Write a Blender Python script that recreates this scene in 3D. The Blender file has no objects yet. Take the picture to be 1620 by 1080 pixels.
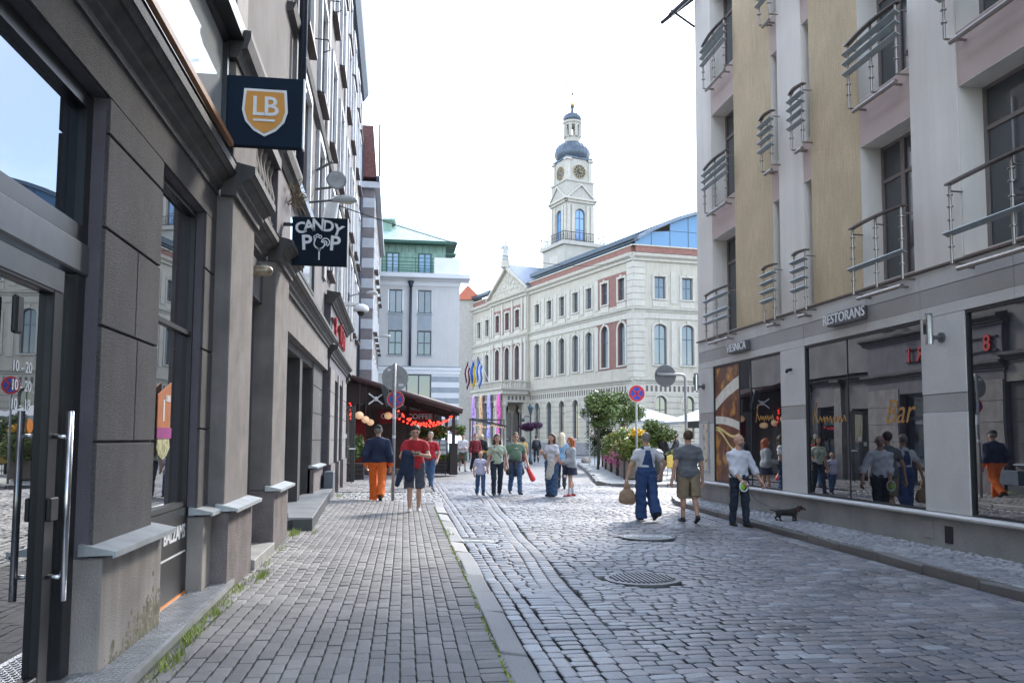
import bpy, bmesh, math, random
import numpy as np
from mathutils import Vector, Matrix
SC = bpy.context.scene
COL = SC.collection
rnd = random.Random(7)
R = math.radians
# ------------------------------------------------------------------ camera
CZ = 1.55
cd = bpy.data.cameras.new('camera'); cam = bpy.data.objects.new('camera', cd); COL.objects.link(cam)
cd.sensor_width = 36; cd.lens = 1300/1620*36; cd.shift_y = 59/1620; cd.clip_start = .05; cd.clip_end = 3000
def cam_axes(yaw, pitch, roll):
    cy, sy, cp, sp = math.cos(yaw), math.sin(yaw), math.cos(pitch), math.sin(pitch)
    f = Vector((sy*cp, cy*cp, sp)); r = Vector((cy, -sy, 0)); u = r.cross(f)
    c, s = math.cos(roll), math.sin(roll)
    return c*r+s*u, -s*r+c*u, f
cr, cu, cf = cam_axes(R(8.0567), R(4.1781), R(.3))
cam.matrix_world = Matrix(((cr.x, cu.x, -cf.x, 0), (cr.y, cu.y, -cf.y, 0), (cr.z, cu.z, -cf.z, CZ), (0, 0, 0, 1)))
SC.camera = cam
# ------------------------------------------------------------------ sky, sun, exposure
SUN_AZ, SUN_EL = 33., 34.       # azimuth clockwise from +Y, elevation
W = bpy.data.worlds.new('World'); SC.world = W; W.use_nodes = True
nt = W.node_tree; bg = nt.nodes['Background']
sky = nt.nodes.new('ShaderNodeTexSky'); sky.sky_type = 'NISHITA'; sky.sun_disc = False
sky.sun_elevation = R(SUN_EL); sky.sun_rotation = R(SUN_AZ); sky.dust_density = .35; sky.air_density = 1.0; sky.ozone_density = 1.0
tc = nt.nodes.new('ShaderNodeTexCoord'); mp = nt.nodes.new('ShaderNodeMapping'); mp.inputs['Scale'].default_value = (1, 1, 2.2); mp.inputs['Location'].default_value = (5.5, 1.1, 1.9)
nz = nt.nodes.new('ShaderNodeTexNoise'); nz.inputs['Scale'].default_value = 2.6; nz.inputs['Detail'].default_value = 7; nz.inputs['Roughness'].default_value = .55
rp = nt.nodes.new('ShaderNodeValToRGB'); rp.color_ramp.elements[0].position = .47; rp.color_ramp.elements[1].position = .64
mx = nt.nodes.new('ShaderNodeMix'); mx.data_type = 'RGBA'; mx.inputs[7].default_value = (8.2, 8.9, 10.0, 1)
for a, b in ((tc.outputs['Generated'], mp.inputs[0]), (mp.outputs[0], nz.inputs[0]), (nz.outputs[0], rp.inputs[0]), (rp.outputs[0], mx.inputs[0]), (sky.outputs[0], mx.inputs[6]), (mx.outputs[2], bg.inputs[0])):
    nt.links.new(a, b)
bg.inputs[1].default_value = .15
sd = bpy.data.lights.new('sun', 'SUN'); so = bpy.data.objects.new('sun', sd); COL.objects.link(so)
sd.energy = 1.5; sd.angle = R(10); sd.color = (1, .93, .83)
sdir = Vector((math.sin(R(SUN_AZ))*math.cos(R(SUN_EL)), math.cos(R(SUN_AZ))*math.cos(R(SUN_EL)), math.sin(R(SUN_EL))))
so.rotation_euler = sdir.to_track_quat('Z', 'Y').to_euler(); so.location = sdir*60
SC.view_settings.view_transform = 'Standard'; SC.view_settings.look = 'None'; SC.view_settings.gamma = 1
SC.view_settings.exposure = 2.0
# ------------------------------------------------------------------ helpers
def link(o): COL.objects.link(o); return o
def tag(o, label=None, cat=None, group=None, kind=None):
    if label: o['label'] = label
    if cat: o['category'] = cat
    if group: o['group'] = group
    if kind: o['kind'] = kind
    return o
ORG = {}
def thing(name, label, cat, loc=(0, 0, 0), group=None):
    o = bpy.data.objects.new(name, None); link(o); o.location = loc; o.empty_display_size = .2
    ORG[o.name] = Vector(loc)
    return tag(o, label, cat, group)
def frame(origin, u, n):
    """local (a, d, z) -> world: a along u, d outward along n, z up"""
    return Matrix(((u[0], n[0], 0, origin[0]), (u[1], n[1], 0, origin[1]), (0, 0, 1, origin[2] if len(origin) > 2 else 0), (0, 0, 0, 1)))
ID = Matrix.Identity(4)
JOINED = {'moss', 'dentil_shade_blocks', 'frieze_shade_blocks', 'nest', 'relief', 'tread_plate'}
class MB:
    def __init__(s, M=None): s.v = []; s.f = []; s.M = M; s.cut = []
    def mark(s): s.cut.append((len(s.v), len(s.f)))
    def add(s, vs, fs):
        s.mark(); n = len(s.v); s.v += [tuple(x) for x in vs]; s.f += [tuple(i+n for i in f) for f in fs]; return s
    def box(s, a0, a1, d0, d1, z0, z1):
        return s.add([(a0, d0, z0), (a1, d0, z0), (a1, d1, z0), (a0, d1, z0), (a0, d0, z1), (a1, d0, z1), (a1, d1, z1), (a0, d1, z1)],
                     [(3, 2, 1, 0), (4, 5, 6, 7), (0, 1, 5, 4), (1, 2, 6, 5), (2, 3, 7, 6), (3, 0, 4, 7)])
    def obox(s, c, ax, ay, az):
        c, ax, ay, az = map(Vector, (c, ax, ay, az))
        vs = [c+sx*ax+sy*ay+sz*az for sz in (-1, 1) for sx, sy in ((-1, -1), (1, -1), (1, 1), (-1, 1))]
        return s.add(vs, [(3, 2, 1, 0), (4, 5, 6, 7), (0, 1, 5, 4), (1, 2, 6, 5), (2, 3, 7, 6), (3, 0, 4, 7)])
    def tube(s, path, r, n=8, cap=True):
        s.mark(); P = [Vector(p) for p in path]; m = len(P); rr = r if isinstance(r, (list, tuple)) else [r]*m
        base = len(s.v); up = None
        for i, p in enumerate(P):
            t = (P[min(i+1, m-1)]-P[max(i-1, 0)]).normalized()
            if up is None:
                up = Vector((0, 0, 1)) if abs(t.z) < .9 else Vector((1, 0, 0))
            x = t.cross(up).normalized(); y = x.cross(t).normalized(); up = y
            for k in range(n):
                a = 2*math.pi*k/n; s.v.append(tuple(p+rr[i]*(math.cos(a)*x+math.sin(a)*y)))
        for i in range(m-1):
            for k in range(n):
                a = base+i*n+k; b = base+i*n+(k+1) % n
                s.f.append((a, b, b+n, a+n))
        if cap:
            s.f.append(tuple(base+k for k in range(n))[::-1]); s.f.append(tuple(base+(m-1)*n+k for k in range(n)))
        return s
    def lathe(s, prof, c=(0, 0, 0), n=20, ribs=0, rib=0.):
        s.mark(); base = len(s.v); m = len(prof)
        for (r, z) in prof:
            for k in range(n):
                a = 2*math.pi*k/n; q = r*(1+(rib*abs(math.cos(a*ribs/2)) if ribs else 0))
                s.v.append((c[0]+q*math.cos(a), c[1]+q*math.sin(a), c[2]+z))
        for i in range(m-1):
            for k in range(n):
                a = base+i*n+k; b = base+i*n+(k+1) % n; s.f.append((a, b, b+n, a+n))
        s.f.append(tuple(base+k for k in range(n))[::-1]); s.f.append(tuple(base+(m-1)*n+k for k in range(n)))
        return s
    def prism(s, poly, axis, t0, t1):
        """poly in the two other axes; axis 0,1,2 = extrusion along a,d,z"""
        n = len(poly)
        def mk(p, t):
            q = list(p); q.insert(axis, t); return tuple(q)
        vs = [mk(p, t0) for p in poly]+[mk(p, t1) for p in poly]
        fs = [tuple(range(n))[::-1], tuple(range(n, 2*n))]+[(i, (i+1) % n, (i+1) % n+n, i+n) for i in range(n)]
        return s.add(vs, fs)
    def profile(s, prof, a0, a1, close0=0., close1=0.):
        """moulding: (d,z) profile run from a0 to a1"""
        return s.prism(prof, 0, a0, a1)
    def ell(s, c, r, n=12, m=8):
        s.mark(); base = len(s.v); s.v.append((c[0], c[1], c[2]-r[2]))
        for i in range(1, m):
            t = math.pi*i/m
            for k in range(n):
                a = 2*math.pi*k/n; s.v.append((c[0]+r[0]*math.sin(t)*math.cos(a), c[1]+r[1]*math.sin(t)*math.sin(a), c[2]-r[2]*math.cos(t)))
        s.v.append((c[0], c[1], c[2]+r[2])); top = len(s.v)-1
        for k in range(n):
            s.f.append((base, base+1+(k+1) % n, base+1+k)); s.f.append((top, base+1+(m-2)*n+k, base+1+(m-2)*n+(k+1) % n))
        for i in range(m-2):
            for k in range(n):
                a = base+1+i*n+k; b = base+1+i*n+(k+1) % n; s.f.append((a, b, b+n, a+n))
        return s
    def pieces(s):
        """clusters of primitives that touch: each becomes an object of its own"""
        if len(s.cut) < 2 or s.cut[0] != (0, 0): return [s]
        ends = s.cut[1:]+[(len(s.v), len(s.f))]; n = len(s.cut)
        bb = []
        for (v0, f0), (v1, f1) in zip(s.cut, ends):
            a = np.array(s.v[v0:v1]); bb.append((a.min(0)-.008, a.max(0)+.008))
        lo = np.array([b[0] for b in bb]); hi = np.array([b[1] for b in bb]); lab = list(range(n))
        def find(i):
            while lab[i] != i: lab[i] = lab[lab[i]]; i = lab[i]
            return i
        for i in range(n):
            hit = np.nonzero(((lo[i] <= hi[i+1:]) & (hi[i] >= lo[i+1:])).all(1))[0]
            for j in hit: lab[find(i+1+j)] = find(i)
        grp = {}
        for i in range(n): grp.setdefault(find(i), []).append(i)
        if len(grp) < 2: return [s]
        out = []
        for ids in grp.values():
            q = MB(s.M)
            for i in ids:
                (v0, f0), (v1, f1) = s.cut[i], ends[i]; o = len(q.v)-v0
                q.v += s.v[v0:v1]; q.f += [tuple(k+o for k in f) for f in s.f[f0:f1]]
            out.append(q)
        return out
    def build(s, name, mat, parent=None, smooth=False, bevel=0, seg=1):
        if parent is not None and name not in JOINED:
            ps_ = s.pieces()
            if len(ps_) > 1: return [p.build_one(name, mat, parent, smooth, bevel, seg) for p in ps_][0]
        o = s.build_one(name, mat, parent, smooth, bevel, seg)
        if name in JOINED: o['kind'] = 'stuff'
        return o
    def build_one(s, name, mat, parent=None, smooth=False, bevel=0, seg=1):
        me = bpy.data.meshes.new(name)
        M = s.M if s.M is not None else ID
        vs = [M @ Vector(v) for v in s.v]; fs = s.f
        me.from_pydata(vs, [], fs)
        bm = bmesh.new(); bm.from_mesh(me); bmesh.ops.recalc_face_normals(bm, faces=bm.faces)
        bm.to_mesh(me); bm.free()
        return mkobj(name, me, mat, parent, smooth, bevel, seg)
def mkobj(name, me, mat, parent=None, smooth=False, bevel=0, seg=1):
    o = bpy.data.objects.new(name, me); link(o)
    for m in (mat if isinstance(mat, (list, tuple)) else [mat]): me.materials.append(m)
    if smooth: me.polygons.foreach_set('use_smooth', [True]*len(me.polygons))
    if bevel:
        b = o.modifiers.new('bevel', 'BEVEL'); b.width = bevel; b.segments = seg; b.limit_method = 'ANGLE'
    if parent is not None:
        o.parent = parent
        q = parent
        while q.parent is not None: q = q.parent
        # every mesh is written in world coordinates; undo the thing's own offset once
        if parent.type == 'EMPTY': o.matrix_parent_inverse = Matrix.Translation(-ORG[parent.name])
    return o
def one(name, mat, fn, parent=None, M=None, **k):
    b = MB(M); fn(b); return b.build(name, mat, parent, **k)
def txt(name, s, mat, M, size=1., depth=.01, parent=None, align='CENTER', shear=0., bold=0., spacing=1.):
    cu_ = bpy.data.curves.new(name, 'FONT'); cu_.body = s; cu_.size = size; cu_.extrude = depth; cu_.align_x = align; cu_.align_y = 'CENTER'
    cu_.shear = shear; cu_.offset = bold; cu_.space_character = spacing; cu_.resolution_u = 3
    t = bpy.data.objects.new('tmp', cu_); link(t)
    me = bpy.data.meshes.new_from_object(t.evaluated_get(bpy.context.evaluated_depsgraph_get()))
    bpy.data.objects.remove(t); bpy.data.curves.remove(cu_)
    while me.materials: me.materials.pop()
    # one object per glyph: loose islands grouped by their span along the line
    bm = bmesh.new(); bm.from_mesh(me); bm.verts.ensure_lookup_table(); isl = [-1]*len(bm.verts); spans = []
    for v in bm.verts:
        if isl[v.index] >= 0: continue
        k = len(spans); st_ = [v]; isl[v.index] = k; xs = []
        while st_:
            q = st_.pop(); xs.append(q.co.x)
            for e in q.link_edges:
                w = e.other_vert(q)
                if isl[w.index] < 0: isl[w.index] = k; st_.append(w)
        spans.append((min(xs), max(xs)))
    order = sorted(range(len(spans)), key=lambda k: spans[k]); g_, cur = {}, None
    for k in order:
        if cur and spans[k][0] < cur[1]-.3*min(cur[1]-cur[0], spans[k][1]-spans[k][0]): cur[1] = max(cur[1], spans[k][1])
        else: cur = [spans[k][0], spans[k][1], len(set(g_.values()))]
        g_[k] = cur[2]
    ng = len(set(g_.values())); out = []
    for n_ in range(ng):
        fs = [f for f in bm.faces if g_[isl[f.verts[0].index]] == n_]; vm = {}; vs = []
        for f in fs:
            for v in f.verts:
                if v.index not in vm: vm[v.index] = len(vs); vs.append(M @ v.co)
        m2 = bpy.data.meshes.new(name); m2.from_pydata(vs, [], [[vm[v.index] for v in f.verts] for f in fs]); out.append(mkobj(name, m2, mat, parent))
    bm.free(); bpy.data.meshes.remove(me)
    return out[0]
def basis(o, x, y, z):
    return Matrix(((x[0], y[0], z[0], o[0]), (x[1], y[1], z[1], o[1]), (x[2], y[2], z[2], o[2]), (0, 0, 0, 1)))
# ------------------------------------------------------------------ materials
MATS = {}
def mat(name, col, rough=.7, var=.15, scale=6., bump=.0, bscale=60., metal=0., streak=0., spec=.5, var2=None, emit=0., fine=0., coat=0., sscale=1.6):
    if name in MATS: return MATS[name]
    m = bpy.data.materials.new(name); m.use_nodes = True; MATS[name] = m
    N, Lk = m.node_tree.nodes, m.node_tree.links
    b = N['Principled BSDF']; b.inputs['Roughness'].default_value = rough; b.inputs['Metallic'].default_value = metal
    b.inputs['Specular IOR Level'].default_value = spec
    if coat: b.inputs['Coat Weight'].default_value = coat
    g = N.new('ShaderNodeNewGeometry')
    c = col+(1,) if len(col) == 3 else col
    def noise(sc, det=4, vec=None):
        n = N.new('ShaderNodeTexNoise'); n.inputs['Scale'].default_value = sc; n.inputs['Detail'].default_value = det
        Lk.new(vec or g.outputs['Position'], n.inputs['Vector']); return n
    cur = None
    def mixin(fac_out, amount, dark, light):
        nonlocal cur
        rp_ = N.new('ShaderNodeMapRange'); rp_.inputs[1].default_value = .3; rp_.inputs[2].default_value = .7
        rp_.inputs[3].default_value = dark; rp_.inputs[4].default_value = light; Lk.new(fac_out, rp_.inputs[0])
        mu = N.new('ShaderNodeVectorMath'); mu.operation = 'SCALE'; Lk.new(rp_.outputs[0], mu.inputs['Scale'])
        if cur is None: mu.inputs[0].default_value = c[:3]
        else: Lk.new(cur, mu.inputs[0])
        cur = mu.outputs[0]
    if var: mixin(noise(scale).outputs[0], var, 1-var, 1+var)
    if fine: mixin(noise(bscale, 2).outputs[0], fine, 1-fine, 1+fine)
    if streak:
        mpn = N.new('ShaderNodeMapping'); mpn.inputs['Scale'].default_value = (5, 5, .35); Lk.new(g.outputs['Position'], mpn.inputs[0])
        mixin(noise(sscale, 5, mpn.outputs[0]).outputs[0], streak, 1-streak, 1+streak*.5)
    if var2 is not None:   # blotches of a second colour
        mxn = N.new('ShaderNodeMix'); mxn.data_type = 'RGBA'; r2 = N.new('ShaderNodeValToRGB')
        r2.color_ramp.elements[0].position = var2[1]; r2.color_ramp.elements[1].position = var2[1]+.12
        Lk.new(noise(var2[2], 5).outputs[0], r2.inputs[0]); Lk.new(r2.outputs[0], mxn.inputs[0])
        if cur is None: mxn.inputs[6].default_value = c
        else: Lk.new(cur, mxn.inputs[6])
        mxn.inputs[7].default_value = var2[0]+(1,); cur = mxn.outputs[2]
    if cur is None: b.inputs['Base Color'].default_value = c
    else: Lk.new(cur, b.inputs['Base Color'])
    if bump:
        bp = N.new('ShaderNodeBump'); bp.inputs['Strength'].default_value = bump; bp.inputs['Distance'].default_value = .02
        Lk.new(noise(bscale, 3).outputs[0], bp.inputs['Height']); Lk.new(bp.outputs[0], b.inputs['Normal'])
    if emit:
        b.inputs['Emission Color'].default_value = c; b.inputs['Emission Strength'].default_value = emit
    return m
def glass(name, tint=(.02, .024, .03), ior=1.9, rough=.015, wave=.0, see=0., coat=(.95, .97, 1)):
    """window glass: reflective skin; what is behind is a dark room (or, with see, seen through)"""
    if name in MATS: return MATS[name]
    m = bpy.data.materials.new(name); m.use_nodes = True; MATS[name] = m
    N, Lk = m.node_tree.nodes, m.node_tree.links
    b = N['Principled BSDF']; out = N['Material Output']
    b.inputs['Base Color'].default_value = tint+(1,); b.inputs['Roughness'].default_value = .3; b.inputs['Specular IOR Level'].default_value = 0
    gl = N.new('ShaderNodeBsdfGlossy'); gl.inputs['Roughness'].default_value = rough; gl.inputs['Color'].default_value = coat+(1,)
    fr = N.new('ShaderNodeFresnel'); fr.inputs['IOR'].default_value = ior
    ms = N.new('ShaderNodeMixShader'); Lk.new(fr.outputs[0], ms.inputs[0]); Lk.new(gl.outputs[0], ms.inputs[2])
    if see:
        tr = N.new('ShaderNodeBsdfTransparent'); tr.inputs['Color'].default_value = (see if isinstance(see, tuple) else (see, see, see))+(1,); Lk.new(tr.outputs[0], ms.inputs[1])
    else: Lk.new(b.outputs[0], ms.inputs[1])
    Lk.new(ms.outputs[0], out.inputs[0])
    if wave:
        g = N.new('ShaderNodeNewGeometry'); n = N.new('ShaderNodeTexNoise'); n.inputs['Scale'].default_value = 1.1; n.inputs['Detail'].default_value = 1
        Lk.new(g.outputs['Position'], n.inputs['Vector'])
        bp = N.new('ShaderNodeBump'); bp.inputs['Strength'].default_value = wave; bp.inputs['Distance'].default_value = .05
        Lk.new(n.outputs[0], bp.inputs['Height']); Lk.new(bp.outputs[0], gl.inputs['Normal'])
    return m
# ------------------------------------------------------------------ facade helpers
def arc_pts(c, w, zs, rise, n=10):
    """points of an arch from left spring to right spring; rise = height of crown over spring"""
    return [(c-w*math.cos(math.pi*i/n), zs+rise*math.sin(math.pi*i/n)) for i in range(n+1)]
def wall(b, a0, a1, z0, z1, holes, depth=.25, d=0., thick=None):
    """wall face at d with holes (a0,a1,z0,z1,rise); reveals go back by depth"""
    A = sorted({a0, a1}|{x for h in holes for x in h[:2]}); Z = sorted({z0, z1}|{x for h in holes for x in h[2:4]})
    A = [x for x in A if a0-1e-6 <= x <= a1+1e-6]; Z = [x for x in Z if z0-1e-6 <= x <= z1+1e-6]
    for i in range(len(A)-1):
        for j in range(len(Z)-1):
            ca, cz = (A[i]+A[i+1])/2, (Z[j]+Z[j+1])/2
            if any(h[0] < ca < h[1] and h[2] < cz < h[3] for h in holes): continue
            b.add([(A[i], d, Z[j]), (A[i+1], d, Z[j]), (A[i+1], d, Z[j+1]), (A[i], d, Z[j+1])], [(0, 1, 2, 3)])
    for h in holes:
        x0, x1, y0, y1 = h[:4]; rise = h[4] if len(h) > 4 else 0
        zs = y1-rise
        pts = [(x0, y0), (x0, zs)]+(arc_pts((x0+x1)/2, (x1-x0)/2, zs, rise)[1:-1] if rise else [(x0, y1), (x1, y1)][0:0])
        if rise: ring = [(x0, y0)]+arc_pts((x0+x1)/2, (x1-x0)/2, zs, rise)+[(x1, y0)]
        else: ring = [(x0, y0), (x0, y1), (x1, y1), (x1, y0)]
        n = len(ring)
        vs = [(p[0], d, p[1]) for p in ring]+[(p[0], d-depth, p[1]) for p in ring]
        b.add(vs, [(i, (i+1) % n, (i+1) % n+n, i+n) for i in range(n)])
        if rise:
            ap = arc_pts((x0+x1)/2, (x1-x0)/2, zs, rise); k = len(ap)//2
            for i in range(k): b.add([(x0, d, y1), (ap[i][0], d, ap[i][1]), (ap[i+1][0], d, ap[i+1][1])], [(0, 1, 2)])
            for i in range(k, len(ap)-1): b.add([(x1, d, y1), (ap[i][0], d, ap[i][1]), (ap[i+1][0], d, ap[i+1][1])], [(0, 1, 2)])
    return b
def window(par, M, a0, a1, z0, z1, d, fm, gm, fw=.07, cols=1, rows=(), rise=0., ft=.06, sill=None, name='window', transom=None):
    """a framed window at depth d (frame front); pane and sill are its sub-parts"""
    b = MB(M)
    zs = z1-rise
    if rise:
        o = arc_pts((a0+a1)/2, (a1-a0)/2, zs, rise, 12); i_ = arc_pts((a0+a1)/2, (a1-a0)/2-fw, zs, rise-fw, 12)
        for k in range(12):
            q = [o[k], o[k+1], i_[k+1], i_[k]]
            b.prism([(p[0], p[1]) for p in q], 1, d-ft, d)
        b.box(a0, a0+fw, d-ft, d, z0, zs); b.box(a1-fw, a1, d-ft, d, z0, zs)
    else:
        b.box(a0, a0+fw, d-ft, d, z0, z1); b.box(a1-fw, a1, d-ft, d, z0, z1); b.box(a0+fw, a1-fw, d-ft, d, z1-fw, z1)
    b.box(a0+fw, a1-fw, d-ft, d, z0, z0+fw)
    for k in range(1, cols):
        c = a0+(a1-a0)*k/cols; b.box(c-fw*.5, c+fw*.5, d-ft, d-.004, z0+fw, (z1-fw) if not rise else z1-fw*1.2)
    for z in rows: b.box(a0+fw, a1-fw, d-ft, d-.008, z-fw*.45, z+fw*.45)
    w = b.build(name, fm, par)
    # panes: one per light
    ed = [a0+fw*.6]+[a0+(a1-a0)*k/cols for k in range(1, cols)]+[a1-fw*.6]
    zz = [z0+fw*.6]+list(rows)+[z1-fw*.6]
    for i in range(cols):
        for j in range(len(zz)-1):
            p = MB(M)
            if rise and j == len(zz)-2:
                top = [(x, z) for x, z in arc_pts((a0+a1)/2, (a1-a0)/2-fw*.6, zs, rise-fw*.6, 16) if ed[i]-1e-4 <= x <= ed[i+1]+1e-4]
                lo = zz[j]
                poly = [(ed[i], lo), (ed[i+1], lo)]+[t for t in top[::-1]]
                if poly[2][1] < lo: poly = [(ed[i], lo), (ed[i+1], lo), (ed[i+1], z1-fw), (ed[i], z1-fw)]
                p.prism(poly, 1, d-ft*.6, d-ft*.45)
            else: p.box(ed[i], ed[i+1], d-ft*.6, d-ft*.45, zz[j], zz[j+1])
            p.build('pane', gm, w)
    if sill:
        sm, out, th = sill
        one('sill', sm, lambda q: q.box(a0-.08, a1+.08, d-.02, out, z0-th, z0), w, M)
    return w
# ================================================================== ground
def tone_mat(name, c1, c2, rough=.5, bump=.25, bscale=40., spec=.5, rough_var=.15, warm=None):
    if name in MATS: return MATS[name]
    m = bpy.data.materials.new(name); m.use_nodes = True; MATS[name] = m
    N, Lk = m.node_tree.nodes, m.node_tree.links; b = N['Principled BSDF']; b.inputs['Specular IOR Level'].default_value = spec
    at = N.new('ShaderNodeAttribute'); at.attribute_name = 'tone'; oi = N.new('ShaderNodeObjectInfo')
    ad = N.new('ShaderNodeMath'); ad.operation = 'ADD'; fr = N.new('ShaderNodeMath'); fr.operation = 'FRACT'
    Lk.new(at.outputs['Fac'], ad.inputs[0]); Lk.new(oi.outputs['Random'], ad.inputs[1]); Lk.new(ad.outputs[0], fr.inputs[0])
    cr_ = N.new('ShaderNodeValToRGB'); e = cr_.color_ramp.elements; e[0].color = c1+(1,); e[1].color = c2+(1,)
    if warm: x = cr_.color_ramp.elements.new(.86); x.color = warm+(1,)
    Lk.new(fr.outputs[0], cr_.inputs[0])
    g = N.new('ShaderNodeNewGeometry'); n1 = N.new('ShaderNodeTexNoise'); n1.inputs['Scale'].default_value = 1.3; n1.inputs['Detail'].default_value = 6
    n2 = N.new('ShaderNodeTexNoise'); n2.inputs['Scale'].default_value = bscale; n2.inputs['Detail'].default_value = 4
    for n in (n1, n2): Lk.new(g.outputs['Position'], n.inputs['Vector'])
    mr = N.new('ShaderNodeMapRange'); mr.inputs[1].default_value = .3; mr.inputs[2].default_value = .7; mr.inputs[3].default_value = .72; mr.inputs[4].default_value = 1.25; Lk.new(n1.outputs[0], mr.inputs[0])
    mr2 = N.new('ShaderNodeMapRange'); mr2.inputs[1].default_value = .25; mr2.inputs[2].default_value = .75; mr2.inputs[3].default_value = .8; mr2.inputs[4].default_value = 1.2; Lk.new(n2.outputs[0], mr2.inputs[0])
    mm = N.new('ShaderNodeMath'); mm.operation = 'MULTIPLY'; Lk.new(mr.outputs[0], mm.inputs[0]); Lk.new(mr2.outputs[0], mm.inputs[1])
    sc = N.new('ShaderNodeVectorMath'); sc.operation = 'SCALE'; Lk.new(cr_.outputs[0], sc.inputs[0]); Lk.new(mm.outputs[0], sc.inputs['Scale'])
    Lk.new(sc.outputs[0], b.inputs['Base Color'])
    rr = N.new('ShaderNodeMapRange'); rr.inputs[1].default_value = .3; rr.inputs[2].default_value = .7; rr.inputs[3].default_value = rough-rough_var; rr.inputs[4].default_value = rough+rough_var
    Lk.new(n1.outputs[0], rr.inputs[0]); Lk.new(rr.outputs[0], b.inputs['Roughness'])
    bp = N.new('ShaderNodeBump'); bp.inputs['Strength'].default_value = bump; bp.inputs['Distance'].default_value = .012; Lk.new(n2.outputs[0], bp.inputs['Height']); Lk.new(bp.outputs[0], b.inputs['Normal'])
    return m
def sheet_cobble(name, base, rough=.5, sx=.2, sy=.11):
    m = bpy.data.materials.new(name); m.use_nodes = True; MATS[name] = m
    N, Lk = m.node_tree.nodes, m.node_tree.links; b = N['Principled BSDF']; b.inputs['Roughness'].default_value = rough
    g = N.new('ShaderNodeNewGeometry'); br = N.new('ShaderNodeTexBrick'); br.inputs['Scale'].default_value = 1.
    br.inputs['Brick Width'].default_value = sx; br.inputs['Row Height'].default_value = sy; br.inputs['Mortar Size'].default_value = .012; br.inputs['Mortar Smooth'].default_value = .6
    br.inputs['Color1'].default_value = tuple(c*.82 for c in base)+(1,); br.inputs['Color2'].default_value = tuple(c*1.2 for c in base)+(1,); br.inputs['Mortar'].default_value = (.03, .03, .03, 1)
    nz_ = N.new('ShaderNodeTexNoise'); nz_.inputs['Scale'].default_value = .5; nz_.inputs['Detail'].default_value = 6
    Lk.new(g.outputs['Position'], br.inputs['Vector']); Lk.new(g.outputs['Position'], nz_.inputs['Vector'])
    mr = N.new('ShaderNodeMapRange'); mr.inputs[1].default_value = .3; mr.inputs[2].default_value = .7; mr.inputs[3].default_value = .7; mr.inputs[4].default_value = 1.25; Lk.new(nz_.outputs[0], mr.inputs[0])
    sc = N.new('ShaderNodeVectorMath'); sc.operation = 'SCALE'; Lk.new(br.outputs['Color'], sc.inputs[0]); Lk.new(mr.outputs[0], sc.inputs['Scale']); Lk.new(sc.outputs[0], b.inputs['Base Color'])
    bp = N.new('ShaderNodeBump'); bp.inputs['Strength'].default_value = .6; bp.inputs['Distance'].default_value = .02; bp.invert = True
    Lk.new(br.outputs['Fac'], bp.inputs['Height']); Lk.new(bp.outputs[0], b.inputs['Normal'])
    return m
M_soil = mat('joint_soil', (.05, .049, .046), .95, .3, 9, .4, 90, var2=((.07, .085, .035), .6, 3.))
M_cob = tone_mat('cobble_stone', (.135, .147, .168), (.29, .307, .335), .45, .4, 60, warm=(.235, .22, .225))
M_cobl = tone_mat('light_sett_stone', (.22, .22, .22), (.33, .325, .315), .5, .35, 45)
M_pav = tone_mat('concrete_block', (.175, .17, .168), (.24, .233, .228), .66, .3, 110, spec=.35, rough_var=.06)
M_kerb = tone_mat('granite_kerb', (.19, .19, .19), (.28, .278, .27), .6, .3, 70)
M_kerbd = tone_mat('dark_kerb', (.12, .115, .11), (.18, .17, .16), .6, .3, 60)
M_sett = tone_mat('small_sett', (.19, .195, .21), (.33, .333, .345), .5, .3, 70)
M_sq = sheet_cobble('square_paving', (.2, .2, .2), .55)
def PJ(x, y, z=0.):
    q = Vector((x, y, z-CZ)); w = q.dot(cf)
    if w < .1: return None
    return 810+1300*q.dot(cr)/w, 599-1300*q.dot(cu)/w
def mesh_np(name, V, T, tone=None):
    me = bpy.data.meshes.new(name); V = np.asarray(V, np.float32); T = np.asarray(T, np.int32); k = T.shape[1]
    me.vertices.add(len(V)); me.vertices.foreach_set('co', V.ravel())
    me.loops.add(T.size); me.loops.foreach_set('vertex_index', T.ravel())
    me.polygons.add(len(T)); me.polygons.foreach_set('loop_start', np.arange(0, T.size, k, dtype=np.int32))
    if tone is not None:
        a = me.attributes.new('tone', 'FLOAT', 'POINT'); a.data.foreach_set('value', np.asarray(tone, np.float32))
    me.update(calc_edges=True); me.validate()
    return me
def stone_unit(seed, ch=.16, dome=.25, jit=.05):
    """unit stone: footprint 1x1, top at z=0 (dome in units of height), bottom z=-1"""
    g = np.random.default_rng(seed); c = .5
    ring = np.array([(-c+ch, -c), (c-ch, -c), (c, -c+ch), (c, c-ch), (c-ch, c), (-c+ch, c), (-c, c-ch), (-c, -c+ch)])
    ring = ring+g.normal(0, jit*.5, ring.shape)
    V = [np.c_[ring, np.full(8, -1.)], np.c_[ring, np.full(8, -dome)], np.c_[ring*.86, np.full(8, -dome*.3)+g.normal(0, dome*.1, 8)], np.c_[ring*.5, g.normal(0, dome*.1, 8)]]
    V = np.vstack(V+[np.array([[0, 0, 0.]])]); T = []
    for r in range(3):
        for k in range(8):
            a, b = r*8+k, r*8+(k+1) % 8; T += [(a, b, b+8), (a, b+8, a+8)]
    for k in range(8): T.append((24+k, 24+(k+1) % 8, 32))
    return V, np.array(T)
UN = [stone_unit(i, .11, .09, .035) for i in range(10)]; UNF = [stone_unit(20+i, .05, .05, .012) for i in range(4)]; UNS = [stone_unit(40+i, .2, .2, .07) for i in range(6)]
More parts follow.
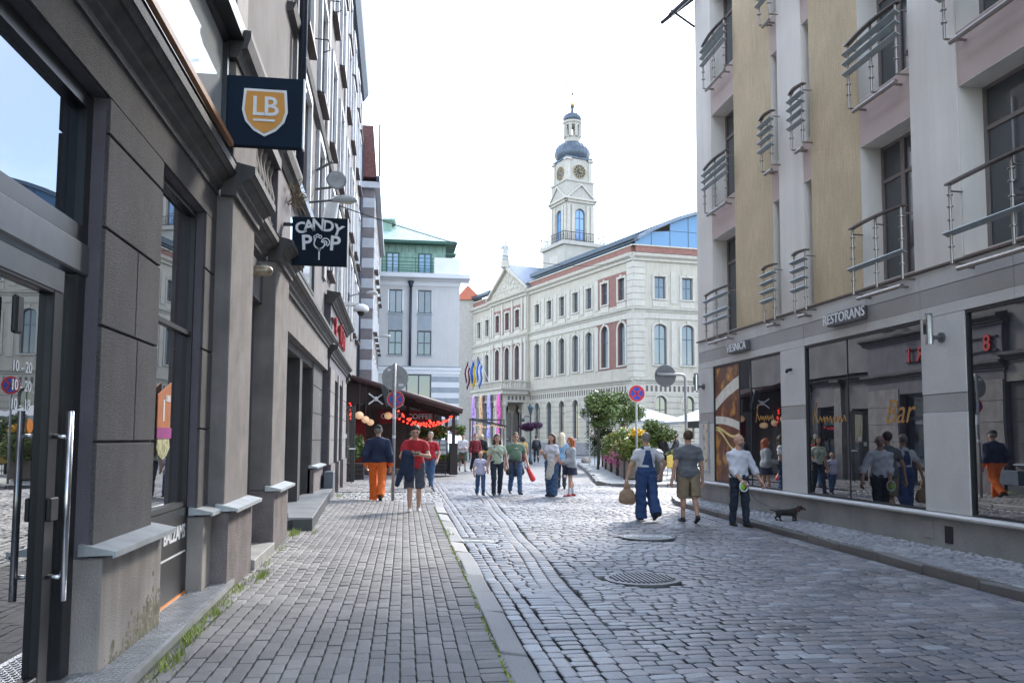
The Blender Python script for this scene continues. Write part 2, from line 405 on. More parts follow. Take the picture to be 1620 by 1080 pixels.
def lay(stones, units, h, matl, parent, name, stuffname, nmax=300, stufflabel=None):
    """stones: (x,y,ztop,sx,sy,rot). The nmax largest in view become objects, the rest one mesh."""
    sz = []
    for i, s in enumerate(stones):
        p = PJ(s[0], s[1], s[2])
        vis = p and -15 < p[0] < 1635 and p[1] < 1092
        sz.append((-(s[3]*s[4])/(s[0]**2+s[1]**2) if vis else 1, i))
    order = sorted(sz); near = {i for v, i in order[:nmax] if v < 0}
    mes = []
    for V, T in units:
        me = mesh_np(name, V, T, np.zeros(len(V))); me.materials.append(matl); me.polygons.foreach_set('use_smooth', [False]*len(T)); mes.append(me)
    VV, TT, tn, off = [], [], [], 0
    g = np.random.default_rng(5)
    for i, (x, y, z, sx, sy, rot) in enumerate(stones):
        u = i*7919 % len(units); tx, ty = g.normal(0, .012), g.normal(0, .016)
        if i in near:
            o = bpy.data.objects.new(name, mes[u]); link(o); o.location = (x, y, z); o.scale = (sx, sy, h); o.rotation_euler = (tx, ty, rot+(math.pi if i % 2 else 0)); o.parent = parent
        else:
            V, T = units[u]; q = V*np.array([sx, sy, h]); q[:, 2] += q[:, 0]*-ty+q[:, 1]*tx
            c, s_ = math.cos(rot), math.sin(rot)
            q = np.c_[q[:, 0]*c-q[:, 1]*s_+x, q[:, 0]*s_+q[:, 1]*c+y, q[:, 2]+z]
            VV.append(q); TT.append(T+off); off += len(V); tn.append(np.full(len(V), g.random()))
    if VV:
        me = mesh_np(stuffname, np.vstack(VV), np.vstack(TT), np.concatenate(tn)); o = mkobj(stuffname, me, matl, parent)
        tag(o, kind='stuff')
ground = one('ground', M_sq, lambda b: b.add([(-900, -900, -.05), (900, -900, -.05), (900, 1500, -.05), (-900, 1500, -.05)], [(0, 1, 2, 3)]))
tag(ground, kind='structure')
road = one('road', M_soil, lambda b: b.add([(.7, 0, -.036), (7.4, 0, -.036), (7.4, 19.3, -.036), (14, 19.3, -.036), (14, 30, -.036), (.7, 30, -.036)], [(0, 1, 2, 3, 4, 5)]))
tag(road, kind='structure')
kL = lambda y: .73+.011*(y-5)           # inner edge of the left kerb
bandX = lambda y: 1.36+.052*(y-5)        # left edge of the lengthwise double row
kR = lambda y: 6.06+.047*(y-7.4)         # road side of the right kerb
island = lambda y: 6.95+(y-27)*.19 if y > 27 else 99.
COVERS = [(4.04, 12.92, .40), (2.76, 9.03, .37), (1.24, 12.6, .30)]
def free(x, y): return all((x-c[0])**2+(y-c[1])**2 > (c[2]+.11)**2 for c in COVERS)
st = []
wob = lambda x, y: .018*math.sin(1.7*y+.6*x)+.012*math.sin(3.1*x-1.2*y)
# lengthwise rows: two gutter rows by the kerb, the double band
for off, w in ((.24, .13), (.375, .12)):
    y = 4.3
    while y < 30:
        l = rnd.uniform(.15, .24); x = kL(y)+off+w/2
        if free(x, y): st.append((x+rnd.gauss(0, .004), y+l/2, .006+wob(x, y)*.4, w-.008, l-.011, rnd.gauss(0, .02)))
        y += l
for off in (0, .155):
    y = 4.3
    while y < 26:
        l = rnd.uniform(.14, .2); x = bandX(y)+off+.075+.02*math.sin(y*1.3)
        if free(x, y): st.append((x, y+l/2, .004+wob(x, y)*.4, .146, l-.012, .052+rnd.gauss(0, .02)))
        y += l
for side in (0, 1):       # gutter row by the right kerb
    y = 5.5
    while y < 18.6:
        l = rnd.uniform(.16, .24); x = kR(y)-.07-.13*side
        st.append((x, y+l/2, .004, .12, l-.016, -.047)); y += l
# cross rows
y = 4.2
while y < 30:
    h = rnd.uniform(.104, .124)
    for seg in (0, 1):
        if seg == 0: x0, x1 = kL(y)+.50, bandX(y)+.004
        else:
            x0 = bandX(y)+.32 if y < 26 else kL(y)+.5
            x1 = kR(y)-.27 if y < 18.7 else (11.5 if y < 26.2 else island(y)-.25)
        x = x0+rnd.uniform(-.02, .02)
        if seg == 0 and x1-x0 < .1: continue
        while x < x1-.05:
            w = min(rnd.uniform(.14, .25), x1-x)
            if x1-x-w < .1: w = x1-x if x1-x < .28 else (x1-x)/2
            cx = x+w/2; cy = y+.05*math.sin(.8*cx+.25*y)+.06*(cx-4)*.4+rnd.gauss(0, .003)
            if w > .07 and free(cx, cy): st.append((cx, cy, wob(cx, cy)*.7+rnd.gauss(0, .0022), w-.013, h-.013, .02+rnd.gauss(0, .015)))
            x += w
    y += h
lay(st, UN, .06, M_cob, road, 'cobblestone', 'cobblestone_field')
# kerb on the left: long worn granite pieces
def kerb_run(parent, pts, w, top, h, matl, inward=1, lmin=.8, lmax=1.3, name='kerb_stone', drop=0.):
    for (ax, ay), (bx_, by_) in zip(pts[:-1], pts[1:]):
        d = Vector((bx_-ax, by_-ay, 0)); L = d.length; d.normalize(); n = Vector((d.y, -d.x, 0))*inward
        n_ = max(1, round(L/rnd.uniform(lmin, lmax)))
        for k in range(n_):
            l = L/n_; c = Vector((ax, ay, 0))+d*(l*(k+.5))+n*(w/2+rnd.gauss(0, .006))
            tl = rnd.gauss(0, .012); b = MB(); b.obox((c.x, c.y, top-h/2+rnd.gauss(0, .008)), d*(l/2-.006)+Vector((0, 0, tl)), n*(w/2)+Vector((0, 0, rnd.gauss(-.008, .006))), Vector((0, 0, h/2)))
            b.build(name, matl, parent, bevel=.018, seg=2)
pav = one('pavement', M_soil, lambda b: b.add([(-2.4, -6, .209), (.5, -6, .064), (.95, -6, .0), (.95, 19.3, .0), (.5, 19.3, .064), (-2.4, 19.3, .209)], [(0, 1, 4, 5), (1, 2, 3, 4)]))
tag(pav, kind='structure')
kerb_run(pav, [(kL(y), y) for y in (-1, 3, 7.1, 11, 15, 19.2)], .2, .075, .2, M_kerb, lmin=.9, lmax=1.4)
ps = []
nx = 0; x = -1.75
while x < .51:
    y = 3.2+(.1 if nx % 2 else 0)
    while y < 19.2:
        xx = x+.011*(y-5); dz = .014*math.sin(xx*2.3+y*.9)+.01*math.sin(y*2.1-xx)
        ps.append((xx+.05, y+.1, .078+max(0, .6-xx)*.05+dz*.2+rnd.gauss(0, .0018), .0905, .1965, .011+rnd.gauss(0, .008))); y += .2
    x += .1; nx += 1
y = 3.2
while y < 19.2:
    ps.append((x+.011*(y-5)+.1, y+.05, .078+rnd.gauss(0, .003), .194, .094, .011+rnd.gauss(0, .01))); y += .1
lay(ps, UNF, .06, M_pav, pav, 'paving_block', 'paving_block_field')
# light setts of the lane crossing the pavement, then far paving
lane = one('lane', M_soil, lambda b: b.add([(-6, 19.3, .012), (1.0, 19.3, .012), (1.05, 23.4, .012), (-6, 23.4, .012)], [(0, 1, 2, 3)])); tag(lane, kind='structure')
ls = []; y = 19.35
while y < 23.3:
    x = -2.2
    while x < kL(y)+.2:
        w = rnd.uniform(.12, .19); ls.append((x+w/2, y+.07, .05+rnd.gauss(0, .005), w-.02, .125, rnd.gauss(0, .04))); x += w
    y += .145
lay(ls, UNS, .05, M_cobl, lane, 'light_sett', 'light_sett_field', 300)
pavf = one('far_pavement', M_soil, lambda b: b.add([(-6, 23.4, .03), (1.05, 23.4, .03), (1.3, 44, .03), (-6, 44, .03)], [(0, 1, 2, 3)])); tag(pavf, kind='structure')
ps = []; y = 23.45
while y < 34:
    x = -2.3
    while x < kL(y)+.05: ps.append((x+.1, y+.1, .06+rnd.gauss(0, .003), .19, .19, 0)); x += .2
    y += .2
lay(ps, UNF, .04, M_pav, pavf, 'paving_slab', 'paving_slab_field', 300)
# right pavement: small setts in arcs
rp_ = one('right_pavement', M_soil, lambda b: b.add([(kR(-6)+.1, -6, .06), (7.6, -6, .06), (7.6, 19.4, .06), (kR(19.4)+.1, 19.4, .06)], [(0, 1, 2, 3)])); tag(rp_, kind='structure')
kerb_run(rp_, [(kR(y), y) for y in (-2, 4, 8, 12, 16, 18.9)]+[(7.1, 20.6), (8.2, 21.2), (14, 21.0)], .14, .1, .24, M_kerbd, lmin=.9, lmax=1.3)
ss = []
y = 4.5
while y < 19.4:
    x = kR(y)+.17; k = 0
    while x < 7.46:
        w = rnd.uniform(.075, .105); t = ((x-kR(y)-.15)/(7.46-kR(y)-.15)-.5)*2
        ss.append((x+w/2, y+.22*(1-t*t)+rnd.gauss(0, .004), .1+rnd.gauss(0, .003), w-.015, .073, -.35*t+rnd.gauss(0, .06))); x += w
    y += .088
lay(ss, UNS, .05, M_sett, rp_, 'small_sett', 'small_sett_field')
# island pavement with its kerb
ip = [(14, 25.3), (9.9, 26.1), (7.9, 26.5), (7.2, 27.0), (7.15, 28.2), (9.4, 39.4), (11.1, 49.1), (12.5, 60), (40, 60), (40, 22)]
isl = one('island_pavement', mat('island_slab', (.3, .3, .29), .6, .2, 1.2, .2, 40, fine=.1), lambda b: b.prism(ip, 2, -.04, .1)); tag(isl, kind='structure')
kerb_run(isl, ip[:8], .16, .112, .2, M_kerb, lmin=.8, lmax=1.1, inward=-1)
# covers
M_iron = mat('cast_iron', (.16, .16, .165), .42, .2, 20, .3, 200, metal=.35)
for i, ((x, y, r), lab) in enumerate(zip(COVERS, ('round metal cover behind the overalls man', 'ribbed round iron cover nearest the camera', 'small round metal cover beside the left kerb'))):
    lab = ('smooth pale round manhole cover in the cobbles in front of the overalls man', 'slotted round iron drain cover in the middle of the cobbles, nearest the camera', 'small pale round cover at the edge of the left kerb')[i]
    t = thing('manhole_cover', lab, 'manhole cover', (x, y, 0), 'covers in the road')
    one('rim', M_iron, lambda b: b.lathe([(r+.05, -.04), (r+.05, .004), (r, .008), (r-.01, -.005), (r-.02, -.04)], (x, y, 0), 40), t)
    def lidf(b):
        b.lathe([(r-.015, -.04), (r-.015, .004), (.01, .009)], (x, y, 0), 40)
        if i == 1:
            k = -r+.05
            while k < r-.04:
                w = math.sqrt(max(0, r*r-k*k))-.05
                if w > .03: b.obox((x+k, y, .012), (.012, 0, 0), (0, w, 0), (0, 0, .008))
                k += .05
        else:
            for q in (.35, .6, .85): b.lathe([(r*q-.008, .006), (r*q-.008, .013), (r*q+.008, .013), (r*q+.008, .004)], (x, y, 0), 36)
    one('lid', M_iron if i == 1 else mat('pale_iron', (.42, .43, .44), .5, .15, 20, .2, 150), lidf, t)
# ================================================================== left building
M_rend = mat('dark_render', (.108, .103, .105), .9, .18, 2.2, .9, 170, streak=.1, fine=.32)
M_rendl = mat('pilaster_render', (.225, .207, .2), .88, .2, 3, .8, 150, streak=.12, fine=.22)
M_dark = mat('dark_painted_plaster', (.115, .105, .122), .75, .12, 4, .35, 120, streak=.15)
M_corn = mat('dark_cornice', (.07, .066, .065), .7, .25, 5, .3, 80, streak=.3)
M_plin = mat('concrete_plinth', (.33, .3, .28), .88, .2, 2.5, .5, 120, streak=.2, var2=((.07, .075, .045), .63, 1.6))
M_plind = mat('rough_plinth', (.17, .148, .148), .9, .25, 4, .8, 60)
M_zinc = mat('zinc_flashing', (.42, .45, .47), .42, .15, 6, .1, 60, metal=.6)
M_plate = mat('tread_plate', (.55, .56, .58), .34, .15, 8, .2, 60, metal=.75)
M_bframe = mat('black_aluminium', (.022, .023, .026), .38, .1, 10, spec=.5)
M_gframe = mat('grey_aluminium', (.12, .125, .135), .4, .1, 10, metal=.3)
M_chrome = mat('brushed_steel', (.55, .55, .56), .25, .08, 30, metal=1.)
M_gls = glass('shop_glass', (.018, .02, .024), 3.3, .006, .012)
M_glw = glass('window_glass', (.025, .03, .035), 1.9, .02, .03)
M_wht = mat('white_paint', (.72, .73, .74), .5, .08, 5)
M_upper = mat('upper_render', (.165, .155, .156), .9, .18, 1.2, .5, 100, streak=.06, fine=.12)
M_sillb = mat('brown_sill', (.06, .038, .035), .55, .2, 8)
M_pipe = mat('dark_blue_pipe', (.035, .045, .07), .4, .15, 8, metal=.3)
M_wood = mat('orange_wood_strip', (.36, .17, .08), .5, .2, 12)
M_slate = mat('step_tile', (.2, .21, .22), .45, .15, 4, .1, 50)
M_blk = mat('black_panel', (.012, .012, .014), .35, .1, 8)
M_org = mat('orange_paint', (.75, .25, .04), .5, .08, 8)
XW = -1.66
ML = lambda X: frame((X, 0, 0), (0, 1, 0), (1, 0, 0))
LB = thing('shop_building', 'long dark grey rendered shop building with tall windows along the left pavement', 'building', (-5, 14, 0))
b = MB(ML(XW)); wall(b, -9, 11.7, .08, 3.66, [(-3.6, .9, .12, 3.48), (2.2, 4.85, .12, 3.48), (5.95, 7.27, .12, 3.48), (8.82, 10.45, .12, 3.2)], .14); b.build('wall', M_dark, LB)
b = MB(ML(-1.8)); wall(b, 11.7, 20.6, .08, 3.66, [(11.9, 15.9, .22, 3.05), (16.3, 18.2, .22, 3.05)], .3); b.build('wall', M_rend, LB)
one('wall', M_dark, lambda b: b.box(8.7, 10.6, -.6, -.55, .08, 3.3).box(11.8, 18.4, -.5, -.46, .1, 3.2), LB, ML(XW))
# render blocks of the piers, with recessed joints
def blocks(a0, a1, zs, d0, d1, split=None, m=M_rend):
    for j in range(len(zs)-1):
        cuts = [a0, a1] if not split or j not in split else [a0, split[j], a1]
        for k in range(len(cuts)-1):
            g = .007
            one('render_block', m, lambda b: b.box(cuts[k]+(g if k else 0), cuts[k+1]-(g if k < len(cuts)-2 else 0), d0, d1, zs[j]+g, zs[j+1]-g), LB, ML(XW), bevel=.005)
blocks(4.85, 5.95, [.94, 1.52, 2.17, 2.73, 3.27, 3.489], -.005, .0222, {1: 5.5, 2: 5.45})
blocks(7.27, 7.66, [.94, 1.62, 2.3, 3.0, 3.489], -.005, .0222)
blocks(.9, 2.2, [.94, 1.52, 2.17, 2.73, 3.27, 3.489], -.005, .0222)
blocks(18.25, 20.55, [.95, 1.5, 2.1, 2.7, 3.2], -.138, -.118)
one('wall_band', M_rend, lambda b: b.box(-9, 7.66, -.002, .022, 3.485, 3.74), LB, ML(XW))
# pilasters, plinths, zinc flashings
for a0, a1 in ((7.66, 8.824), (10.446, 11.704)):
    one('pilaster', M_rendl, lambda b: b.box(a0, a1, -.1, .16, .9, 3.76), LB, ML(XW), bevel=.012)
    one('pilaster_plinth', M_plind, lambda b: b.box(a0-.06, a1+.05, -.1, .21, .05, .9), LB, ML(XW), bevel=.02)
for a0, a1, m, d1 in ((4.846, 6.03, M_plin, .075), (7.266, 7.6, M_plin, .075), (.896, 2.204, M_plin, .075), (18.2, 20.4, M_plind, -.06)):
    one('plinth', m, lambda b: b.box(a0, a1, -.2, d1, .1, .885), LB, ML(XW), bevel=.01)
for a0, a1, d in ((4.80, 6.07, .085), (7.22, 7.6, .085), (7.57, 8.9, .225), (10.36, 11.78, .225), (.88, 2.22, .085), (18.15, 20.4, -.05)):
    one('flashing', M_zinc, lambda b: b.prism([(d-.12, .965), (d-.06, .955), (d+.075, .925), (d+.075, .893), (d+.06, .89), (d+.06, .905), (d-.12, .9)], 0, a0, a1), LB, ML(XW))
# cornice: main run and breaks round the pilasters
prof = lambda d, z, s=1.: [(d-.1, z), (d+.04*s, z), (d+.04*s, z+.05), (d+.08*s, z+.08), (d+.08*s, z+.11), (d+.14*s, z+.16), (d+.16*s, z+.16), (d+.19*s, z+.2), (d+.2*s, z+.2), (d+.2*s, z+.27), (d-.1, z+.34)]
for a0, a1, d in ((-9, 7.63, 0.), (7.6, 8.88, .16), (8.86, 10.42, 0.), (10.39, 11.76, .16), (11.74, 20.6, .0)):
    one('cornice', M_corn, lambda b: b.prism(prof(d, 3.74), 0, a0, a1), LB, ML(XW))
one('frieze', M_rendl, lambda b: b.box(11.7, 20.6, -.16, -.003, 3.2, 3.76), LB, ML(XW))
# first floor front: big glazed bay, pedestals, balusters, second glazed bay
one('wood_strip', M_wood, lambda b: b.box(-4, 7.4, .16, .2, 4.12, 4.17), LB, ML(XW))
for a0, a1 in ((-4, 7.5), (11.9, 15.6)):
    w = window(LB, ML(XW), a0, a1, 4.18, 5.16, .12, M_bframe, glass('display_glass', (.45, .48, .5), 1.8, .03, .05), fw=.06, cols=3 if a0 < 0 else 2, ft=.1)
    one('hood', M_bframe, lambda b: b.box(a0-.1, a1+.12, -.1, .24, 5.162, 5.3), w, ML(XW))
for a0, a1 in ((7.62, 8.82), (10.4, 11.7)):
    one('pedestal', M_dark if a0 > 9 else M_rendl, lambda b: b.box(a0, a1, -.14, .16, 4.1, 5.0), LB, ML(XW), bevel=.01)
    one('pedestal_cap', M_corn, lambda b: b.prism([(-.1, 5.0), (.18, 5.0), (.22, 5.08), (.27, 5.1), (.3, 5.2), (.3, 5.26), (-.1, 5.3)], 0, a0-.08, a1+.08), LB, ML(XW))
bal = [(.05, 0), (.075, .03), (.05, .08), (.045, .14), (.085, .28), (.09, .36), (.045, .55), (.04, .62), (.07, .7), (.075, .76)]
for k in range(6):
    one('baluster', M_rendl, lambda b: b.lathe(bal, (XW+.06, 8.98+k*.25, 4.12), 10), LB, smooth=True)
one('balustrade_rail', M_corn, lambda b: b.box(8.84, 10.38, -.1, .2, 4.88, 5.02), LB, ML(XW))
# dry nest stuck under the pedestal cap
nb = MB()
for k in range(70):
    p = Vector((XW+.18+rnd.random()*.16, 11.0+rnd.random()*.7, 4.75+rnd.random()*.25)); q = p+Vector((rnd.gauss(0, .05), rnd.gauss(0, .08), rnd.gauss(-.05, .06)))
    nb.tube([p, q], .006, 3)
nb.build('nest', mat('dry_straw', (.2, .15, .09), .9, .3, 20), LB)
# upper storeys
sills = (5.75, 9.05, 12.5, 15.0); cols = [1.0, 4.1, 7.1, 9.6, 12.0, 15.4, 18.5, 21.6, 24.7, 27.8, 30.9, 34.0, 36.4]
holes = [(c-.65, c+.65, z, z+(2.25 if z < 14 else 1.5)) for c in cols for z in sills if not (z < 6 and c < 12.5)]
b = MB(ML(-1.78)); wall(b, -9, 37.4, 4.05, 17.3, holes, .16); b.build('upper_wall', M_upper, LB)
for h in holes:
    if h[0] < 6: continue
    w = window(LB, ML(-1.78), h[0], h[1], h[2], h[3], -.06, M_wht, M_glw, fw=.09, cols=2, rows=(h[2]+1.5,) if h[3]-h[2] > 2 else (), sill=(M_sillb, .15, .07))
    one('surround', mat('pale_grey_trim', (.52, .53, .55), .6, .12, 4), lambda b: b.box(h[0]-.17, h[0]-.003, -.01, .075, h[2]-.0, h[3]+.16).box(h[1]+.003, h[1]+.17, -.01, .075, h[2]-.0, h[3]+.16).box(h[0]-.003, h[1]+.003, -.01, .085, h[3]+.003, h[3]+.16), w, ML(-1.78))
for c in (9.0, 14.0, 20.0, 26.2, 32.4):
    one('lesene', mat('pale_render', (.3, .29, .29), .85, .15, 3, .3, 80, streak=.08), lambda b: b.box(c-.3, c+.3, -.02, .06, 5.35, 16.6), LB, ML(-1.78))
one('string_course', M_corn, lambda b: b.prism([(-.05, 8.2), (.1, 8.25), (.14, 8.36), (-.05, 8.4)], 0, 12.8, 37.4), LB, ML(-1.78))
one('eaves', M_pipe, lambda b: b.prism([(-.1, 16.9), (.15, 17.0), (.32, 17.25), (.36, 17.4), (-.1, 17.55)], 0, -9, 37.4), LB, ML(-1.78))
one('roof', mat('roof_tin', (.1, .105, .11), .5, .15, 2), lambda b: b.prism([(.2, 17.45), (-2, 19.5), (-9, 19.5), (-9, 17.3)], 0, -9, 37.4), LB, ML(-1.78))
one('end_wall', M_upper, lambda b: b.box(-9, -8.9, -9, -.02, 0, 17.3).box(37.3, 37.4, -9, -.05, 0, 17.2), LB, ML(-1.78))
one('downpipe', M_pipe, lambda b: b.tube([(-1.62, 13.6, 5.3), (-1.62, 13.6, 16.9)], .07, 10).tube([(-1.62, 13.6, 7.2), (-1.62, 13.6, 7.3)], .085, 10).tube([(-1.62, 13.6, 10.2), (-1.62, 13.6, 10.3)], .085, 10), LB, smooth=True)
for y, z in ((10.6, 8.1), (16.9, 9.8), (19.8, 12.2)):   # anchor hooks on the wall
    one('wall_hook', M_bframe, lambda b: b.tube([(-1.78, y, z), (-1.5, y+.02, z), (-1.46, y+.05, z-.2), (-1.6, y+.08, z-.25)], .014, 6), LB)
# ---- shop door (glass leaf in dark frame), with transom and fanlight
MD = ML(XW-.13)
d = window(LB, MD, 2.2, 4.85, 2.62, 3.47, .06, M_bframe, glass('sky_tinted_glass', (.018, .02, .024), 3.0, .006, .01, coat=(.5, .58, .68)), fw=.09, cols=1, ft=.1, name='fanlight')  # reflection colour tinted blue to imitate a bluer mirrored sky
one('transom', M_gframe, lambda b: b.box(2.2, 4.845, -.03, .075, 2.44, 2.615), LB, MD, bevel=.01)
one('door_frame', M_bframe, lambda b: b.box(4.72, 4.845, -.04, .06, .2, 2.44).box(2.2, 2.3, -.04, .06, .2, 2.44), LB, MD, bevel=.006)
dl = MB(MD); dl.box(2.32, 2.44, -.02, .05, .22, 2.42).box(4.46, 4.58, -.02, .05, .22, 2.42).box(2.44, 4.46, -.02, .05, 2.28, 2.42).box(2.44, 4.46, -.02, .05, .22, .36)
door = dl.build('door', M_bframe, LB, bevel=.006)
one('top_rail_cover', M_gframe, lambda b: b.box(2.34, 4.56, .051, .056, 2.3, 2.41), door, MD)
one('pane', M_gls, lambda b: b.box(2.44, 4.46, .0, .012, .36, 2.28), door, MD)
one('side_light', M_gls, lambda b: b.box(4.585, 4.72, .0, .012, .22, 2.42), LB, MD)
one('handle', M_chrome, lambda b: b.tube([(.13, 0, .72), (.13, 0, 1.68)], .018, 12).tube([(.04, 0, .84), (.13, 0, .84)], .012, 8).tube([(.04, 0, 1.55), (.13, 0, 1.55)], .012, 8), door, frame((XW-.13, 4.52, 0), (1, 0, 0), (0, 1, 0)), smooth=True)
one('lock', M_bframe, lambda b: b.box(4.47, 4.57, .05, .075, 1.12, 1.24), door, MD, bevel=.006)
one('hinge', M_bframe, lambda b: b.box(4.0, 4.07, .045, .075, 2.02, 2.2), door, MD, bevel=.01)
for k, s in enumerate(('10 - 20', '10 - 20', '10 - 18')):
    txt('opening_hours', s, M_wht, basis((XW-.13+.014, 4.22, 1.88-k*.09), (0, 1, 0), (0, 0, 1), (1, 0, 0)), .075, .001, door)
one('orange_sticker', M_org, lambda b: b.lathe([(.035, 0), (.035, .003)], (0, 0, 0), 16), door, basis((XW-.13+.013, 4.33, 1.6), (0, 1, 0), (0, 0, 1), (1, 0, 0)))
# ---- shop window with black foot panel
MWn = ML(XW-.09)
sw = window(LB, MWn, 5.95, 7.27, .98, 3.47, .03, M_bframe, M_gls, fw=.04, cols=1, rows=(2.42,), ft=.08)
one('foot_panel', M_blk, lambda b: b.box(6.03, 7.26, -.03, .04, .2, .975), sw, MWn)
txt('lettering', 'BALZAMS', M_wht, basis((XW-.09+.042, 6.86, .78), (0, 1, 0), (0, 0, 1), (1, 0, 0)), .15, .002, sw, bold=.004)
one('white_line', M_wht, lambda b: b.box(6.2, 7.2, .04, .043, .61, .625), sw, MWn)
one('orange_band', M_org, lambda b: b.box(6.03, 7.26, .04, .046, .215, .285), sw, MWn)
one('poster', mat('poster_orange', (.5, .17, .06), .5, .15, 9), lambda b: b.prism([(6.3, 1.62), (6.64, 1.62), (6.64, 1.97), (6.3, 1.86)], 1, .028, .034), sw, MWn)
txt('lettering', '1', M_wht, basis((XW-.09+.036, 6.45, 1.74), (0, 1, 0), (0, 0, 1), (1, 0, 0)), .22, .001, sw, bold=.006)
txt('lettering', 'UBIE', M_wht, basis((XW-.09+.036, 6.56, 1.84), (0, 1, 0), (0, 0, 1), (1, 0, 0)), .065, .001, sw, bold=.002)
one('poster_strip', mat('magenta_print', (.35, .05, .24), .5), lambda b: b.box(6.28, 6.66, .036, .04, 1.54, 1.62), sw, MWn)
one('poster_leaves', mat('green_print', (.42, .4, .22), .6, .6, 30), lambda b: b.prism([(6.34, 1.42), (6.46, 1.38), (6.56, 1.41), (6.64, 1.47), (6.62, 1.54), (6.32, 1.54), (6.3, 1.47)], 1, .03, .036), sw, MWn)
bw = window(LB, MWn, -3.6, .9, .2, 3.47, .05, M_bframe, M_gls, fw=.06, cols=3, rows=(2.42,), ft=.08)
ms = MB(ML(XW))
for k in range(260):
    a_ = 6.02-abs(rnd.gauss(0, .4)); z_ = .27+abs(rnd.gauss(0, .085))*(.5+(a_-4.9)*.9)
    if 4.86 < a_ < 6.02 and z_ < .86: r_ = rnd.uniform(.006, .026); ms.ell((a_, .0755, z_), (r_*rnd.uniform(.7, 1.6), .0012, r_), 6, 4)
ms.build('moss', mat('moss_stain', (.19, .182, .13), .95, .4, 14, .4, 90), LB)
# doors in the recesses
one('door_jamb', M_dark, lambda b: b.box(8.7, 8.818, -.6, -.005, .1, 3.3), LB, ML(XW)); one('door_jamb', M_dark, lambda b: b.box(10.452, 10.6, -.6, -.005, .1, 3.3), LB, ML(XW))
one('door_soffit', M_dark, lambda b: b.box(8.818, 10.452, -.6, -.005, 3.203, 3.3), LB, ML(XW))
for a0, a1, z1 in ((8.86, 10.4, 3.1), (11.95, 15.85, 3.0), (16.35, 18.15, 3.0)):
    window(LB, ML(XW-.42), a0, a1, .22, z1, .03, M_bframe, M_gls, fw=.1, cols=2, rows=(2.3,))
one('bulkhead_lamp', mat('brass_lamp', (.3, .25, .18), .4, .3, 20, metal=.5), lambda b: b.tube([(XW, 9.15, 3.36), (XW+.05, 9.15, 3.36)], .075, 12).tube([(XW+.05, 9.15, 3.36), (XW+.12, 9.15, 3.36), (XW+.24, 9.15, 3.365), (XW+.29, 9.15, 3.365), (XW+.31, 9.15, 3.365)], [.055, .06, .06, .045, .015], 12), LB, smooth=True)
# steps
S1 = MB(ML(XW)); S1.prism([(-4, -.2), (7.86, -.2), (7.86, .225), (-4, .44)], 2, .06, .255)
tr = S1.build('step', mat('step_concrete', (.2, .2, .195), .85, .2, 3, .5, 80), LB)
def treads(b):
    b.prism([(-4, -.2), (7.88, -.2), (7.88, .235), (-4, .45)], 2, .256, .27)
    b.prism([(-4, .441), (7.88, .226), (7.88, .235), (-4, .45)], 2, .22, .256)
    a = 3.2
    while a < 7.8:
        for k in range(13):
            dd = -.02+k*.026; s = 1 if (k+int(a/.04)) % 2 else -1
            if dd > .435-(a+4)*.0181-.012: continue
            b.obox((a, dd, .2725), (.013, s*.007, 0), (-s*.0025, .0045, 0), (0, 0, .003))
        a += .04
one('tread_plate', M_plate, treads, tr, ML(XW))
one('step', mat('worn_step', (.27, .27, .26), .8, .2, 4, .3, 80), lambda b: b.prism([(8.86, -.5), (10.4, -.5), (10.36, .24), (8.9, .24)], 2, .05, .29), LB, ML(XW), bevel=.01)
sl = one('step', mat('step_riser', (.05, .055, .06), .5, .15, 4), lambda b: b.prism([(11.85, -.3), (20.4, -.3), (20.4, .2), (12.65, .46), (12.6, .18)], 2, .05, .345), LB, ML(XW))
for k in range(9):
    a0 = 12.7+k*.86
    one('step_tile', M_slate, lambda b: b.prism([(a0, -.28), (a0+.85, -.28), (a0+.85, .455-(a0+.85-12.65)*.0335), (a0, .455-(a0-12.65)*.0335)], 2, .346, .36), sl, ML(XW), bevel=.004)
one('wall_box', mat('blue_grey_box', (.1, .12, .15), .4, .2, 5), lambda b: b.box(20.0, 20.6, .0, .22, .361, .75), LB, ML(XW), bevel=.01)
one('hydrant_pipe', mat('rusty_pipe', (.08, .05, .04), .7, .4, 20), lambda b: b.tube([(XW+.12, 11.95, .05), (XW+.12, 11.95, .6), (XW+.04, 11.95, .85)], .05, 8).tube([(XW+.12, 11.95, .42), (XW+.12, 11.95, .5)], .075, 8), LB, smooth=True)
# ---- dark shop section carrying the red sign
MS = ML(-1.62)
b = MB(MS); wall(b, 20.6, 27.2, .05, 5.1, [(22.1, 23.4, .1, 3.1), (24.0, 25.4, .1, 3.1)], .35); b.build('shop_front', M_dark, LB)
one('shop_front_side', M_dark, lambda b: b.box(20.58, 20.62, -.4, -.001, .05, 5.1), LB, MS)
blocks_z = [.9, 1.5, 2.1, 2.7, 3.3]
for a0, a1 in ((20.62, 22.05), (23.45, 23.95), (25.45, 27.2)):
    for j in range(4): one('render_block', M_rendl, lambda b: b.box(a0, a1, .002, .03, blocks_z[j]+.008, blocks_z[j+1]-.008), LB, MS)
    one('plinth', M_plind, lambda b: b.box(a0, a1, -.1, .08, .05, .9), LB, MS)
for z, s in ((3.55, 1.), (4.85, 1.2)):
    one('cornice', M_corn, lambda b: b.prism(prof(0, z, s), 0, 20.5, 27.4), LB, MS)
for z in (.6, 1.2, 1.8, 2.4, 3.0):
    one('side_joint', M_corn, lambda b: b.box(20.57, 20.58, -.35, -.02, z-.006, z+.006), LB, MS)
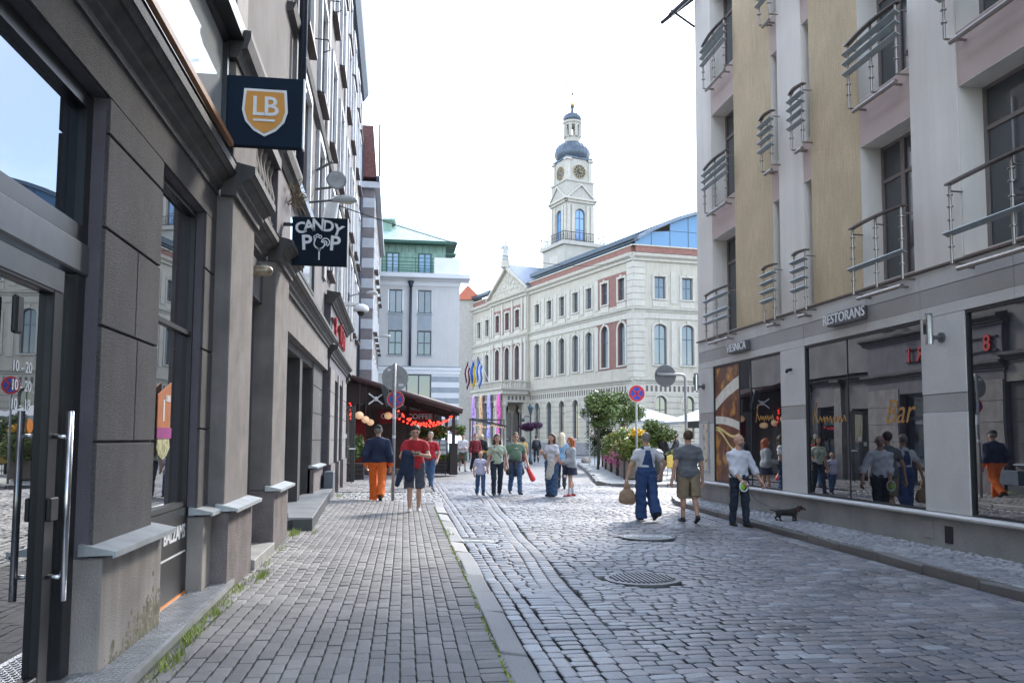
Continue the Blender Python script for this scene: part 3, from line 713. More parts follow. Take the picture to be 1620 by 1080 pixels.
window(LB, ML(-1.9), 22.1, 23.4, .12, 3.08, .03, M_bframe, M_gls, fw=.1, cols=1, rows=(2.3,)); window(LB, ML(-1.9), 24.0, 25.4, .12, 3.08, .03, M_bframe, M_gls, fw=.1, cols=1, rows=(2.3,))
M_red = mat('red_letters', (.42, .02, .025), .5, .08, 8)
one('sign_rail', M_blk, lambda b: b.box(20.7, 24.9, .003, .06, 4.1, 4.14).box(20.7, 24.9, .003, .06, 4.5, 4.54), LB, MS)
txt('sign_letters', '8  V\u012aRI', M_red, basis((-1.53, 22.8, 4.32), (0, 1, 0), (0, 0, 1), (1, 0, 0)), .68, .03, LB, bold=.006, spacing=1.9)
# ---- far bays with pilasters, gold fascia, open glass door
MT = ML(-2.15)
b = MB(MT); wall(b, 27.2, 37.4, .05, 4.1, [(27.9, 29.2, .1, 2.75), (30.3, 31.8, .6, 2.9), (33, 34.5, .6, 2.9)], .25); b.build('shop_front', M_upper, LB)
window(LB, ML(-2.3), 30.3, 31.8, .6, 2.9, .03, M_bframe, M_gls); window(LB, ML(-2.3), 33, 34.5, .6, 2.9, .03, M_bframe, M_gls); one('door_recess', M_blk, lambda b: b.box(27.9, 29.2, -.3, -.26, .1, 2.75), LB, MT)
for a in (29.6, 32.2, 35.0): one('pilaster', M_rendl, lambda b: b.box(a, a+.55, -.05, .2, .05, 3.6), LB, MT); one('pilaster_cap', M_corn, lambda b: b.prism(prof(.2, 3.6, .8), 0, a-.08, a+.63), LB, MT)
one('cornice', M_corn, lambda b: b.prism(prof(0, 3.7, 1.2), 0, 27.4, 37.4), LB, MT)
one('dark_fascia', M_pipe, lambda b: b.box(27.4, 36.8, .0, .3, 4.2, 5.1), LB, MT)
M_gold = mat('gold_leaf', (.62, .42, .13), .32, .2, 10, metal=.8)
txt('gold_lettering', 'Queens -', M_gold, basis((-1.82, 30.2, 4.65), (0, 1, 0), (0, 0, 1), (1, 0, 0)), .85, .02, LB, shear=.3)
gd = thing('glass_door', 'glass shop door in a black frame standing open across the left pavement', 'door', (-1.75, 27.9, 0))
one('frame', M_blk, lambda b: b.box(-2.2, -2.08, 27.85, 27.93, .1, 2.62).box(-1.46, -1.32, 27.85, 27.93, .1, 2.62).box(-2.08, -1.46, 27.85, 27.93, 2.5, 2.62).box(-2.08, -1.46, 27.85, 27.93, .1, .22), gd, bevel=.01)
one('pane', glass('clear_glass', ior=1.45, see=.93), lambda b: b.box(-2.08, -1.46, 27.88, 27.89, .22, 2.5), gd)
one('handle', M_wht, lambda b: b.box(-1.5, -1.3, 27.8, 27.85, 1.18, 1.215), gd)
one('sticker', M_wht, lambda b: b.box(-1.93, -1.8, 27.866, 27.875, 1.35, 1.5).box(-1.72, -1.58, 27.866, 27.875, 1.55, 1.68).lathe([(.055, 0), (.055, .004)], (-1.52, 27.84, 1.28), 14), gd)
one('foot_rod', M_bframe, lambda b: b.tube([(-1.4, 27.84, 0), (-1.4, 27.84, .3)], .012, 6), gd)
# ---- banded corner building further on
QB = thing('banded_building', 'tall narrow building with brown and white banded corner past the left shops', 'building', (-5, 50, 0))
M_qb = mat('brown_band', (.17, .155, .165), .85, .12, 3, .3, 80); M_qw = mat('white_band', (.42, .44, .48), .8, .1, 3, .2, 80)
one('wall', M_upper, lambda b: b.box(-9, -1.24, 42, 58, 0, 14.6), QB)
for k in range(27):
    z = .3+k*.52
    one('quoin', M_qw if k % 2 else M_qb, lambda b: b.box(-1.82, -1.2-(0 if k % 2 else .02), 41.93, 42.6, z+.006, z+.514), QB, bevel=.01)
one('corner_pipe', M_pipe, lambda b: b.tube([(-1.88, 41.85, .2), (-1.88, 41.85, 17)], .06, 8), QB, smooth=True)
one('mansard', mat('red_roof_tile', (.13, .055, .05), .8, .4, 9, .5, 30), lambda b: b.prism([(-1.15, 14.9), (-1.35, 17.6), (-9, 17.6), (-9, 14.9)], 1, 41.9, 58), QB)
one('mansard_rail', M_pipe, lambda b: b.box(-1.15, -.98, 41.7, 58, 14.62, 14.9).tube([(-1.0, 41.72, 14.9), (-1.02, 41.72, 17.6)], .05, 6), QB)
one('cornice', M_qw, lambda b: b.box(-1.9, -.95, 41.75, 58.1, 14.3, 14.62), QB)
for z in (3.9, 7.1, 10.4):
    for a in (44, 46.8, 49.6, 52.4, 55.2):
        window(QB, ML(-1.24), a-.6, a+.6, z, z+2.0, .06, M_wht, M_glw, fw=.1, cols=2, sill=(M_sillb, .22, .08))
# ================================================================== things fixed to the left building
def arm_lamp(y, z, x1, label):
    t = thing('street_lamp', label, 'street lamp', (-1.7, y, z), 'arm lamps on the left facades')
    one('arm', M_gframe, lambda b: b.tube([(-1.72, y, z-.16), (-1.5, y, z-.08), (x1-.17, y, z-.025)], .02, 8).box(-1.8, -1.7, y-.07, y+.07, z-.3, z-.05), t, smooth=False)
    def headf(b): b.tube([(x1-.2, y, z-.03), (x1-.13, y, z-.01), (x1, y, z), (x1+.13, y, z), (x1+.2, y, z-.01), (x1+.23, y, z-.02)], [.03, .055, .075, .072, .045, .012], 12)
    one('lamp_head', mat('lamp_grey', (.4, .42, .42), .4, .1, 10), headf, t, smooth=True)
    one('lens', mat('yellowed_lens', (.6, .53, .3), .25, .15, 20), lambda b: b.ell((x1+.08, y, z-.03), (.12, .05, .055), 14, 8), t, smooth=True)
arm_lamp(14., 5.6, -.93, 'grey arm street lamp just above the candy shop sign, nearest of the arm lamps')
arm_lamp(30., 6.82, -.93, 'grey arm street lamp halfway along the left facades, above the dome camera')
arm_lamp(45., 7.1, -.55, 'farthest grey arm street lamp, in front of the pale building windows')
t = thing('dome_camera', 'white dome security camera on a bracket above the red letters', 'camera', (-1.6, 25.6, 5.4))
one('bracket', M_wht, lambda b: b.box(-1.75, -1.15, 25.5, 25.72, 5.62, 5.7), t)
one('housing', M_wht, lambda b: b.lathe([(.1, .22), (.2, .16), (.24, .05), (.22, 0), (.05, -.01)][::-1], (-1.1, 25.6, 5.45), 16), t, smooth=True)
one('dome', M_blk, lambda b: b.ell((-1.1, 25.6, 5.44), (.13, .13, .14), 14, 8), t, smooth=True)
t = thing('satellite_dish', 'small pale satellite dish with cables above the candy shop sign', 'satellite dish', (-1.6, 17.5, 7))
one('dish', mat('dull_grey', (.3, .31, .32), .6), lambda b: b.lathe([(.02, 0), (.12, .02), (.2, .06), (.205, .07), (.12, .04), (.02, .02)], (0, 0, 0), 22), t, basis((-1.32, 17.4, 6.95), (1, .2, 0), (0, .1, 1), (.2, -1, .2)), smooth=True)
one('mount', M_gframe, lambda b: b.tube([(-1.75, 17.5, 6.8), (-1.35, 17.45, 6.85), (-1.32, 17.4, 6.95)], .025, 6).tube([(-1.75, 17.5, 7.2), (-1.4, 17.45, 7.4)], .03, 8), t)
one('vent_hood', M_wht, lambda b: b.tube([(-1.5, 17.9, 5.3), (-1.5, 17.9, 6.2), (-1.42, 17.85, 6.6), (-1.3, 17.8, 6.75)], [.16, .16, .14, .06], 10), t, smooth=True)
# hanging square signs
def hang_sign(name, label, y, x0, x1, z0, z1, m):
    t = thing(name, label, 'sign', ((x0+x1)/2, y, z0))
    one('board', m, lambda b: b.box(x0, x1, y-.04, y+.04, z0, z1), t, bevel=.004)
    one('edge', M_wht, lambda b: b.box(x1-.0, x1+.012, y-.042, y+.042, z0-.003, z1+.003), t)
    one('bracket', M_bframe, lambda b: b.box(x0-.12, x0-.002, y-.02, y+.02, z1-.12, z1-.08).box(x0-.12, x0-.002, y-.02, y+.02, z0+.08, z0+.12), t)
    return t
FS = lambda x, y, z: basis((x, y, z), (1, 0, 0), (0, 0, 1), (0, -1, 0))
t = hang_sign('shield_sign', 'dark blue square hanging sign with an orange shield lettered LB', 7.5, -1.545, -.875, 4.16, 4.80, mat('navy_board', (.012, .022, .04), .85, .1, 5, spec=.15))
def shield(b, s, d0, d1):
    P = [(-.185, .2), (.185, .2), (.2, .0), (.17, -.1), (.1, -.18), (0, -.235), (-.1, -.18), (-.17, -.1), (-.2, .0)]
    b.prism([(p[0]*s, p[1]*s) for p in P], 2, d0, d1)
one('shield_border', M_wht, lambda b: shield(b, 1.0, 0, .012), t, FS(-1.205, 7.459, 4.48))
one('shield', mat('amber_paint', (.62, .27, .035), .45, .06, 6), lambda b: shield(b, .88, .0125, .018), t, FS(-1.205, 7.459, 4.48))
txt('letter', 'L', M_wht, FS(-1.262, 7.438, 4.51), .25, .004, t, bold=.003); txt('letter', 'B', M_wht, FS(-1.152, 7.438, 4.51), .25, .004, t, bold=.003)
one('underline', M_wht, lambda b: b.box(-.1, .09, -.1, -.08, 0, .006), t, FS(-1.205, 7.44, 4.48))
t = hang_sign('candy_sign', 'black square hanging sign reading CANDY POP with a lollipop rooster', 11., -1.385, -.67, 3.82, 4.46, mat('ink_board', (.01, .018, .03), .85, .1, 5, spec=.15))
cx_, cz_ = -1.03, 4.14
for ch, x, z, r, s in (('C', -.245, .165, .22, .2), ('A', -.14, .2, .1, .2), ('N', -.02, .215, 0, .21), ('D', .11, .2, -.1, .2), ('Y', .235, .15, -.3, .2), ('P', -.165, -.03, .06, .27), ('P', .2, -.03, -.06, .27)):
    m_ = FS(cx_+x, 10.957, cz_+z) @ Matrix.Rotation(r, 4, 'Z'); txt('letter', ch, M_wht, m_, s*1.02, .003, t, bold=.006)
lp = MB(FS(cx_+.02, 10.957, cz_))
def ringp(b, c, r, w, a0=0, a1=6.283, n=20):
    for k in range(n):
        t0, t1 = a0+(a1-a0)*k/n, a0+(a1-a0)*(k+1)/n
        b.prism([(c[0]+r*math.cos(t0), c[1]+r*math.sin(t0)), (c[0]+(r+w)*math.cos(t0), c[1]+(r+w)*math.sin(t0)), (c[0]+(r+w)*math.cos(t1), c[1]+(r+w)*math.sin(t1)), (c[0]+r*math.cos(t1), c[1]+r*math.sin(t1))], 2, 0, .004)
ringp(lp, (-.02, -.03), .06, .016, 2.6, 6.6); ringp(lp, (.06, -.01), .045, .014, -1.3, 3.2); ringp(lp, (.05, -.02), .02, .014, -1.3, 3.2)
for q in ((-.075, .055), (-.045, .075), (-.01, .06)): ringp(lp, q, .012, .013, 0, 6.283, 10)
lp.box(-.03, -.012, -.25, -.1, 0, .004).prism([(-.1, .02), (-.065, .035), (-.07, .0)], 2, 0, .004).prism([(-.05, -.09), (.01, -.09), (-.012, -.135), (-.03, -.135)], 2, 0, .004)
lp.build('lollipop_mark', M_wht, t)
# cable over the street
cab = MB(); P0, P1 = Vector((-1.7, 22.5, 7.9)), Vector((21.3, 72.6, 18.3)); pts = []
for k in range(41):
    s = k/40; p = P0.lerp(P1, s); p.z -= 1.2*4*s*(1-s); pts.append(p)
cab.tube(pts, .016, 5); tag(cab.build('overhead_cable', mat('black_rubber', (.015, .015, .015), .95, spec=.05)), 'thin dark cable slung across the sky from the left facade', 'cable')
# ================================================================== right building
MRf = lambda X: frame((X, 0, 0), (0, 1, 0), (-1, 0, 0))
XR = 7.48
RB = thing('hotel_building', 'ochre and white hotel with glass rail balconies and dark shop windows on the right', 'building', (13, 8, 0))
M_och = mat('ochre_scratch_render', (.58, .465, .305), .9, .08, 1.2, .5, 60, streak=.14, fine=.14, sscale=7.)
M_whr = mat('white_render', (.74, .70, .645), .85, .06, .8, .15, 80, streak=.07, sscale=1.)
M_mau = mat('mauve_render', (.5, .395, .365), .88, .06, 1.5, .15, 80)
M_gran = mat('pale_granite', (.56, .55, .535), .5, .06, 2, .1, 120, fine=.12)
M_grand = mat('grey_granite', (.37, .36, .35), .35, .1, 1.5, .05, 120, fine=.12)
M_plr = mat('plinth_granite', (.26, .257, .25), .7, .2, 1.6, .3, 90, fine=.15)
M_tau = mat('taupe_frame', (.2, .175, .165), .45, .06, 5)
M_curt = glass('curtained_glass', (.06, .067, .075), 1.7, .02, .02)
M_gls2 = glass('dark_shop_glass', (.012, .013, .017), 2.8, .006, .03)
M_rail = mat('bronze_rail', (.13, .105, .095), .4, .1, 10, metal=.4)
M_post = mat('steel_post', (.3, .27, .25), .35, .1, 10, metal=.7)
M_slat = mat('green_glass_slat', (.32, .365, .37), .25, .1, 6)
M_out = mat('hotel_body', (.5, .49, .48), .9, .05, 2)
MR = MRf(XR)
one('core', M_out, lambda b: b.box(-8, 19.58, -14, -1.2, .05, 20.4).box(19.3, 19.58, -1.21, -.02, .05, 20.4).box(-8, 19.3, -1.2, -.6, 3.5, 3.96), RB, MR)
one('plinth', M_plr, lambda b: b.box(-8, 19.6, -1.2, .02, .06, .5), RB, MR)
for k in range(20):
    a1 = 19.62-k*1.4
    one('ledge_stone', M_gran, lambda b: b.prism([(-.2, .5), (.07, .5), (.085, .52), (.085, .54), (.05, .565), (-.2, .57)], 0, a1-1.394, a1), RB, MR)
pil = ((18.69, 19.62), (14.26, 15.2), (9.91, 10.83), (5.4, 6.4), (1.2, 2.2))
for a0, a1 in pil:
    for z0, z1, m in ((.575, 1.945, M_gran), (1.95, 2.2, M_grand), (2.205, 3.29, M_gran)):
        one('granite_panel', m, lambda b: b.box(a0, a1, -.3, .0 if m is M_gran else -.006, z0, z1), RB, MR, bevel=.004)
wins = ((15.2, 18.69, (16.68, 17.27)), (10.83, 14.26, (12.87,)), (6.4, 9.91, (8.1,)), (2.2, 5.4, (3.8,)), (-4, 1.2, (-1.4,)))
for a0, a1, mull in wins:
    b = MB(MR)
    b.box(a0, a0+.03, -.09, -.02, .57, 3.29).box(a1-.03, a1, -.09, -.02, .57, 3.29).box(a0+.03, a1-.03, -.09, -.02, 3.25, 3.29).box(a0+.03, a1-.03, -.09, -.02, .57, .6)
    for m_ in mull: b.box(m_-.008, m_+.008, -.09, -.045, .6, 3.25)
    w = b.build('shop_window', M_bframe, RB)
    ed = [a0+.03]+list(mull)+[a1-.03]
    for i in range(len(ed)-1):
        if a0 > 15 and i == 2: continue
        one('pane', M_gls2, lambda q: q.box(ed[i]+.004, ed[i+1]-.004, -.066, -.056, .6, 3.25), w, MR)
    if a0 > 15: SW1 = w
    elif a0 > 10: SW2 = w
# printed panel in the far window
pp = one('printed_panel', mat('brown_print', (.16, .06, .03), .3, .5, 3.5, var2=((.62, .3, .06), .56, 2.6)), lambda b: b.box(17.28, 18.66, -.065, -.05, .6, 3.25), SW1, MR)
M_pw = mat('print_white', (.72, .7, .62), .35)
def ribbon(b, pts, w):
    for (p, q) in zip(pts[:-1], pts[1:]):
        b.prism([(p[0], p[1]-w*p[2]), (q[0], q[1]-w*q[2]), (q[0], q[1]+w*q[2]), (p[0], p[1]+w*p[2])], 1, -.049, -.046)
cv = lambda f: [(18.64-1.34*k/14,)+f(k/14) for k in range(15)]
one('print_ribbon', M_pw, lambda b: (ribbon(b, cv(lambda t: (2.38+.45*t+.05*math.sin(3*t), 1.)), .14), ribbon(b, cv(lambda t: (2.02-.16*t*t, 1.)), .09)), pp, MR)
one('print_ribbon', mat('print_yellow', (.75, .62, .25), .35), lambda b: (ribbon(b, cv(lambda t: (1.86-.3*math.sin(2.6*t)*t-.02, .6)), .05), ribbon(b, cv(lambda t: (1.8-.62*math.sin(2.2*t)*min(1, t*1.3)+.25*t*t, .6)), .05)), pp, MR)
M_goldp = mat('gold_script', (.4, .2, .05), .5, .2, 20)
RT = lambda a, z: basis((XR+.053, a, z), (0, -1, 0), (0, 0, 1), (-1, 0, 0))
txt('script', 'Bar', M_goldp, RT(11.5, 1.98), .52, .001, SW2, shear=.35)
def scrawl(a, z, n, s, par):      # worn handwriting, no longer readable
    pts = [(.3*s, -1.1*s, 0), (1.1*s, 1.6*s, 0), (.7*s, .3*s, 0), (1.6*s, -.9*s, 0)]
    for k in range(n*4): pts.append((1.8*s+k*.19*s, .32*s*math.sin(k*1.57)-.55*s+.1*s*math.sin(k*.7), 0))
    one('script', M_goldp, lambda b: b.tube(pts, .011, 4), par, RT(a, z))
scrawl(14.1, 2.0, 8, .15, SW2); scrawl(16.5, 2.08, 6, .14, SW1)
# fascia rows with joints
cuts = [19.62, 18.0, 16.2, 14.26, 12.2, 10.83, 9.0, 7.2, 5.4, 3.4, 1.2, -1, -4, -8]
for z0, z1, m in ((3.295, 3.44, M_gran), (3.445, 3.7, M_grand), (3.705, 3.96, M_gran)):
    for c1, c0 in zip(cuts[:-1], cuts[1:]):
        one('granite_panel', m, lambda b: b.box(c0+.003, c1-.003, -.3, .0 if m is M_gran else -.006, z0, z1), RB, MR, bevel=.003)
one('ledge', M_rail, lambda b: b.box(-8, 19.66, -.3, .035, 3.965, 3.995), RB, MR)
# upper strips
TOP = 20.4  # unseen top, raised so its shadow reaches higher up the left facade
strips = [(18.6, 19.6, M_whr, .0), (15.4, 17.25, M_och, 0), (14.12, 15.08, M_whr, .015), (12.25, 13.84, M_och, 0), (9.88, 10.89, M_whr, .015), (5.6, 7.6, M_och, 0), (3.2, 4.2, M_whr, .015), (-8, 1.6, M_och, 0)]
for a0, a1, m, o in strips: one('wall_strip', m, lambda b: b.box(a0, a1, -.9, o, 3.996, TOP), RB, MR)
FL = [(4.02, 6.35), (7.1, 9.4), (10.18, 12.45), (13.2, 15.5), (16.2, 18.5)]
def reveal(b, a0, a1, z0, z1, d0, d1):
    b.box(a0, a0+.012, d1, d0, z0, z1).box(a1-.012, a1, d1, d0, z0, z1).box(a0, a1, d1, d0, z1-.012, z1).box(a0, a1, d1, d0, z0, z0+.012)
def rail_wide(a0, a1, z, nsl, w):
    """glass-slat railing in front of a French window"""
    r = MB(MR); n = 7; n1 = .2
    for k in range(n):
        t0, t1 = k/n, (k+1)/n; aa0 = a0-.04+(a1-a0+.08)*t0; aa1 = a0-.04+(a1-a0+.08)*t1
        d0 = .17+.06*math.sin(math.pi*t0); d1 = .17+.06*math.sin(math.pi*t1)
        r.prism([(aa0, d0-.04), (aa1, d1-.04), (aa1, d1+.05), (aa0, d0+.05)], 2, z+.95, z+.975)
    rl = r.build('railing', M_rail, w)
    pos = [a0+.03, (a0+a1)/2, a1-.03]
    if a1-a0 < .8: pos = [a0+.02, a1-.02]
    for a in pos:
        p = MB(MR)
        p.tube([(a, .19, z-.12), (a, .19, z+.95)], .02, 8).tube([(a, .19, z-.12), (a, .0, z-.12)], .016, 6).tube([(a, .19, z+.86), (a, .0, z+.86)], .012, 6)
        for q in (.1, .28, .46, .64, .8): p.tube([(a, .19, z+q), (a, .19, z+q+.015)], .042, 8)
        p.build_one('post', M_post, rl)
    for q in nsl:
        one('glass_slat', M_slat, lambda b: b.obox(((a0+a1)/2, .215, z+q), ((a1-a0)/2+.06, 0, 0), (0, .045, .022), (0, -.003, .006)), rl, MR)
    one('tray_light', M_post, lambda b: b.tube([(a0+.1, .16, z-.2), (a1-.1, .16, z-.2)], .035, 8).tube([(a0+.2, 0, z-.2), (a0+.2, .16, z-.2)], .02, 6).tube([(a1-.2, 0, z-.2), (a1-.2, .16, z-.2)], .02, 6), rl, MR)
for a0, a1, wide in ((17.25, 18.6, 1), (10.89, 12.25, 1), (7.6, 9.88, 1), (4.2, 5.6, 1), (1.6, 3.2, 1), (15.08, 15.4, 0), (13.84, 14.12, 0)):
    b = MB(MR); wall(b, a0, a1, 3.996, TOP, [(a0+.001, a1-.001, z0, z1) for z0, z1 in FL], .02, -.004); b.build('spandrel', M_mau, RB)
    for i, (z0, z1) in enumerate(FL):
        b = MB(MR); b.box(a0, a0+.06, -.42, -.36, z0, z1).box(a1-.06, a1, -.42, -.36, z0, z1).box(a0+.06, a1-.06, -.42, -.36, z1-.06, z1).box(a0+.06, a1-.06, -.42, -.36, z0, z0+.06)
        if wide:
            c = (a0+a1)/2+.1; b.box(a0+.06, a1-.06, -.42, -.364, z1-.62, z1-.56)
            b.box(c-.05, c+.05, -.42, -.362, z0+.06, z1-.06)
        w = b.build('window', M_tau, RB)
        if wide:
            for x0, x1 in ((a0+.05, c-.04), (c+.04, a1-.05)):
                one('pane', M_curt, lambda q: q.box(x0, x1, -.4, -.39, z0+.05, z1-.61), w, MR); one('pane', M_curt, lambda q: q.box(x0, x1, -.4, -.39, z1-.57, z1-.05), w, MR)
        else: one('pane', M_curt, lambda q: q.box(a0+.05, a1-.05, -.4, -.39, z0+.05, z1-.05), w, MR)
        one('reveal', M_whr, lambda q: reveal(q, a0, a1, z0, z1, -.006, -.36), w, MR)
        if i < 3:
            if wide: rail_wide(a0, a1, z0, (.28,) if i == 0 and a1 < 13 else (.46, .64, .8) if i else (.28, .46, .8), w)
            else: rail_wide(a0-.09, a1+.09, z0, (.28, .46, .64, .8), w)
one('roof', mat('roof_tin', (.1, .105, .11)), lambda b: b.prism([(.35, 20.4), (.35, 20.55), (-4, 22.5), (-14, 22.5), (-14, 20.4)], 0, -8.2, 19.8), RB, MR)
one('awning_frame', M_bframe, lambda b: b.tube([(7.45, 19.62, 12.9), (6.6, 19.62, 12.2)], .05, 6).tube([(7.45, 19.4, 13.0), (6.75, 19.4, 12.3)], .06, 6).tube([(6.6, 19.62, 12.2), (6.75, 19.4, 12.3)], .04, 6).tube([(7.48, 19.6, 12.15), (6.85, 19.6, 12.55)], .03, 6), RB)
# signs, lamps, vents, poster
def letter_sign(s, a0, a1, z0, z1, lab, size):
    t = thing('wall_sign', lab, 'sign', (XR-.1, (a0+a1)/2, z0))
    one('box', mat('grey_sign_box', (.1, .1, .11), .4), lambda b: b.box(a0, a1, .004, .12, z0, z1), t, MR, bevel=.006)
    txt('letters', s, M_wht, basis((XR-.128, (a0+a1)/2, (z0+z1)/2), (0, -1, 0), (0, 0, 1), (-1, 0, 0)), size, .006, t, bold=.001)
letter_sign('RESTORANS', 12.15, 13.2, 3.5, 3.72, 'grey wall sign with white letters RESTORANS above the middle shop window', .235)
letter_sign('VIESNICA', 16.55, 17.5, 3.47, 3.68, 'small grey wall sign with white letters VIESNICA near the hotel corner', .24)
def wall_lamp(a, z, lab):
    t = thing('wall_lamp', lab, 'wall lamp', (XR-.15, a, z), 'tube lamps on the hotel wall')
    one('tube', M_chrome, lambda b: b.tube([(XR-.2, a, z-.2), (XR-.2, a, z+.2)], .058, 16), t, smooth=False)
    one('lens', M_gls2, lambda b: b.box(XR-.262, XR-.24, a-.03, a+.03, z-.06, z+.14), t)
    one('cap', M_gframe, lambda b: b.tube([(XR-.2, a, z+.2), (XR-.2, a, z+.23)], [.06, .045], 16), t)
    one('arm', M_gframe, lambda b: b.tube([(XR-.15, a, z-.1), (XR, a, z-.1)], .03, 8).tube([(XR-.03, a, z-.1), (XR+.0, a, z-.1)], .07, 14), t)
wall_lamp(10.36, 3.08, 'steel tube wall lamp on the grey pillar right of the middle shop window')
wall_lamp(19.25, 2.95, 'steel tube wall lamp on the corner pillar of the hotel')
t = thing('menu_poster', 'narrow framed menu poster on the corner pillar of the hotel', 'poster', (XR-.02, 19.1, .8))
one('frame', M_zinc, lambda b: b.box(18.93, 19.3, .003, .03, .75, 2.0), t, MR, bevel=.006)
one('sheet', mat('poster_sheet', (.6, .55, .45), .4, .2, 8, var2=((.2, .1, .06), .55, 7.)), lambda b: b.box(18.98, 19.25, .031, .034, .82, 1.94), t, MR)
one('vent', M_blk, lambda b: b.box(10.24, 10.4, .021, .03, .17, .4), RB, MR); one('vent', M_plr, lambda b: b.box(10.66, 10.86, .021, .032, .2, .43), RB, MR)
one('vent', M_plr, lambda b: b.box(15.3, 15.45, .021, .03, .22, .4), RB, MR)
t = thing('pillar_camera', 'tiny dark camera on the grey pillar between the two shop windows', 'camera', (XR-.1, 14.75, 2.85))
one('body', M_blk, lambda b: b.tube([(XR, 14.75, 2.9), (XR-.1, 14.75, 2.88), (XR-.12, 14.7, 2.85)], .03, 8), t)
# ================================================================== town hall
c0 = Vector((21.55, 72.78, 0)); az = R(-17.8)
uL = Vector((math.sin(az), math.cos(az), 0)); nL = Vector((-uL.y, uL.x, 0))
az2 = R(83); uR = Vector((math.sin(az2), math.cos(az2), 0)); nR = Vector((uR.y, -uR.x, 0))
MA = frame(c0, uL, nL); MB2 = frame(c0, uR, nR)
TH = thing('town_hall', 'cream and red brick town hall with arched windows across the square', 'town hall', (30, 85, 0))
def groove_mat(name, col, step=.55):
    m = mat(name, col, .85, .08, 1.2, 0, 40, streak=.12)
    N, Lk = m.node_tree.nodes, m.node_tree.links; b = N['Principled BSDF']
    g = N.new('ShaderNodeNewGeometry'); s = N.new('ShaderNodeSeparateXYZ'); Lk.new(g.outputs['Position'], s.inputs[0])
    dv = N.new('ShaderNodeMath'); dv.operation = 'DIVIDE'; dv.inputs[1].default_value = step; Lk.new(s.outputs['Z'], dv.inputs[0])
    fr = N.new('ShaderNodeMath'); fr.operation = 'FRACT'; Lk.new(dv.outputs[0], fr.inputs[0])
    gt = N.new('ShaderNodeMath'); gt.operation = 'GREATER_THAN'; gt.inputs[1].default_value = .09; Lk.new(fr.outputs[0], gt.inputs[0])
    bp = N.new('ShaderNodeBump'); bp.inputs['Strength'].default_value = 1; bp.inputs['Distance'].default_value = .05; Lk.new(gt.outputs[0], bp.inputs['Height']); Lk.new(bp.outputs[0], b.inputs['Normal'])
    old = b.inputs['Base Color'].links[0].from_socket
    mr = N.new('ShaderNodeMapRange'); mr.inputs[3].default_value = .62; mr.inputs[4].default_value = 1; Lk.new(gt.outputs[0], mr.inputs[0])
    sc = N.new('ShaderNodeVectorMath'); sc.operation = 'SCALE'; Lk.new(old, sc.inputs[0]); Lk.new(mr.outputs[0], sc.inputs['Scale']); Lk.new(sc.outputs[0], b.inputs['Base Color'])
    return m
M_rust = groove_mat('rusticated_stone', (.42, .38, .315)); M_crm = mat('cream_stucco', (.43, .388, .32), .85, .07, 1.5, .1, 40, streak=.14)
M_trim = mat('pale_stone_trim', (.465, .428, .365), .8, .07, 2, 0, 40, streak=.12)
M_brk = mat('red_brick', (.22, .105, .085), .85, .15, 3, .2, 30, fine=.1)
M_thf = mat('slate_frame', (.07, .085, .1), .45, .1, 4)
M_thg = glass('hall_glass', (.05, .055, .065), 2.2, .03, .06)
M_roof = mat('blue_grey_metal_roof', (.14, .175, .22), .38, .12, 1.5, .1, 20, metal=.4)
M_roofd = mat('dark_roof_edge', (.045, .06, .08), .35, .1, 2, metal=.3)
M_skg = glass('sky_glass', (.10, .2, .33), 1.9, .02, .02)
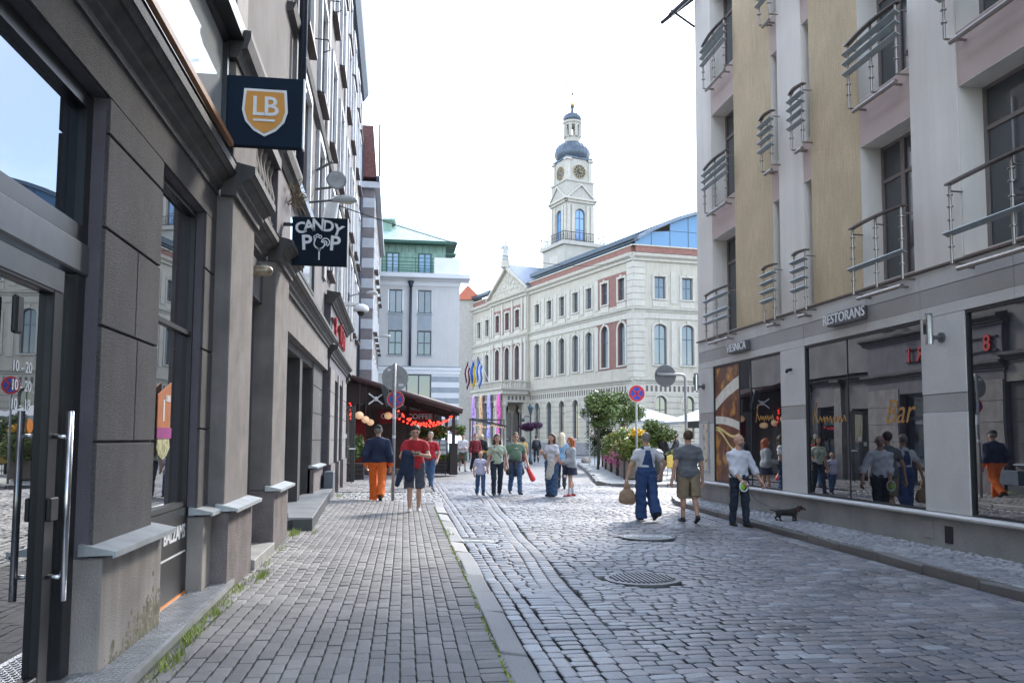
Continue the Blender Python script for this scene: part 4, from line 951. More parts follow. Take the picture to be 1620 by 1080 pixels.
def facade(M, a0, a1, cols, red=None, d=0., far=False):
    H1 = [(c-.6, c+.6, 1.6, 5.6, .6) for c in cols]; H2 = [(c-.62, c+.62, 8.45, 12.25, .42) for c in cols]; H3 = [(c-.55, c+.55, 14.6, 16.7) for c in cols]
    b = MB(M); wall(b, a0, a1, 1.2, 6.9, H1, .3, d); b.build('ground_storey_wall', M_rust, TH)
    rd = lambda c: red and red[0] < c < red[1]
    if red:
        h2 = [h for h in H2 if not rd(h[0])]; h3 = [h for h in H3 if not rd(h[0])]
        r2 = [(h[0], h[1], h[2], h[3]+.25, .62) for h in H2 if rd(h[0])]; r3 = [h for h in H3 if rd(h[0])]
        b = MB(M); wall(b, red[0], red[1], 8.2, 13.0, r2, .3, d); wall(b, red[0], red[1], 14.2, 17.3, r3, .3, d); b.build('brick_wall', M_brk, TH)
        b = MB(M); wall(b, red[0], red[1], 6.9, 8.2, [], .3, d); wall(b, red[0], red[1], 13.0, 14.2, [], .3, d); wall(b, red[0], red[1], 17.3, 18.4, [], .3, d); b.build('brick_bay_bands', M_crm, TH)
        b = MB(M)
        for x0, x1 in ((a0, red[0]), (red[1], a1)):
            if x1-x0 > .05: wall(b, x0, x1, 6.9, 18.4, [h for h in h2+h3 if x0 <= h[0] < x1], .3, d)
        b.build('upper_wall', M_crm, TH)
        H2 = h2+r2
    else:
        b = MB(M); wall(b, a0, a1, 6.9, 18.4, H2+H3, .3, d); b.build('upper_wall', M_crm, TH)
    for H, rows, kind in ((H1, (4.3,), 0), (H2, (10.9,), 1), (H3, (15.75,), 2)):
        for h in H:
            rise = h[4] if len(h) > 4 else 0
            w = window(TH, M, h[0]+.02, h[1]-.02, h[2]+.02, h[3]-.02, d-.2, M_thf, M_thg, fw=.09, cols=2, rows=rows, rise=rise, sill=(M_trim, d+.14, .14))
            if kind:   # moulded surround, keystone
                def sur(q):
                    q.box(h[0]-.24, h[0]-.02, d, d+.08, h[2]-.1, h[3]-rise); q.box(h[1]+.02, h[1]+.24, d, d+.08, h[2]-.1, h[3]-rise)
                    if rise:
                        cc = (h[0]+h[1])/2; hw = (h[1]-h[0])/2
                        o = arc_pts(cc, hw+.24, h[3]-rise, rise+.22, 10); i_ = arc_pts(cc, hw+.02, h[3]-rise, rise+.01, 10)
                        for k in range(10): q.prism([o[k], o[k+1], i_[k+1], i_[k]], 1, d, d+.08)
                    else: q.box(h[0]-.24, h[1]+.24, d, d+.09, h[3]+.01, h[3]+.22)
                    cc = (h[0]+h[1])/2; q.box(cc-.12, cc+.12, d, d+.16, h[3]+.02, h[3]+.36)
                one('surround', M_trim, sur, w, M)
            else:
                cc = (h[0]+h[1])/2; o = arc_pts(cc, .78, h[3]-.6, .78, 10); i_ = arc_pts(cc, .61, h[3]-.6, .61, 10)
                def sur0(q):
                    for k in range(10): q.prism([o[k], o[k+1], i_[k+1], i_[k]], 1, d, d+.06)
                one('surround', M_trim, sur0, w, M)
            if kind == 2: one('apron', M_trim, lambda q: q.box(h[0]-.2, h[1]+.2, d, d+.06, h[2]-.75, h[2]-.16), w, M)
    # lesenes between the windows
    cs = sorted(cols)
    for p, q in zip(cs[:-1], cs[1:]):
        m_ = (p+q)/2
        if rd(m_) or q-p > 4: continue
        one('lesene', M_trim, lambda b: b.box(m_-.3, m_+.3, d, d+.07, 8.2, 12.5), TH, M); one('lesene', M_trim, lambda b: b.box(m_-.3, m_+.3, d, d+.07, 14.2, 17.2), TH, M)
    one('plinth', mat('grey_plinth', (.2, .2, .21), .8, .15, 2), lambda b: b.box(a0, a1, d-.2, d+.15, 0, 1.2), TH, M)
    def mould(z, s, n):
        return lambda b: b.prism([(d-.05, z), (d+.1*s, z), (d+.12*s, z+.12*s), (d+.26*s, z+.2*s), (d+.3*s, z+.34*s), (d-.05, z+.42*s)], 0, a0-.0, a1)
    for z, s in ((6.75, 1.1), (13.35, 1.1), (18.1, 1.9)): one('cornice', M_trim, mould(z, s, 0), TH, M)
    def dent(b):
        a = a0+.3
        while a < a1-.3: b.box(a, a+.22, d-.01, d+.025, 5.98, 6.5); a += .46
    one('dentil_shade_blocks', mat('dentil_shade', (.12, .1, .09), .9), dent, TH, M)  # dark blocks paint the shade between the dentils
    one('frieze', M_trim, lambda b: b.box(a0, a1, d-.01, d+.012, 5.8, 6.72).box(a0, a1, d, d+.08, 12.75, 13.3), TH, M)
    one('parapet', M_brk, lambda b: b.box(a0+.3, a1, d-.5, d+.04, 18.92, 19.5), TH, M)
    one('parapet_cap', M_trim, lambda b: b.box(a0, a1, d-.55, d+.12, 19.502, 19.62), TH, M)
facade(MA, 0, 20.9, [1.9, 4.86, 7.81, 10.5, 13.37, 16.2, 19.04], red=(.95, 6.3))
facade(MA, 31.4, 52, [32.9, 35.5, 38.4, 41.1, 44, 47])
facade(MB2, 0, 26, [2.7, 5.5, 8.4, 11.3, 14.2, 17.1, 20.0, 23.0])
# quoined corner
for k in range(29):
    z = 1.25+k*.6
    if 6.6 < z+.3 < 7.0: pass
    one('quoin', M_trim, lambda b: b.prism([(c0+uL*.95-nL*.3)[:2], (c0+uL*.95+nL*.09)[:2], (c0+nL*.09+nR*.02)[:2], (c0+nR*.09+nL*.02)[:2], (c0+uR*1.15+nR*.09)[:2], (c0+uR*1.15-nR*.3)[:2]], 2, z+.02, z+.58), TH)
# projecting centre with portico
RD = .3
facade(MA, 20.9, 31.4, [23.53, 26.3, 29.1], red=(21.9, 30.5), d=RD)
one('return_wall', M_crm, lambda b: b.box(20.88, 20.9, -.1, RD, 0, 18.9).box(31.4, 31.42, -.1, RD, 0, 18.9), TH, MA)
for t_ in (21.3, 22.3, 24.9, 27.7, 30.3, 31.0):
    one('pilaster', M_trim, lambda b: b.box(t_-.22, t_+.22, RD, RD+.16, 7.2, 13.2).box(t_-.28, t_+.28, RD, RD+.22, 12.6, 13.2).box(t_-.2, t_+.2, RD, RD+.12, 14.2, 18.0), TH, MA)
pd = MB(MA); pd.prism([(20.7, 18.9), (31.6, 18.9), (26.15, 22.0)], 1, RD-.6, RD+.05); ped = pd.build('pediment', M_crm, TH)
one('pediment_cornice', M_trim, lambda b: b.prism([(20.3, 18.9), (20.6, 18.9), (26.15, 22.05), (31.7, 18.9), (32.0, 18.9), (26.15, 22.6)], 1, RD-.6, RD+.45), ped, MA)
rl = MB(MA)
for k in range(60):
    t_ = 26.15+rnd.uniform(-4, 4); h = 3.*(1-abs(t_-26.15)/5.4)
    z = 19.05+rnd.random()*max(.1, h-.6); rl.ell((t_, RD+.05, z+.2), (.14, .12, rnd.uniform(.15, .4)), 6, 5)
rl.build('relief', M_trim, ped, smooth=True)
one('pediment_roof', M_roof, lambda b: b.prism([(20.3, 18.95), (26.15, 22.66), (32, 18.95), (26.15, 22.5)], 1, -7, RD+.3), ped, MA)
po = MB(MA); D = 3.6
po.box(20.6, 29, RD, D, 6.6, 7.1); po.box(20.9, 28.7, RD, D-.2, 5.7, 6.598); po.box(20.4, 29.2, RD, D+.25, 7.1, 7.28)
port = po.build('portico', M_trim, TH)
for t_ in (21.2, 23.0, 24.8, 26.6, 28.4):
    one('column', M_trim, lambda b: b.lathe([(.42, 0), (.42, .4), (.3, .5), (.27, 5.0), (.3, 5.1), (.42, 5.3), (.42, 5.7)], tuple(MA @ Vector((t_, D-.5, 0))), 14), port, smooth=True)
one('side_column', M_trim, lambda b: b.box(21.0, 21.5, RD, RD+.4, 0, 5.7), port, MA)
for k in range(26):
    one('baluster', M_trim, lambda b: b.box(20.9+k*.31, 21.06+k*.31, D-.2, D-.06, 7.28, 8.0), port, MA)
for k in range(10): one('baluster', M_trim, lambda b: b.box(20.7, 20.84, RD+.2+k*.3, RD+.34+k*.3, 7.28, 8.0), port, MA)
one('balustrade_rail', M_trim, lambda b: b.box(20.6, 29, D-.28, D+.02, 8.0, 8.18).box(20.62, 20.92, RD, D-.28, 8.0, 8.18), port, MA)
for t_ in (22.0, 23.9, 25.8, 27.7):
    one('doorway', mat('dark_door', (.035, .02, .02), .5), lambda b: b.prism([(t_-.75, .2), (t_+.75, .2)]+arc_pts(t_, .75, 4, .75, 10)[::-1], 1, RD+.001, RD+.03), port, MA)
def frz(b):
    for k in range(14): b.box(21.1+k*.51, 21.35+k*.51, D-.2, D-.19, 5.95, 6.4)
    for k in range(5): b.box(20.89, 20.9, RD+.3+k*.48, RD+.55+k*.48, 5.95, 6.4)
one('frieze_shade_blocks', MATS['dentil_shade'], frz, port, MA)  # flat dark blocks painted as shaded gaps in the frieze
# roofs
VN = 16; VW = 26.
zv = lambda v: 20.15+4.0*(1-((v-VW/2)/(VW/2))**2)
def vault(t0, t1, off, dz=0.):
    b = MB()
    for i in range(VN+1):
        v = VW*i/VN
        for t_ in (t0, t1): b.v.append(tuple(c0+uL*t_+uR*v+Vector((0, 0, zv(v)+dz))))
    for i in range(VN): b.f.append((2*i, 2*i+1, 2*i+3, 2*i+2))
    n = len(b.v)
    for i in range(VN+1):
        v = VW*i/VN
        for t_ in (t0, t1): b.v.append(tuple(c0+uL*t_+uR*v+Vector((0, 0, zv(v)+dz-.3))))
    for i in range(VN): b.f += [(n+2*i, n+2*i+1, n+2*i+3, n+2*i+2), (2*i, 2*i+2, n+2*i+2, n+2*i), (2*i+1, 2*i+3, n+2*i+3, n+2*i+1)]
    b.f += [(0, 1, n+1, n), (2*VN, 2*VN+1, n+2*VN+1, n+2*VN)]
    return b
vr = vault(-.35, 20.5, 0).build('barrel_roof', M_roof, TH); vault(31.8, 52, 0).build('barrel_roof', M_roof, TH)
vault(20.5, 31.8, 0, -.4).build('barrel_roof', M_roof, TH)
sm = MB()      # standing seams
for k in range(30):
    t_ = .3+k*.68
    P = [c0+uL*t_+uR*(VW*i/VN)+Vector((0, 0, zv(VW*i/VN)+.02)) for i in range(8)]; sm.tube(P, .04, 4)
sm.build('roof_seams', M_roofd, vr)
one('roof_edge', M_roofd, lambda b: b.box(-.4, 20.4, -.5, .3, 20.0, 20.4).box(31.9, 52, -.5, .3, 20.0, 20.4), vr, MA)
for k in range(14):
    t_ = .6+k*1.42
    one('eave_pane', M_skg, lambda b: b.prism([(-.5, 19.63), (-.3, 19.63), (-.3, 19.98), (-.5, 19.98)], 0, t_, t_+1.38), vr, MA)
# glazed gable under the vault, facing the right facade
vs = [0.25]+[1.9*k for k in range(1, 13)]+[25.7]
for i in range(len(vs)-1):
    v0, v1 = vs[i], vs[i+1]; z0 = 19.63; top0, top1 = zv(v0)-.32, zv(v1)-.32
    if max(top0, top1)-z0 < .1: continue
    rows = [(z0, min(21.1, top0), min(21.1, top1))]
    if min(top0, top1) > 21.3: rows.append((21.14, top0, top1))
    for lo, ta, tb in rows:
        one('gable_pane', M_skg, lambda b: b.prism([(v0+.03, lo), (v1-.03, lo), (v1-.03, max(tb, lo+.02)), (v0+.03, max(ta, lo+.02))], 1, -.12, -.08), TH, MB2)
one('gable_frame', M_roofd, lambda b: [b.box(v-.03, v+.03, -.13, -.06, 19.62, max(19.7, zv(v)-.3)) for v in vs]+[b.box(6, 20, -.13, -.06, 21.1, 21.14)], TH, MB2)
sg = MB(MA)
sg.prism([(-.6, 19.3), (-9, 23.6), (-9, 23.5), (-.6, 19.2)], 0, 16.8, 21.6)
sk = sg.build('skylight', glass('pale_skylight', (.5, .55, .58), 2.2, .04), TH)
one('skylight_bars', M_roofd, lambda b: [b.prism([(-.55, 19.33), (-9.02, 23.66), (-9.02, 23.6), (-.55, 19.27)], 0, t_, t_+.07) for t_ in (16.75, 18.35, 19.95, 21.55)], sk, MA)
one('rear_wall', M_crm, lambda b: b.add([tuple(c0+uR*26), tuple(c0+uR*26+uL*52), tuple(c0+uL*52), tuple(c0+uR*26+Vector((0, 0, 19.6))), tuple(c0+uR*26+uL*52+Vector((0, 0, 19.6))), tuple(c0+uL*52+Vector((0, 0, 19.6)))], [(0, 1, 4, 3), (1, 2, 5, 4)]), TH)
# statue on the pediment
sp = MA @ Vector((26.15, .7, 22.5))
t = thing('statue', 'pale stone robed statue standing on the town hall pediment', 'statue', tuple(sp))
one('pedestal', M_trim, lambda b: b.box(sp.x-.5, sp.x+.5, sp.y-.5, sp.y+.5, sp.z-.3, sp.z+.55), t)
M_stat = mat('weathered_stone', (.42, .42, .41), .85, .2, 3)
one('figure', M_stat, lambda b: b.lathe([(.4, 0), (.38, .5), (.3, 1.0), (.27, 1.25), (.33, 1.6), (.34, 1.85), (.2, 2.0), (.1, 2.08), (.1, 2.14), (.15, 2.24), (.15, 2.36), (.06, 2.46)], (sp.x, sp.y, sp.z+.55), 14, 8, .06).tube([(sp.x-.3, sp.y, sp.z+2.3), (sp.x-.5, sp.y-.1, sp.z+1.95), (sp.x-.42, sp.y-.3, sp.z+2.2)], .09, 8).tube([(sp.x+.3, sp.y, sp.z+2.3), (sp.x+.42, sp.y-.05, sp.z+1.8), (sp.x+.3, sp.y-.25, sp.z+1.6)], .09, 8), t, smooth=True)
# ---------------------------------------------------------------- clock tower
tcn = Vector((21.75, 100, 0)); e1 = Vector((math.sin(R(72.2)), math.cos(R(72.2)), 0)); e2 = uL
TW = thing('clock_tower', 'tall white clock tower with blue onion domes and a weathervane', 'tower', tuple(tcn))
M_cgold = mat('clock_gold', (.36, .27, .12), .5, .1, 8, metal=.4)
M_tow = mat('tower_stucco', (.39, .365, .32), .8, .07, 1.2, 0, 30, streak=.12); M_dome = mat('blue_dome_metal', (.075, .093, .12), .4, .12, 2, metal=.4)
MT0 = Matrix(((e1.x, e2.x, 0, tcn.x), (e1.y, e2.y, 0, tcn.y), (0, 0, 1, 0), (0, 0, 0, 1)))
s = 1.95
one('base', M_tow, lambda b: b.box(-2.75, 2.75, -2.75, 2.75, 10, 25.2).box(-3.05, 3.05, -3.05, 3.05, 25.2, 25.65), TW, MT0)
one('base_panel', M_trim, lambda b: b.box(-2.78, -2.751, -1.2, .8, 22.3, 24.2), TW, MT0)
faces4 = [frame(tcn, e1, -e2), frame(tcn, -e2, -e1), frame(tcn, -e1, e2), frame(tcn, e2, e1)]
for i, Mf in enumerate(faces4):
    b = MB(Mf); wall(b, -s, s, 25.65, 31.2, [(-.72, .72, 26.0, 30.1, .72)], .3, s); b.build('stage_wall', M_tow, TW)
    window(TW, Mf, -.7, .7, 26.02, 30.08, s-.2, M_thf, glass('blue_glass', (.1, .25, .5), 1.6, .05), fw=.12, cols=2, rows=(27.4, 28.9), rise=.7)
    one('pilaster', M_trim, lambda b: [b.box(q-.2, q+.2, s, s+.12, 25.7, 30.5) or b.box(q-.27, q+.27, s, s+.18, 30.5, 30.8) for q in (-1.68, -1.05, 1.05, 1.68)], TW, Mf)
    one('entablature', M_trim, lambda b: b.box(-s-.2, s+.2, s-.1, s+.2, 30.8, 31.1).box(-s-.38, s+.38, s-.1, s+.4, 31.1, 31.35), TW, Mf)
    one('gable', M_tow, lambda b: b.prism([(-1.75, 31.36), (1.75, 31.36), (0, 32.9)], 1, s-.1, s+.18), TW, Mf)
    one('gable_trim', M_trim, lambda b: b.prism([(-2.05, 31.36), (-1.8, 31.36), (0, 32.95), (1.8, 31.36), (2.05, 31.36), (0, 33.2)], 1, s-.1, s+.36), TW, Mf)
    s2 = 1.72
    one('clock_wall', M_tow, lambda b: b.prism([(-s2, 33.6), (s2, 33.6), (s2, 36.2), (1.2, 36.2)]+[(1.15*math.cos(q), 36.1+.75*math.sin(q)) for q in (.2, .6, 1., 1.57, 2.1, 2.5, 2.9)]+[(-1.2, 36.2), (-s2, 36.2)], 1, s2-.3, s2), TW, Mf)
    one('clock_pilaster', M_trim, lambda b: b.box(-s2-.05, -s2+.4, s2, s2+.1, 33.6, 36.2).box(s2-.4, s2+.05, s2, s2+.1, 33.6, 36.2).box(-s2-.2, -s2+.5, s2, s2+.25, 36.2, 36.45).box(s2-.5, s2+.2, s2, s2+.25, 36.2, 36.45), TW, Mf)
    Mc = Mf @ Matrix.Translation((0, s2+.01, 34.85)) @ Matrix.Rotation(R(-90), 4, 'X')
    ck = one('clock_face', mat('clock_black', (.02, .017, .02), .5), lambda b: b.lathe([(.86, 0), (.86, .06), (.01, .07)], (0, 0, 0), 32), TW, Mc)
    one('clock_ring', M_cgold, lambda b: b.lathe([(.82, .03), (.82, .1), (.87, .1), (.87, .0)], (0, 0, 0), 32).lathe([(.42, .06), (.42, .085), (.46, .085), (.46, .06)], (0, 0, 0), 24), ck, Mc)
    for k in range(12):
        a = k*math.pi/6; one('numeral', M_cgold, lambda b: b.obox((.65*math.sin(a), .65*math.cos(a), .08), (.12*math.sin(a), .12*math.cos(a), 0), (.035*math.cos(a), -.035*math.sin(a), 0), (0, 0, .02)), ck, Mc)
    for a, l, w_ in ((R(-172), .62, .03), (R(-82), .42, .045)):
        one('clock_hand', M_cgold, lambda b: b.obox((l/2*math.sin(-a), l/2*math.cos(a), .1), (l/2*math.sin(-a), l/2*math.cos(a), 0), (w_*math.cos(a), w_*math.sin(a), 0), (0, 0, .015)), ck, Mc)
one('attic', M_tow, lambda b: b.box(-s, s, -s, s, 31.3, 33.45).box(-s-.12, s+.12, -s-.12, s+.12, 33.45, 33.62).box(-1.45, 1.45, -1.45, 1.45, 33.6, 36.4), TW, MT0)
one('dome_skirt', M_dome, lambda b: b.box(-1.85, 1.85, -1.85, 1.85, 36.46, 36.7), TW, MT0)
one('onion_dome', M_dome, lambda b: b.lathe([(1.75, 36.6), (1.9, 36.75), (2.12, 37.2), (2.16, 37.6), (2.05, 38.1), (1.75, 38.55), (1.35, 38.85), (1.2, 38.95)], tuple(tcn), 72, 24, .06), TW, smooth=True)
oct_ = [(math.cos(k*math.pi/4+.3), math.sin(k*math.pi/4+.3)) for k in range(8)]
one('lantern_floor', M_tow, lambda b: b.lathe([(1.15, 38.85), (1.15, 39.0), (1.0, 39.05), (1.0, 39.6), (1.1, 39.65), (1.1, 39.75)], tuple(tcn), 8), TW)
for k in range(8):
    q = tcn+Vector((oct_[k][0]*.98, oct_[k][1]*.98, 0)); one('lantern_column', M_tow, lambda b: b.box(q.x-.17, q.x+.17, q.y-.17, q.y+.17, 39.7, 41.3), TW)
    q2 = tcn+Vector((oct_[(k+1) % 8][0]*.98, oct_[(k+1) % 8][1]*.98, 0)); dv_ = (q2-q); md = (q+q2)/2
    one('lantern_arch', M_tow, lambda b: b.prism([(-dv_.length/2, 41.5), (dv_.length/2, 41.5), (dv_.length/2, 41.0)]+arc_pts(0, dv_.length/2-.12, 40.95, .3, 8)[::-1]+[(-dv_.length/2, 41.0)], 1, -.1, .1), TW, frame(md, dv_.normalized(), Vector((dv_.y, -dv_.x, 0)).normalized()))
one('lantern_cornice', M_trim, lambda b: b.lathe([(1.05, 41.45), (1.2, 41.55), (1.25, 41.75), (1.0, 41.8)], tuple(tcn), 16), TW)
one('upper_dome', M_dome, lambda b: b.lathe([(.95, 41.75), (1.12, 42.0), (1.15, 42.3), (.95, 42.65), (.5, 42.9), (.22, 43.05), (.17, 43.4), (.18, 43.7), (.3, 43.78), (.12, 43.85)], tuple(tcn), 48, 16, .06), TW, smooth=True)
one('finial_ball', M_gold, lambda b: b.ell((tcn.x, tcn.y, 44.1), (.3, .3, .3), 14, 10), TW, smooth=True)
one('finial_rod', M_bframe, lambda b: b.tube([(tcn.x, tcn.y, 43.8), (tcn.x, tcn.y, 47.2)], .035, 6).ell((tcn.x, tcn.y, 45.5), (.16, .16, .16), 10, 8).tube([(tcn.x-.25, tcn.y, 46.5), (tcn.x+.2, tcn.y, 46.5)], .03, 5), TW)
wv = one('weathervane', M_bframe, lambda b: b.box(tcn.x-1.15, tcn.x-.05, tcn.y-.02, tcn.y+.02, 46.78, 46.83).box(tcn.x-1.15, tcn.x-.05, tcn.y-.02, tcn.y+.02, 46.5, 46.55), TW)
txt('vane_date', '2001', M_bframe, basis((tcn.x-.6, tcn.y-.01, 46.67), (1, 0, 0), (0, 0, 1), (0, -1, 0)), .42, .015, wv, bold=.01)
def trail(b):
    for i, (p, q) in enumerate((((-3, -3), (3, -3)), ((-3, -3), (-3, 3)), ((3, -3), (3, 3)), ((-3, 3), (3, 3)))):
        P, Q = Vector((p[0], p[1], 0)), Vector((q[0], q[1], 0)); n = 22
        b.tube([P+Vector((0, 0, 26.75)), Q+Vector((0, 0, 26.75))], .05, 5); b.tube([P+Vector((0, 0, 25.8)), Q+Vector((0, 0, 25.8))], .04, 5)
        for k in range(n+1):
            x = P.lerp(Q, k/n); b.tube([x+Vector((0, 0, 25.65)), x+Vector((0, 0, 26.75))], .03, 4)
            if k < n and k % 2 == 0:
                y = P.lerp(Q, (k+.5)/n); b.tube([x+Vector((0, 0, 26.6)), y+Vector((0, 0, 26.25)), x+Vector((0, 0, 25.9))], .025, 4)
one('iron_railing', M_bframe, trail, TW, MT0)
# ================================================================== pale building with green attic
GB = thing('pale_building', 'pale grey building with green metal attic at the end of the street', 'building', (-2, 66, 0))
MG = frame((0, 60, 0), (1, 0, 0), (0, -1, 0))
M_pg = mat('pale_plaster', (.52, .51, .5), .85, .05, .8, 0, 30, streak=.06); M_pgw = mat('white_band_plaster', (.66, .67, .69), .8, .04, 1)
M_bl = mat('blue_grey_panel', (.29, .325, .355), .7, .08, 2); M_grn = mat('green_copper', (.2, .33, .265), .55, .15, 2, streak=.2); M_grnp = mat('pale_copper_roof', (.38, .48, .43), .5, .15, 2, streak=.25)
M_grnd = mat('dark_green_paint', (.025, .09, .06), .5, .1, 4)
wx = [(-3.1, -2.07), (-.62, .41), (1.48, 2.52)]
hol = [(x0, x1, z0, z1) for x0, x1 in wx for z0, z1 in ((10.66, 12.4), (7.6, 9.4))]
b = MB(MG); wall(b, -9, 4.56, 6.8, 13.0, hol, .2); b.build('wall', M_pg, GB)
one('side_wall', M_pg, lambda b: b.box(4.5, 4.56, -14, -.01, 0, 13.0).box(-9, 4.5, -14, -13.9, 0, 13), GB, MG)
for h in hol:
    window(GB, MG, h[0]+.01, h[1]-.01, h[2]+.01, h[3]-.01, -.1, M_thf, M_glw, fw=.08, cols=2, sill=(M_bl, .06, .1), rows=(h[2]+.9,) if h[2] < 9 else ())
for x0, x1 in wx: one('window_panel', M_bl, lambda b: b.box(x0, x1, -.02, .015, 9.42, 10.54), GB, MG)
one('band', M_pgw, lambda b: b.box(-9, 4.64, -.05, .08, 6.22, 6.48).box(-9, 4.7, -.05, .12, 6.5, 6.72).box(-9, 4.64, -.04, .05, 12.4+.3, 13.0), GB, MG)
one('band_line', M_bl, lambda b: b.box(-9, 4.72, -.05, .14, 6.74, 6.8), GB, MG)
k = 0; z = .2
while z < 6.1:
    one('plaster_stripe', M_pgw if k % 2 else M_bl, lambda b: b.box(2.56, 4.58, -.05, .03, z+.004, z+.386), GB, MG); z += .39; k += 1
one('lower_wall', M_pg, lambda b: b.box(-9, .7, -.05, .02, 0, 6.2).box(.7, 2.55, -.05, .02, 0, 2.5), GB, MG)
window(GB, MG, .72, 2.54, 2.5, 6.2, .0, M_thf, M_glw, fw=.1, cols=2, rows=(4.4,))
one('cornice', M_pgw, lambda b: b.prism([(-.1, 13.0), (.1, 13.0), (.3, 13.15), (.75, 13.2), (.8, 13.5), (-.1, 13.55)], 0, -9, 5.25), GB, MG)
one('downpipe', M_pipe, lambda b: b.tube([(.98, 59.88, 6.8), (.98, 59.88, 12.6)], .09, 8).tube([(.98, 59.88, 12.55), (.98, 59.88, 13.0)], [.1, .24], 8), GB, smooth=True)
MGa = frame((0, 61, 0), (1, 0, 0), (0, -1, 0))
hol = [(-.86, .12, 13.55, 15.35), (1.5, 2.5, 13.55, 15.35)]
b = MB(MGa); wall(b, -9, 3.55, 13.5, 15.95, hol, .15); att = b.build('attic_wall', M_grn, GB)
for h in hol: window(GB, MGa, h[0], h[1], h[2], h[3], .03, M_grnd, M_skg, fw=.1, cols=2)
for k in range(12): one('attic_seam', M_grnd, lambda b: b.box(-2.2+k*.5, -2.17+k*.5, 0, .02, 15.4, 15.95), att, MGa)
one('attic_side', M_grn, lambda b: b.box(3.5, 3.55, -9, -.01, 13.5, 15.95), GB, MGa)
one('attic_cornice', M_grnd, lambda b: b.box(-9, 4.35, -9.6, .75, 15.95, 16.12).box(3.56, 4.3, -.5, .6, 15.2, 15.3), GB, MGa)
one('attic_roof', M_grnp, lambda b: b.add([(-9, .8, 16.13), (4.35, .8, 16.13), (4.35, -9.6, 16.13), (-9, -9.6, 16.13), (-9, -3.5, 18.6), (.2, -3.5, 18.6), (.2, -5.5, 18.6), (-9, -5.5, 18.6)], [(0, 1, 5, 4), (1, 2, 6, 5), (2, 3, 7, 6), (4, 5, 6, 7)]), GB, MGa)
one('roof_box', M_grn, lambda b: b.box(-6, -.5, -2.6, -1.0, 16.6, 18.0), GB, MGa); one('roof_box_lid', M_grnp, lambda b: b.box(-6.2, -.2, -2.8, -.7, 18.0, 18.14), GB, MGa)
one('terrace_wall', M_pgw, lambda b: b.box(2.65, 4.5, .25, .4, 13.55, 14.75).box(-1.6, -1.2, .25, .4, 13.55, 14.6), GB, MG)
one('terrace_rail', M_grnd, lambda b: [b.tube([(-1.2, .32, z_), (2.65, .32, z_)], .025, 5) for z_ in (13.75, 13.95, 14.15, 14.4, 14.7)]+[b.tube([(x_, .32, 13.5), (x_, .32, 14.7)], .025, 5) for x_ in (-1.1, .1, 1.3, 2.5)], GB, MG)
# far tower roof
t = thing('tiled_turret', 'small red pyramid turret roof with a ball finial behind the pale building', 'turret', (9.5, 110, 0))
one('wall', mat('dull_stone', (.4, .37, .33), .9), lambda b: b.box(7.9, 11.1, 108.4, 111.6, 0, 20), t)
one('roof', mat('red_turret_tile', (.36, .1, .05), .8, .15, 3), lambda b: b.add([(7.6, 108.1, 20), (11.4, 108.1, 20), (11.4, 111.9, 20), (7.6, 111.9, 20), (9.45, 110, 22.3)], [(0, 1, 4), (1, 2, 4), (2, 3, 4), (3, 0, 4), (3, 2, 1, 0)]), t)
one('finial', M_bframe, lambda b: b.tube([(9.45, 110, 22.2), (9.45, 110, 23)], .06, 6).ell((9.45, 110, 23.1), (.35, .35, .35), 10, 8), t, smooth=True)
t = thing('far_house', 'low pale house with a dark roof beyond the pale building', 'house', (12, 125, 0))
one('wall', mat('dull_stone', (.4, .37, .33)), lambda b: b.box(-4, 16, 122, 132, 0, 17), t); one('roof', M_roofd, lambda b: b.prism([(-4.5, 17), (16.5, 17), (6, 19.5)], 1, 121.5, 132.5), t)
# ================================================================== cafe under the lean-to awning
CF = thing('cafe_awning', 'dark brown lean-to cafe awning with red light strings on the left pavement', 'awning', (.5, 37, 0))
M_awn = mat('brown_canvas', (.032, .018, .018), .75, .25, 3, .2, 40); M_cpost = mat('dark_timber', (.03, .022, .022), .6, .25, 6)
AZ = lambda x: 3.93-(x+1.57)*.2874
one('canopy', M_awn, lambda b: b.prism([(-2.1, AZ(-2.1)), (2.75, AZ(2.75)), (2.75, AZ(2.75)-.06), (-2.1, AZ(-2.1)-.06)], 1, 34, 41), CF)
one('front_roll', mat('brown_roll', (.055, .022, .022), .6, .2, 6), lambda b: b.tube([(-2.1, 33.95, AZ(-2.1)), (2.75, 33.95, AZ(2.75))], .13, 10), CF, smooth=True)
for k in range(6): one('rafter', M_cpost, lambda b: b.obox((.3, 35+k*1.1, AZ(.3)-.14), (2.4, 0, -2.4*.2874), (0, .04, 0), (0, 0, .05)), CF)
for k in range(4): one('roof_light', mat('translucent_panel', (.7, .72, .75), .4), lambda b: b.obox((1.6, 35.5+k*1.1, AZ(1.6)-.068), (.75, 0, -.75*.2874), (0, .35, 0), (0, 0, .004)), CF)
one('side_curtain', M_awn, lambda b: b.prism([(-2.0, 3.0), (.05, 2.75), (.05, AZ(.05)-.05), (-2.0, AZ(-2)-.05)], 1, 34.1, 34.16), CF)
for x, y in ((2.5, 35.6), (2.5, 40.6), (.6, 40.6), (-1.5, 40.8)):
    one('post', M_cpost, lambda b: b.box(x-.07, x+.07, y-.07, y+.07, 0, AZ(x)-.1), CF)
one('post_case', M_cpost, lambda b: b.box(2.32, 2.68, 35.42, 35.78, .0, 1.35), CF, bevel=.02)
one('back_wall', mat('cafe_red', (.28, .012, .02), .6, .2, 3), lambda b: b.box(-2.1, -1.35, 38.8, 38.9, .1, 2.7).box(-.8, 1.9, 40.8, 40.9, 2.28, 2.9), CF)
txt('sign_letters', 'COSTA COFFEE', M_wht, basis((.55, 40.79, 2.62), (1, 0, 0), (0, 0, 1), (0, -1, 0)), .36, .01, CF, bold=.008)
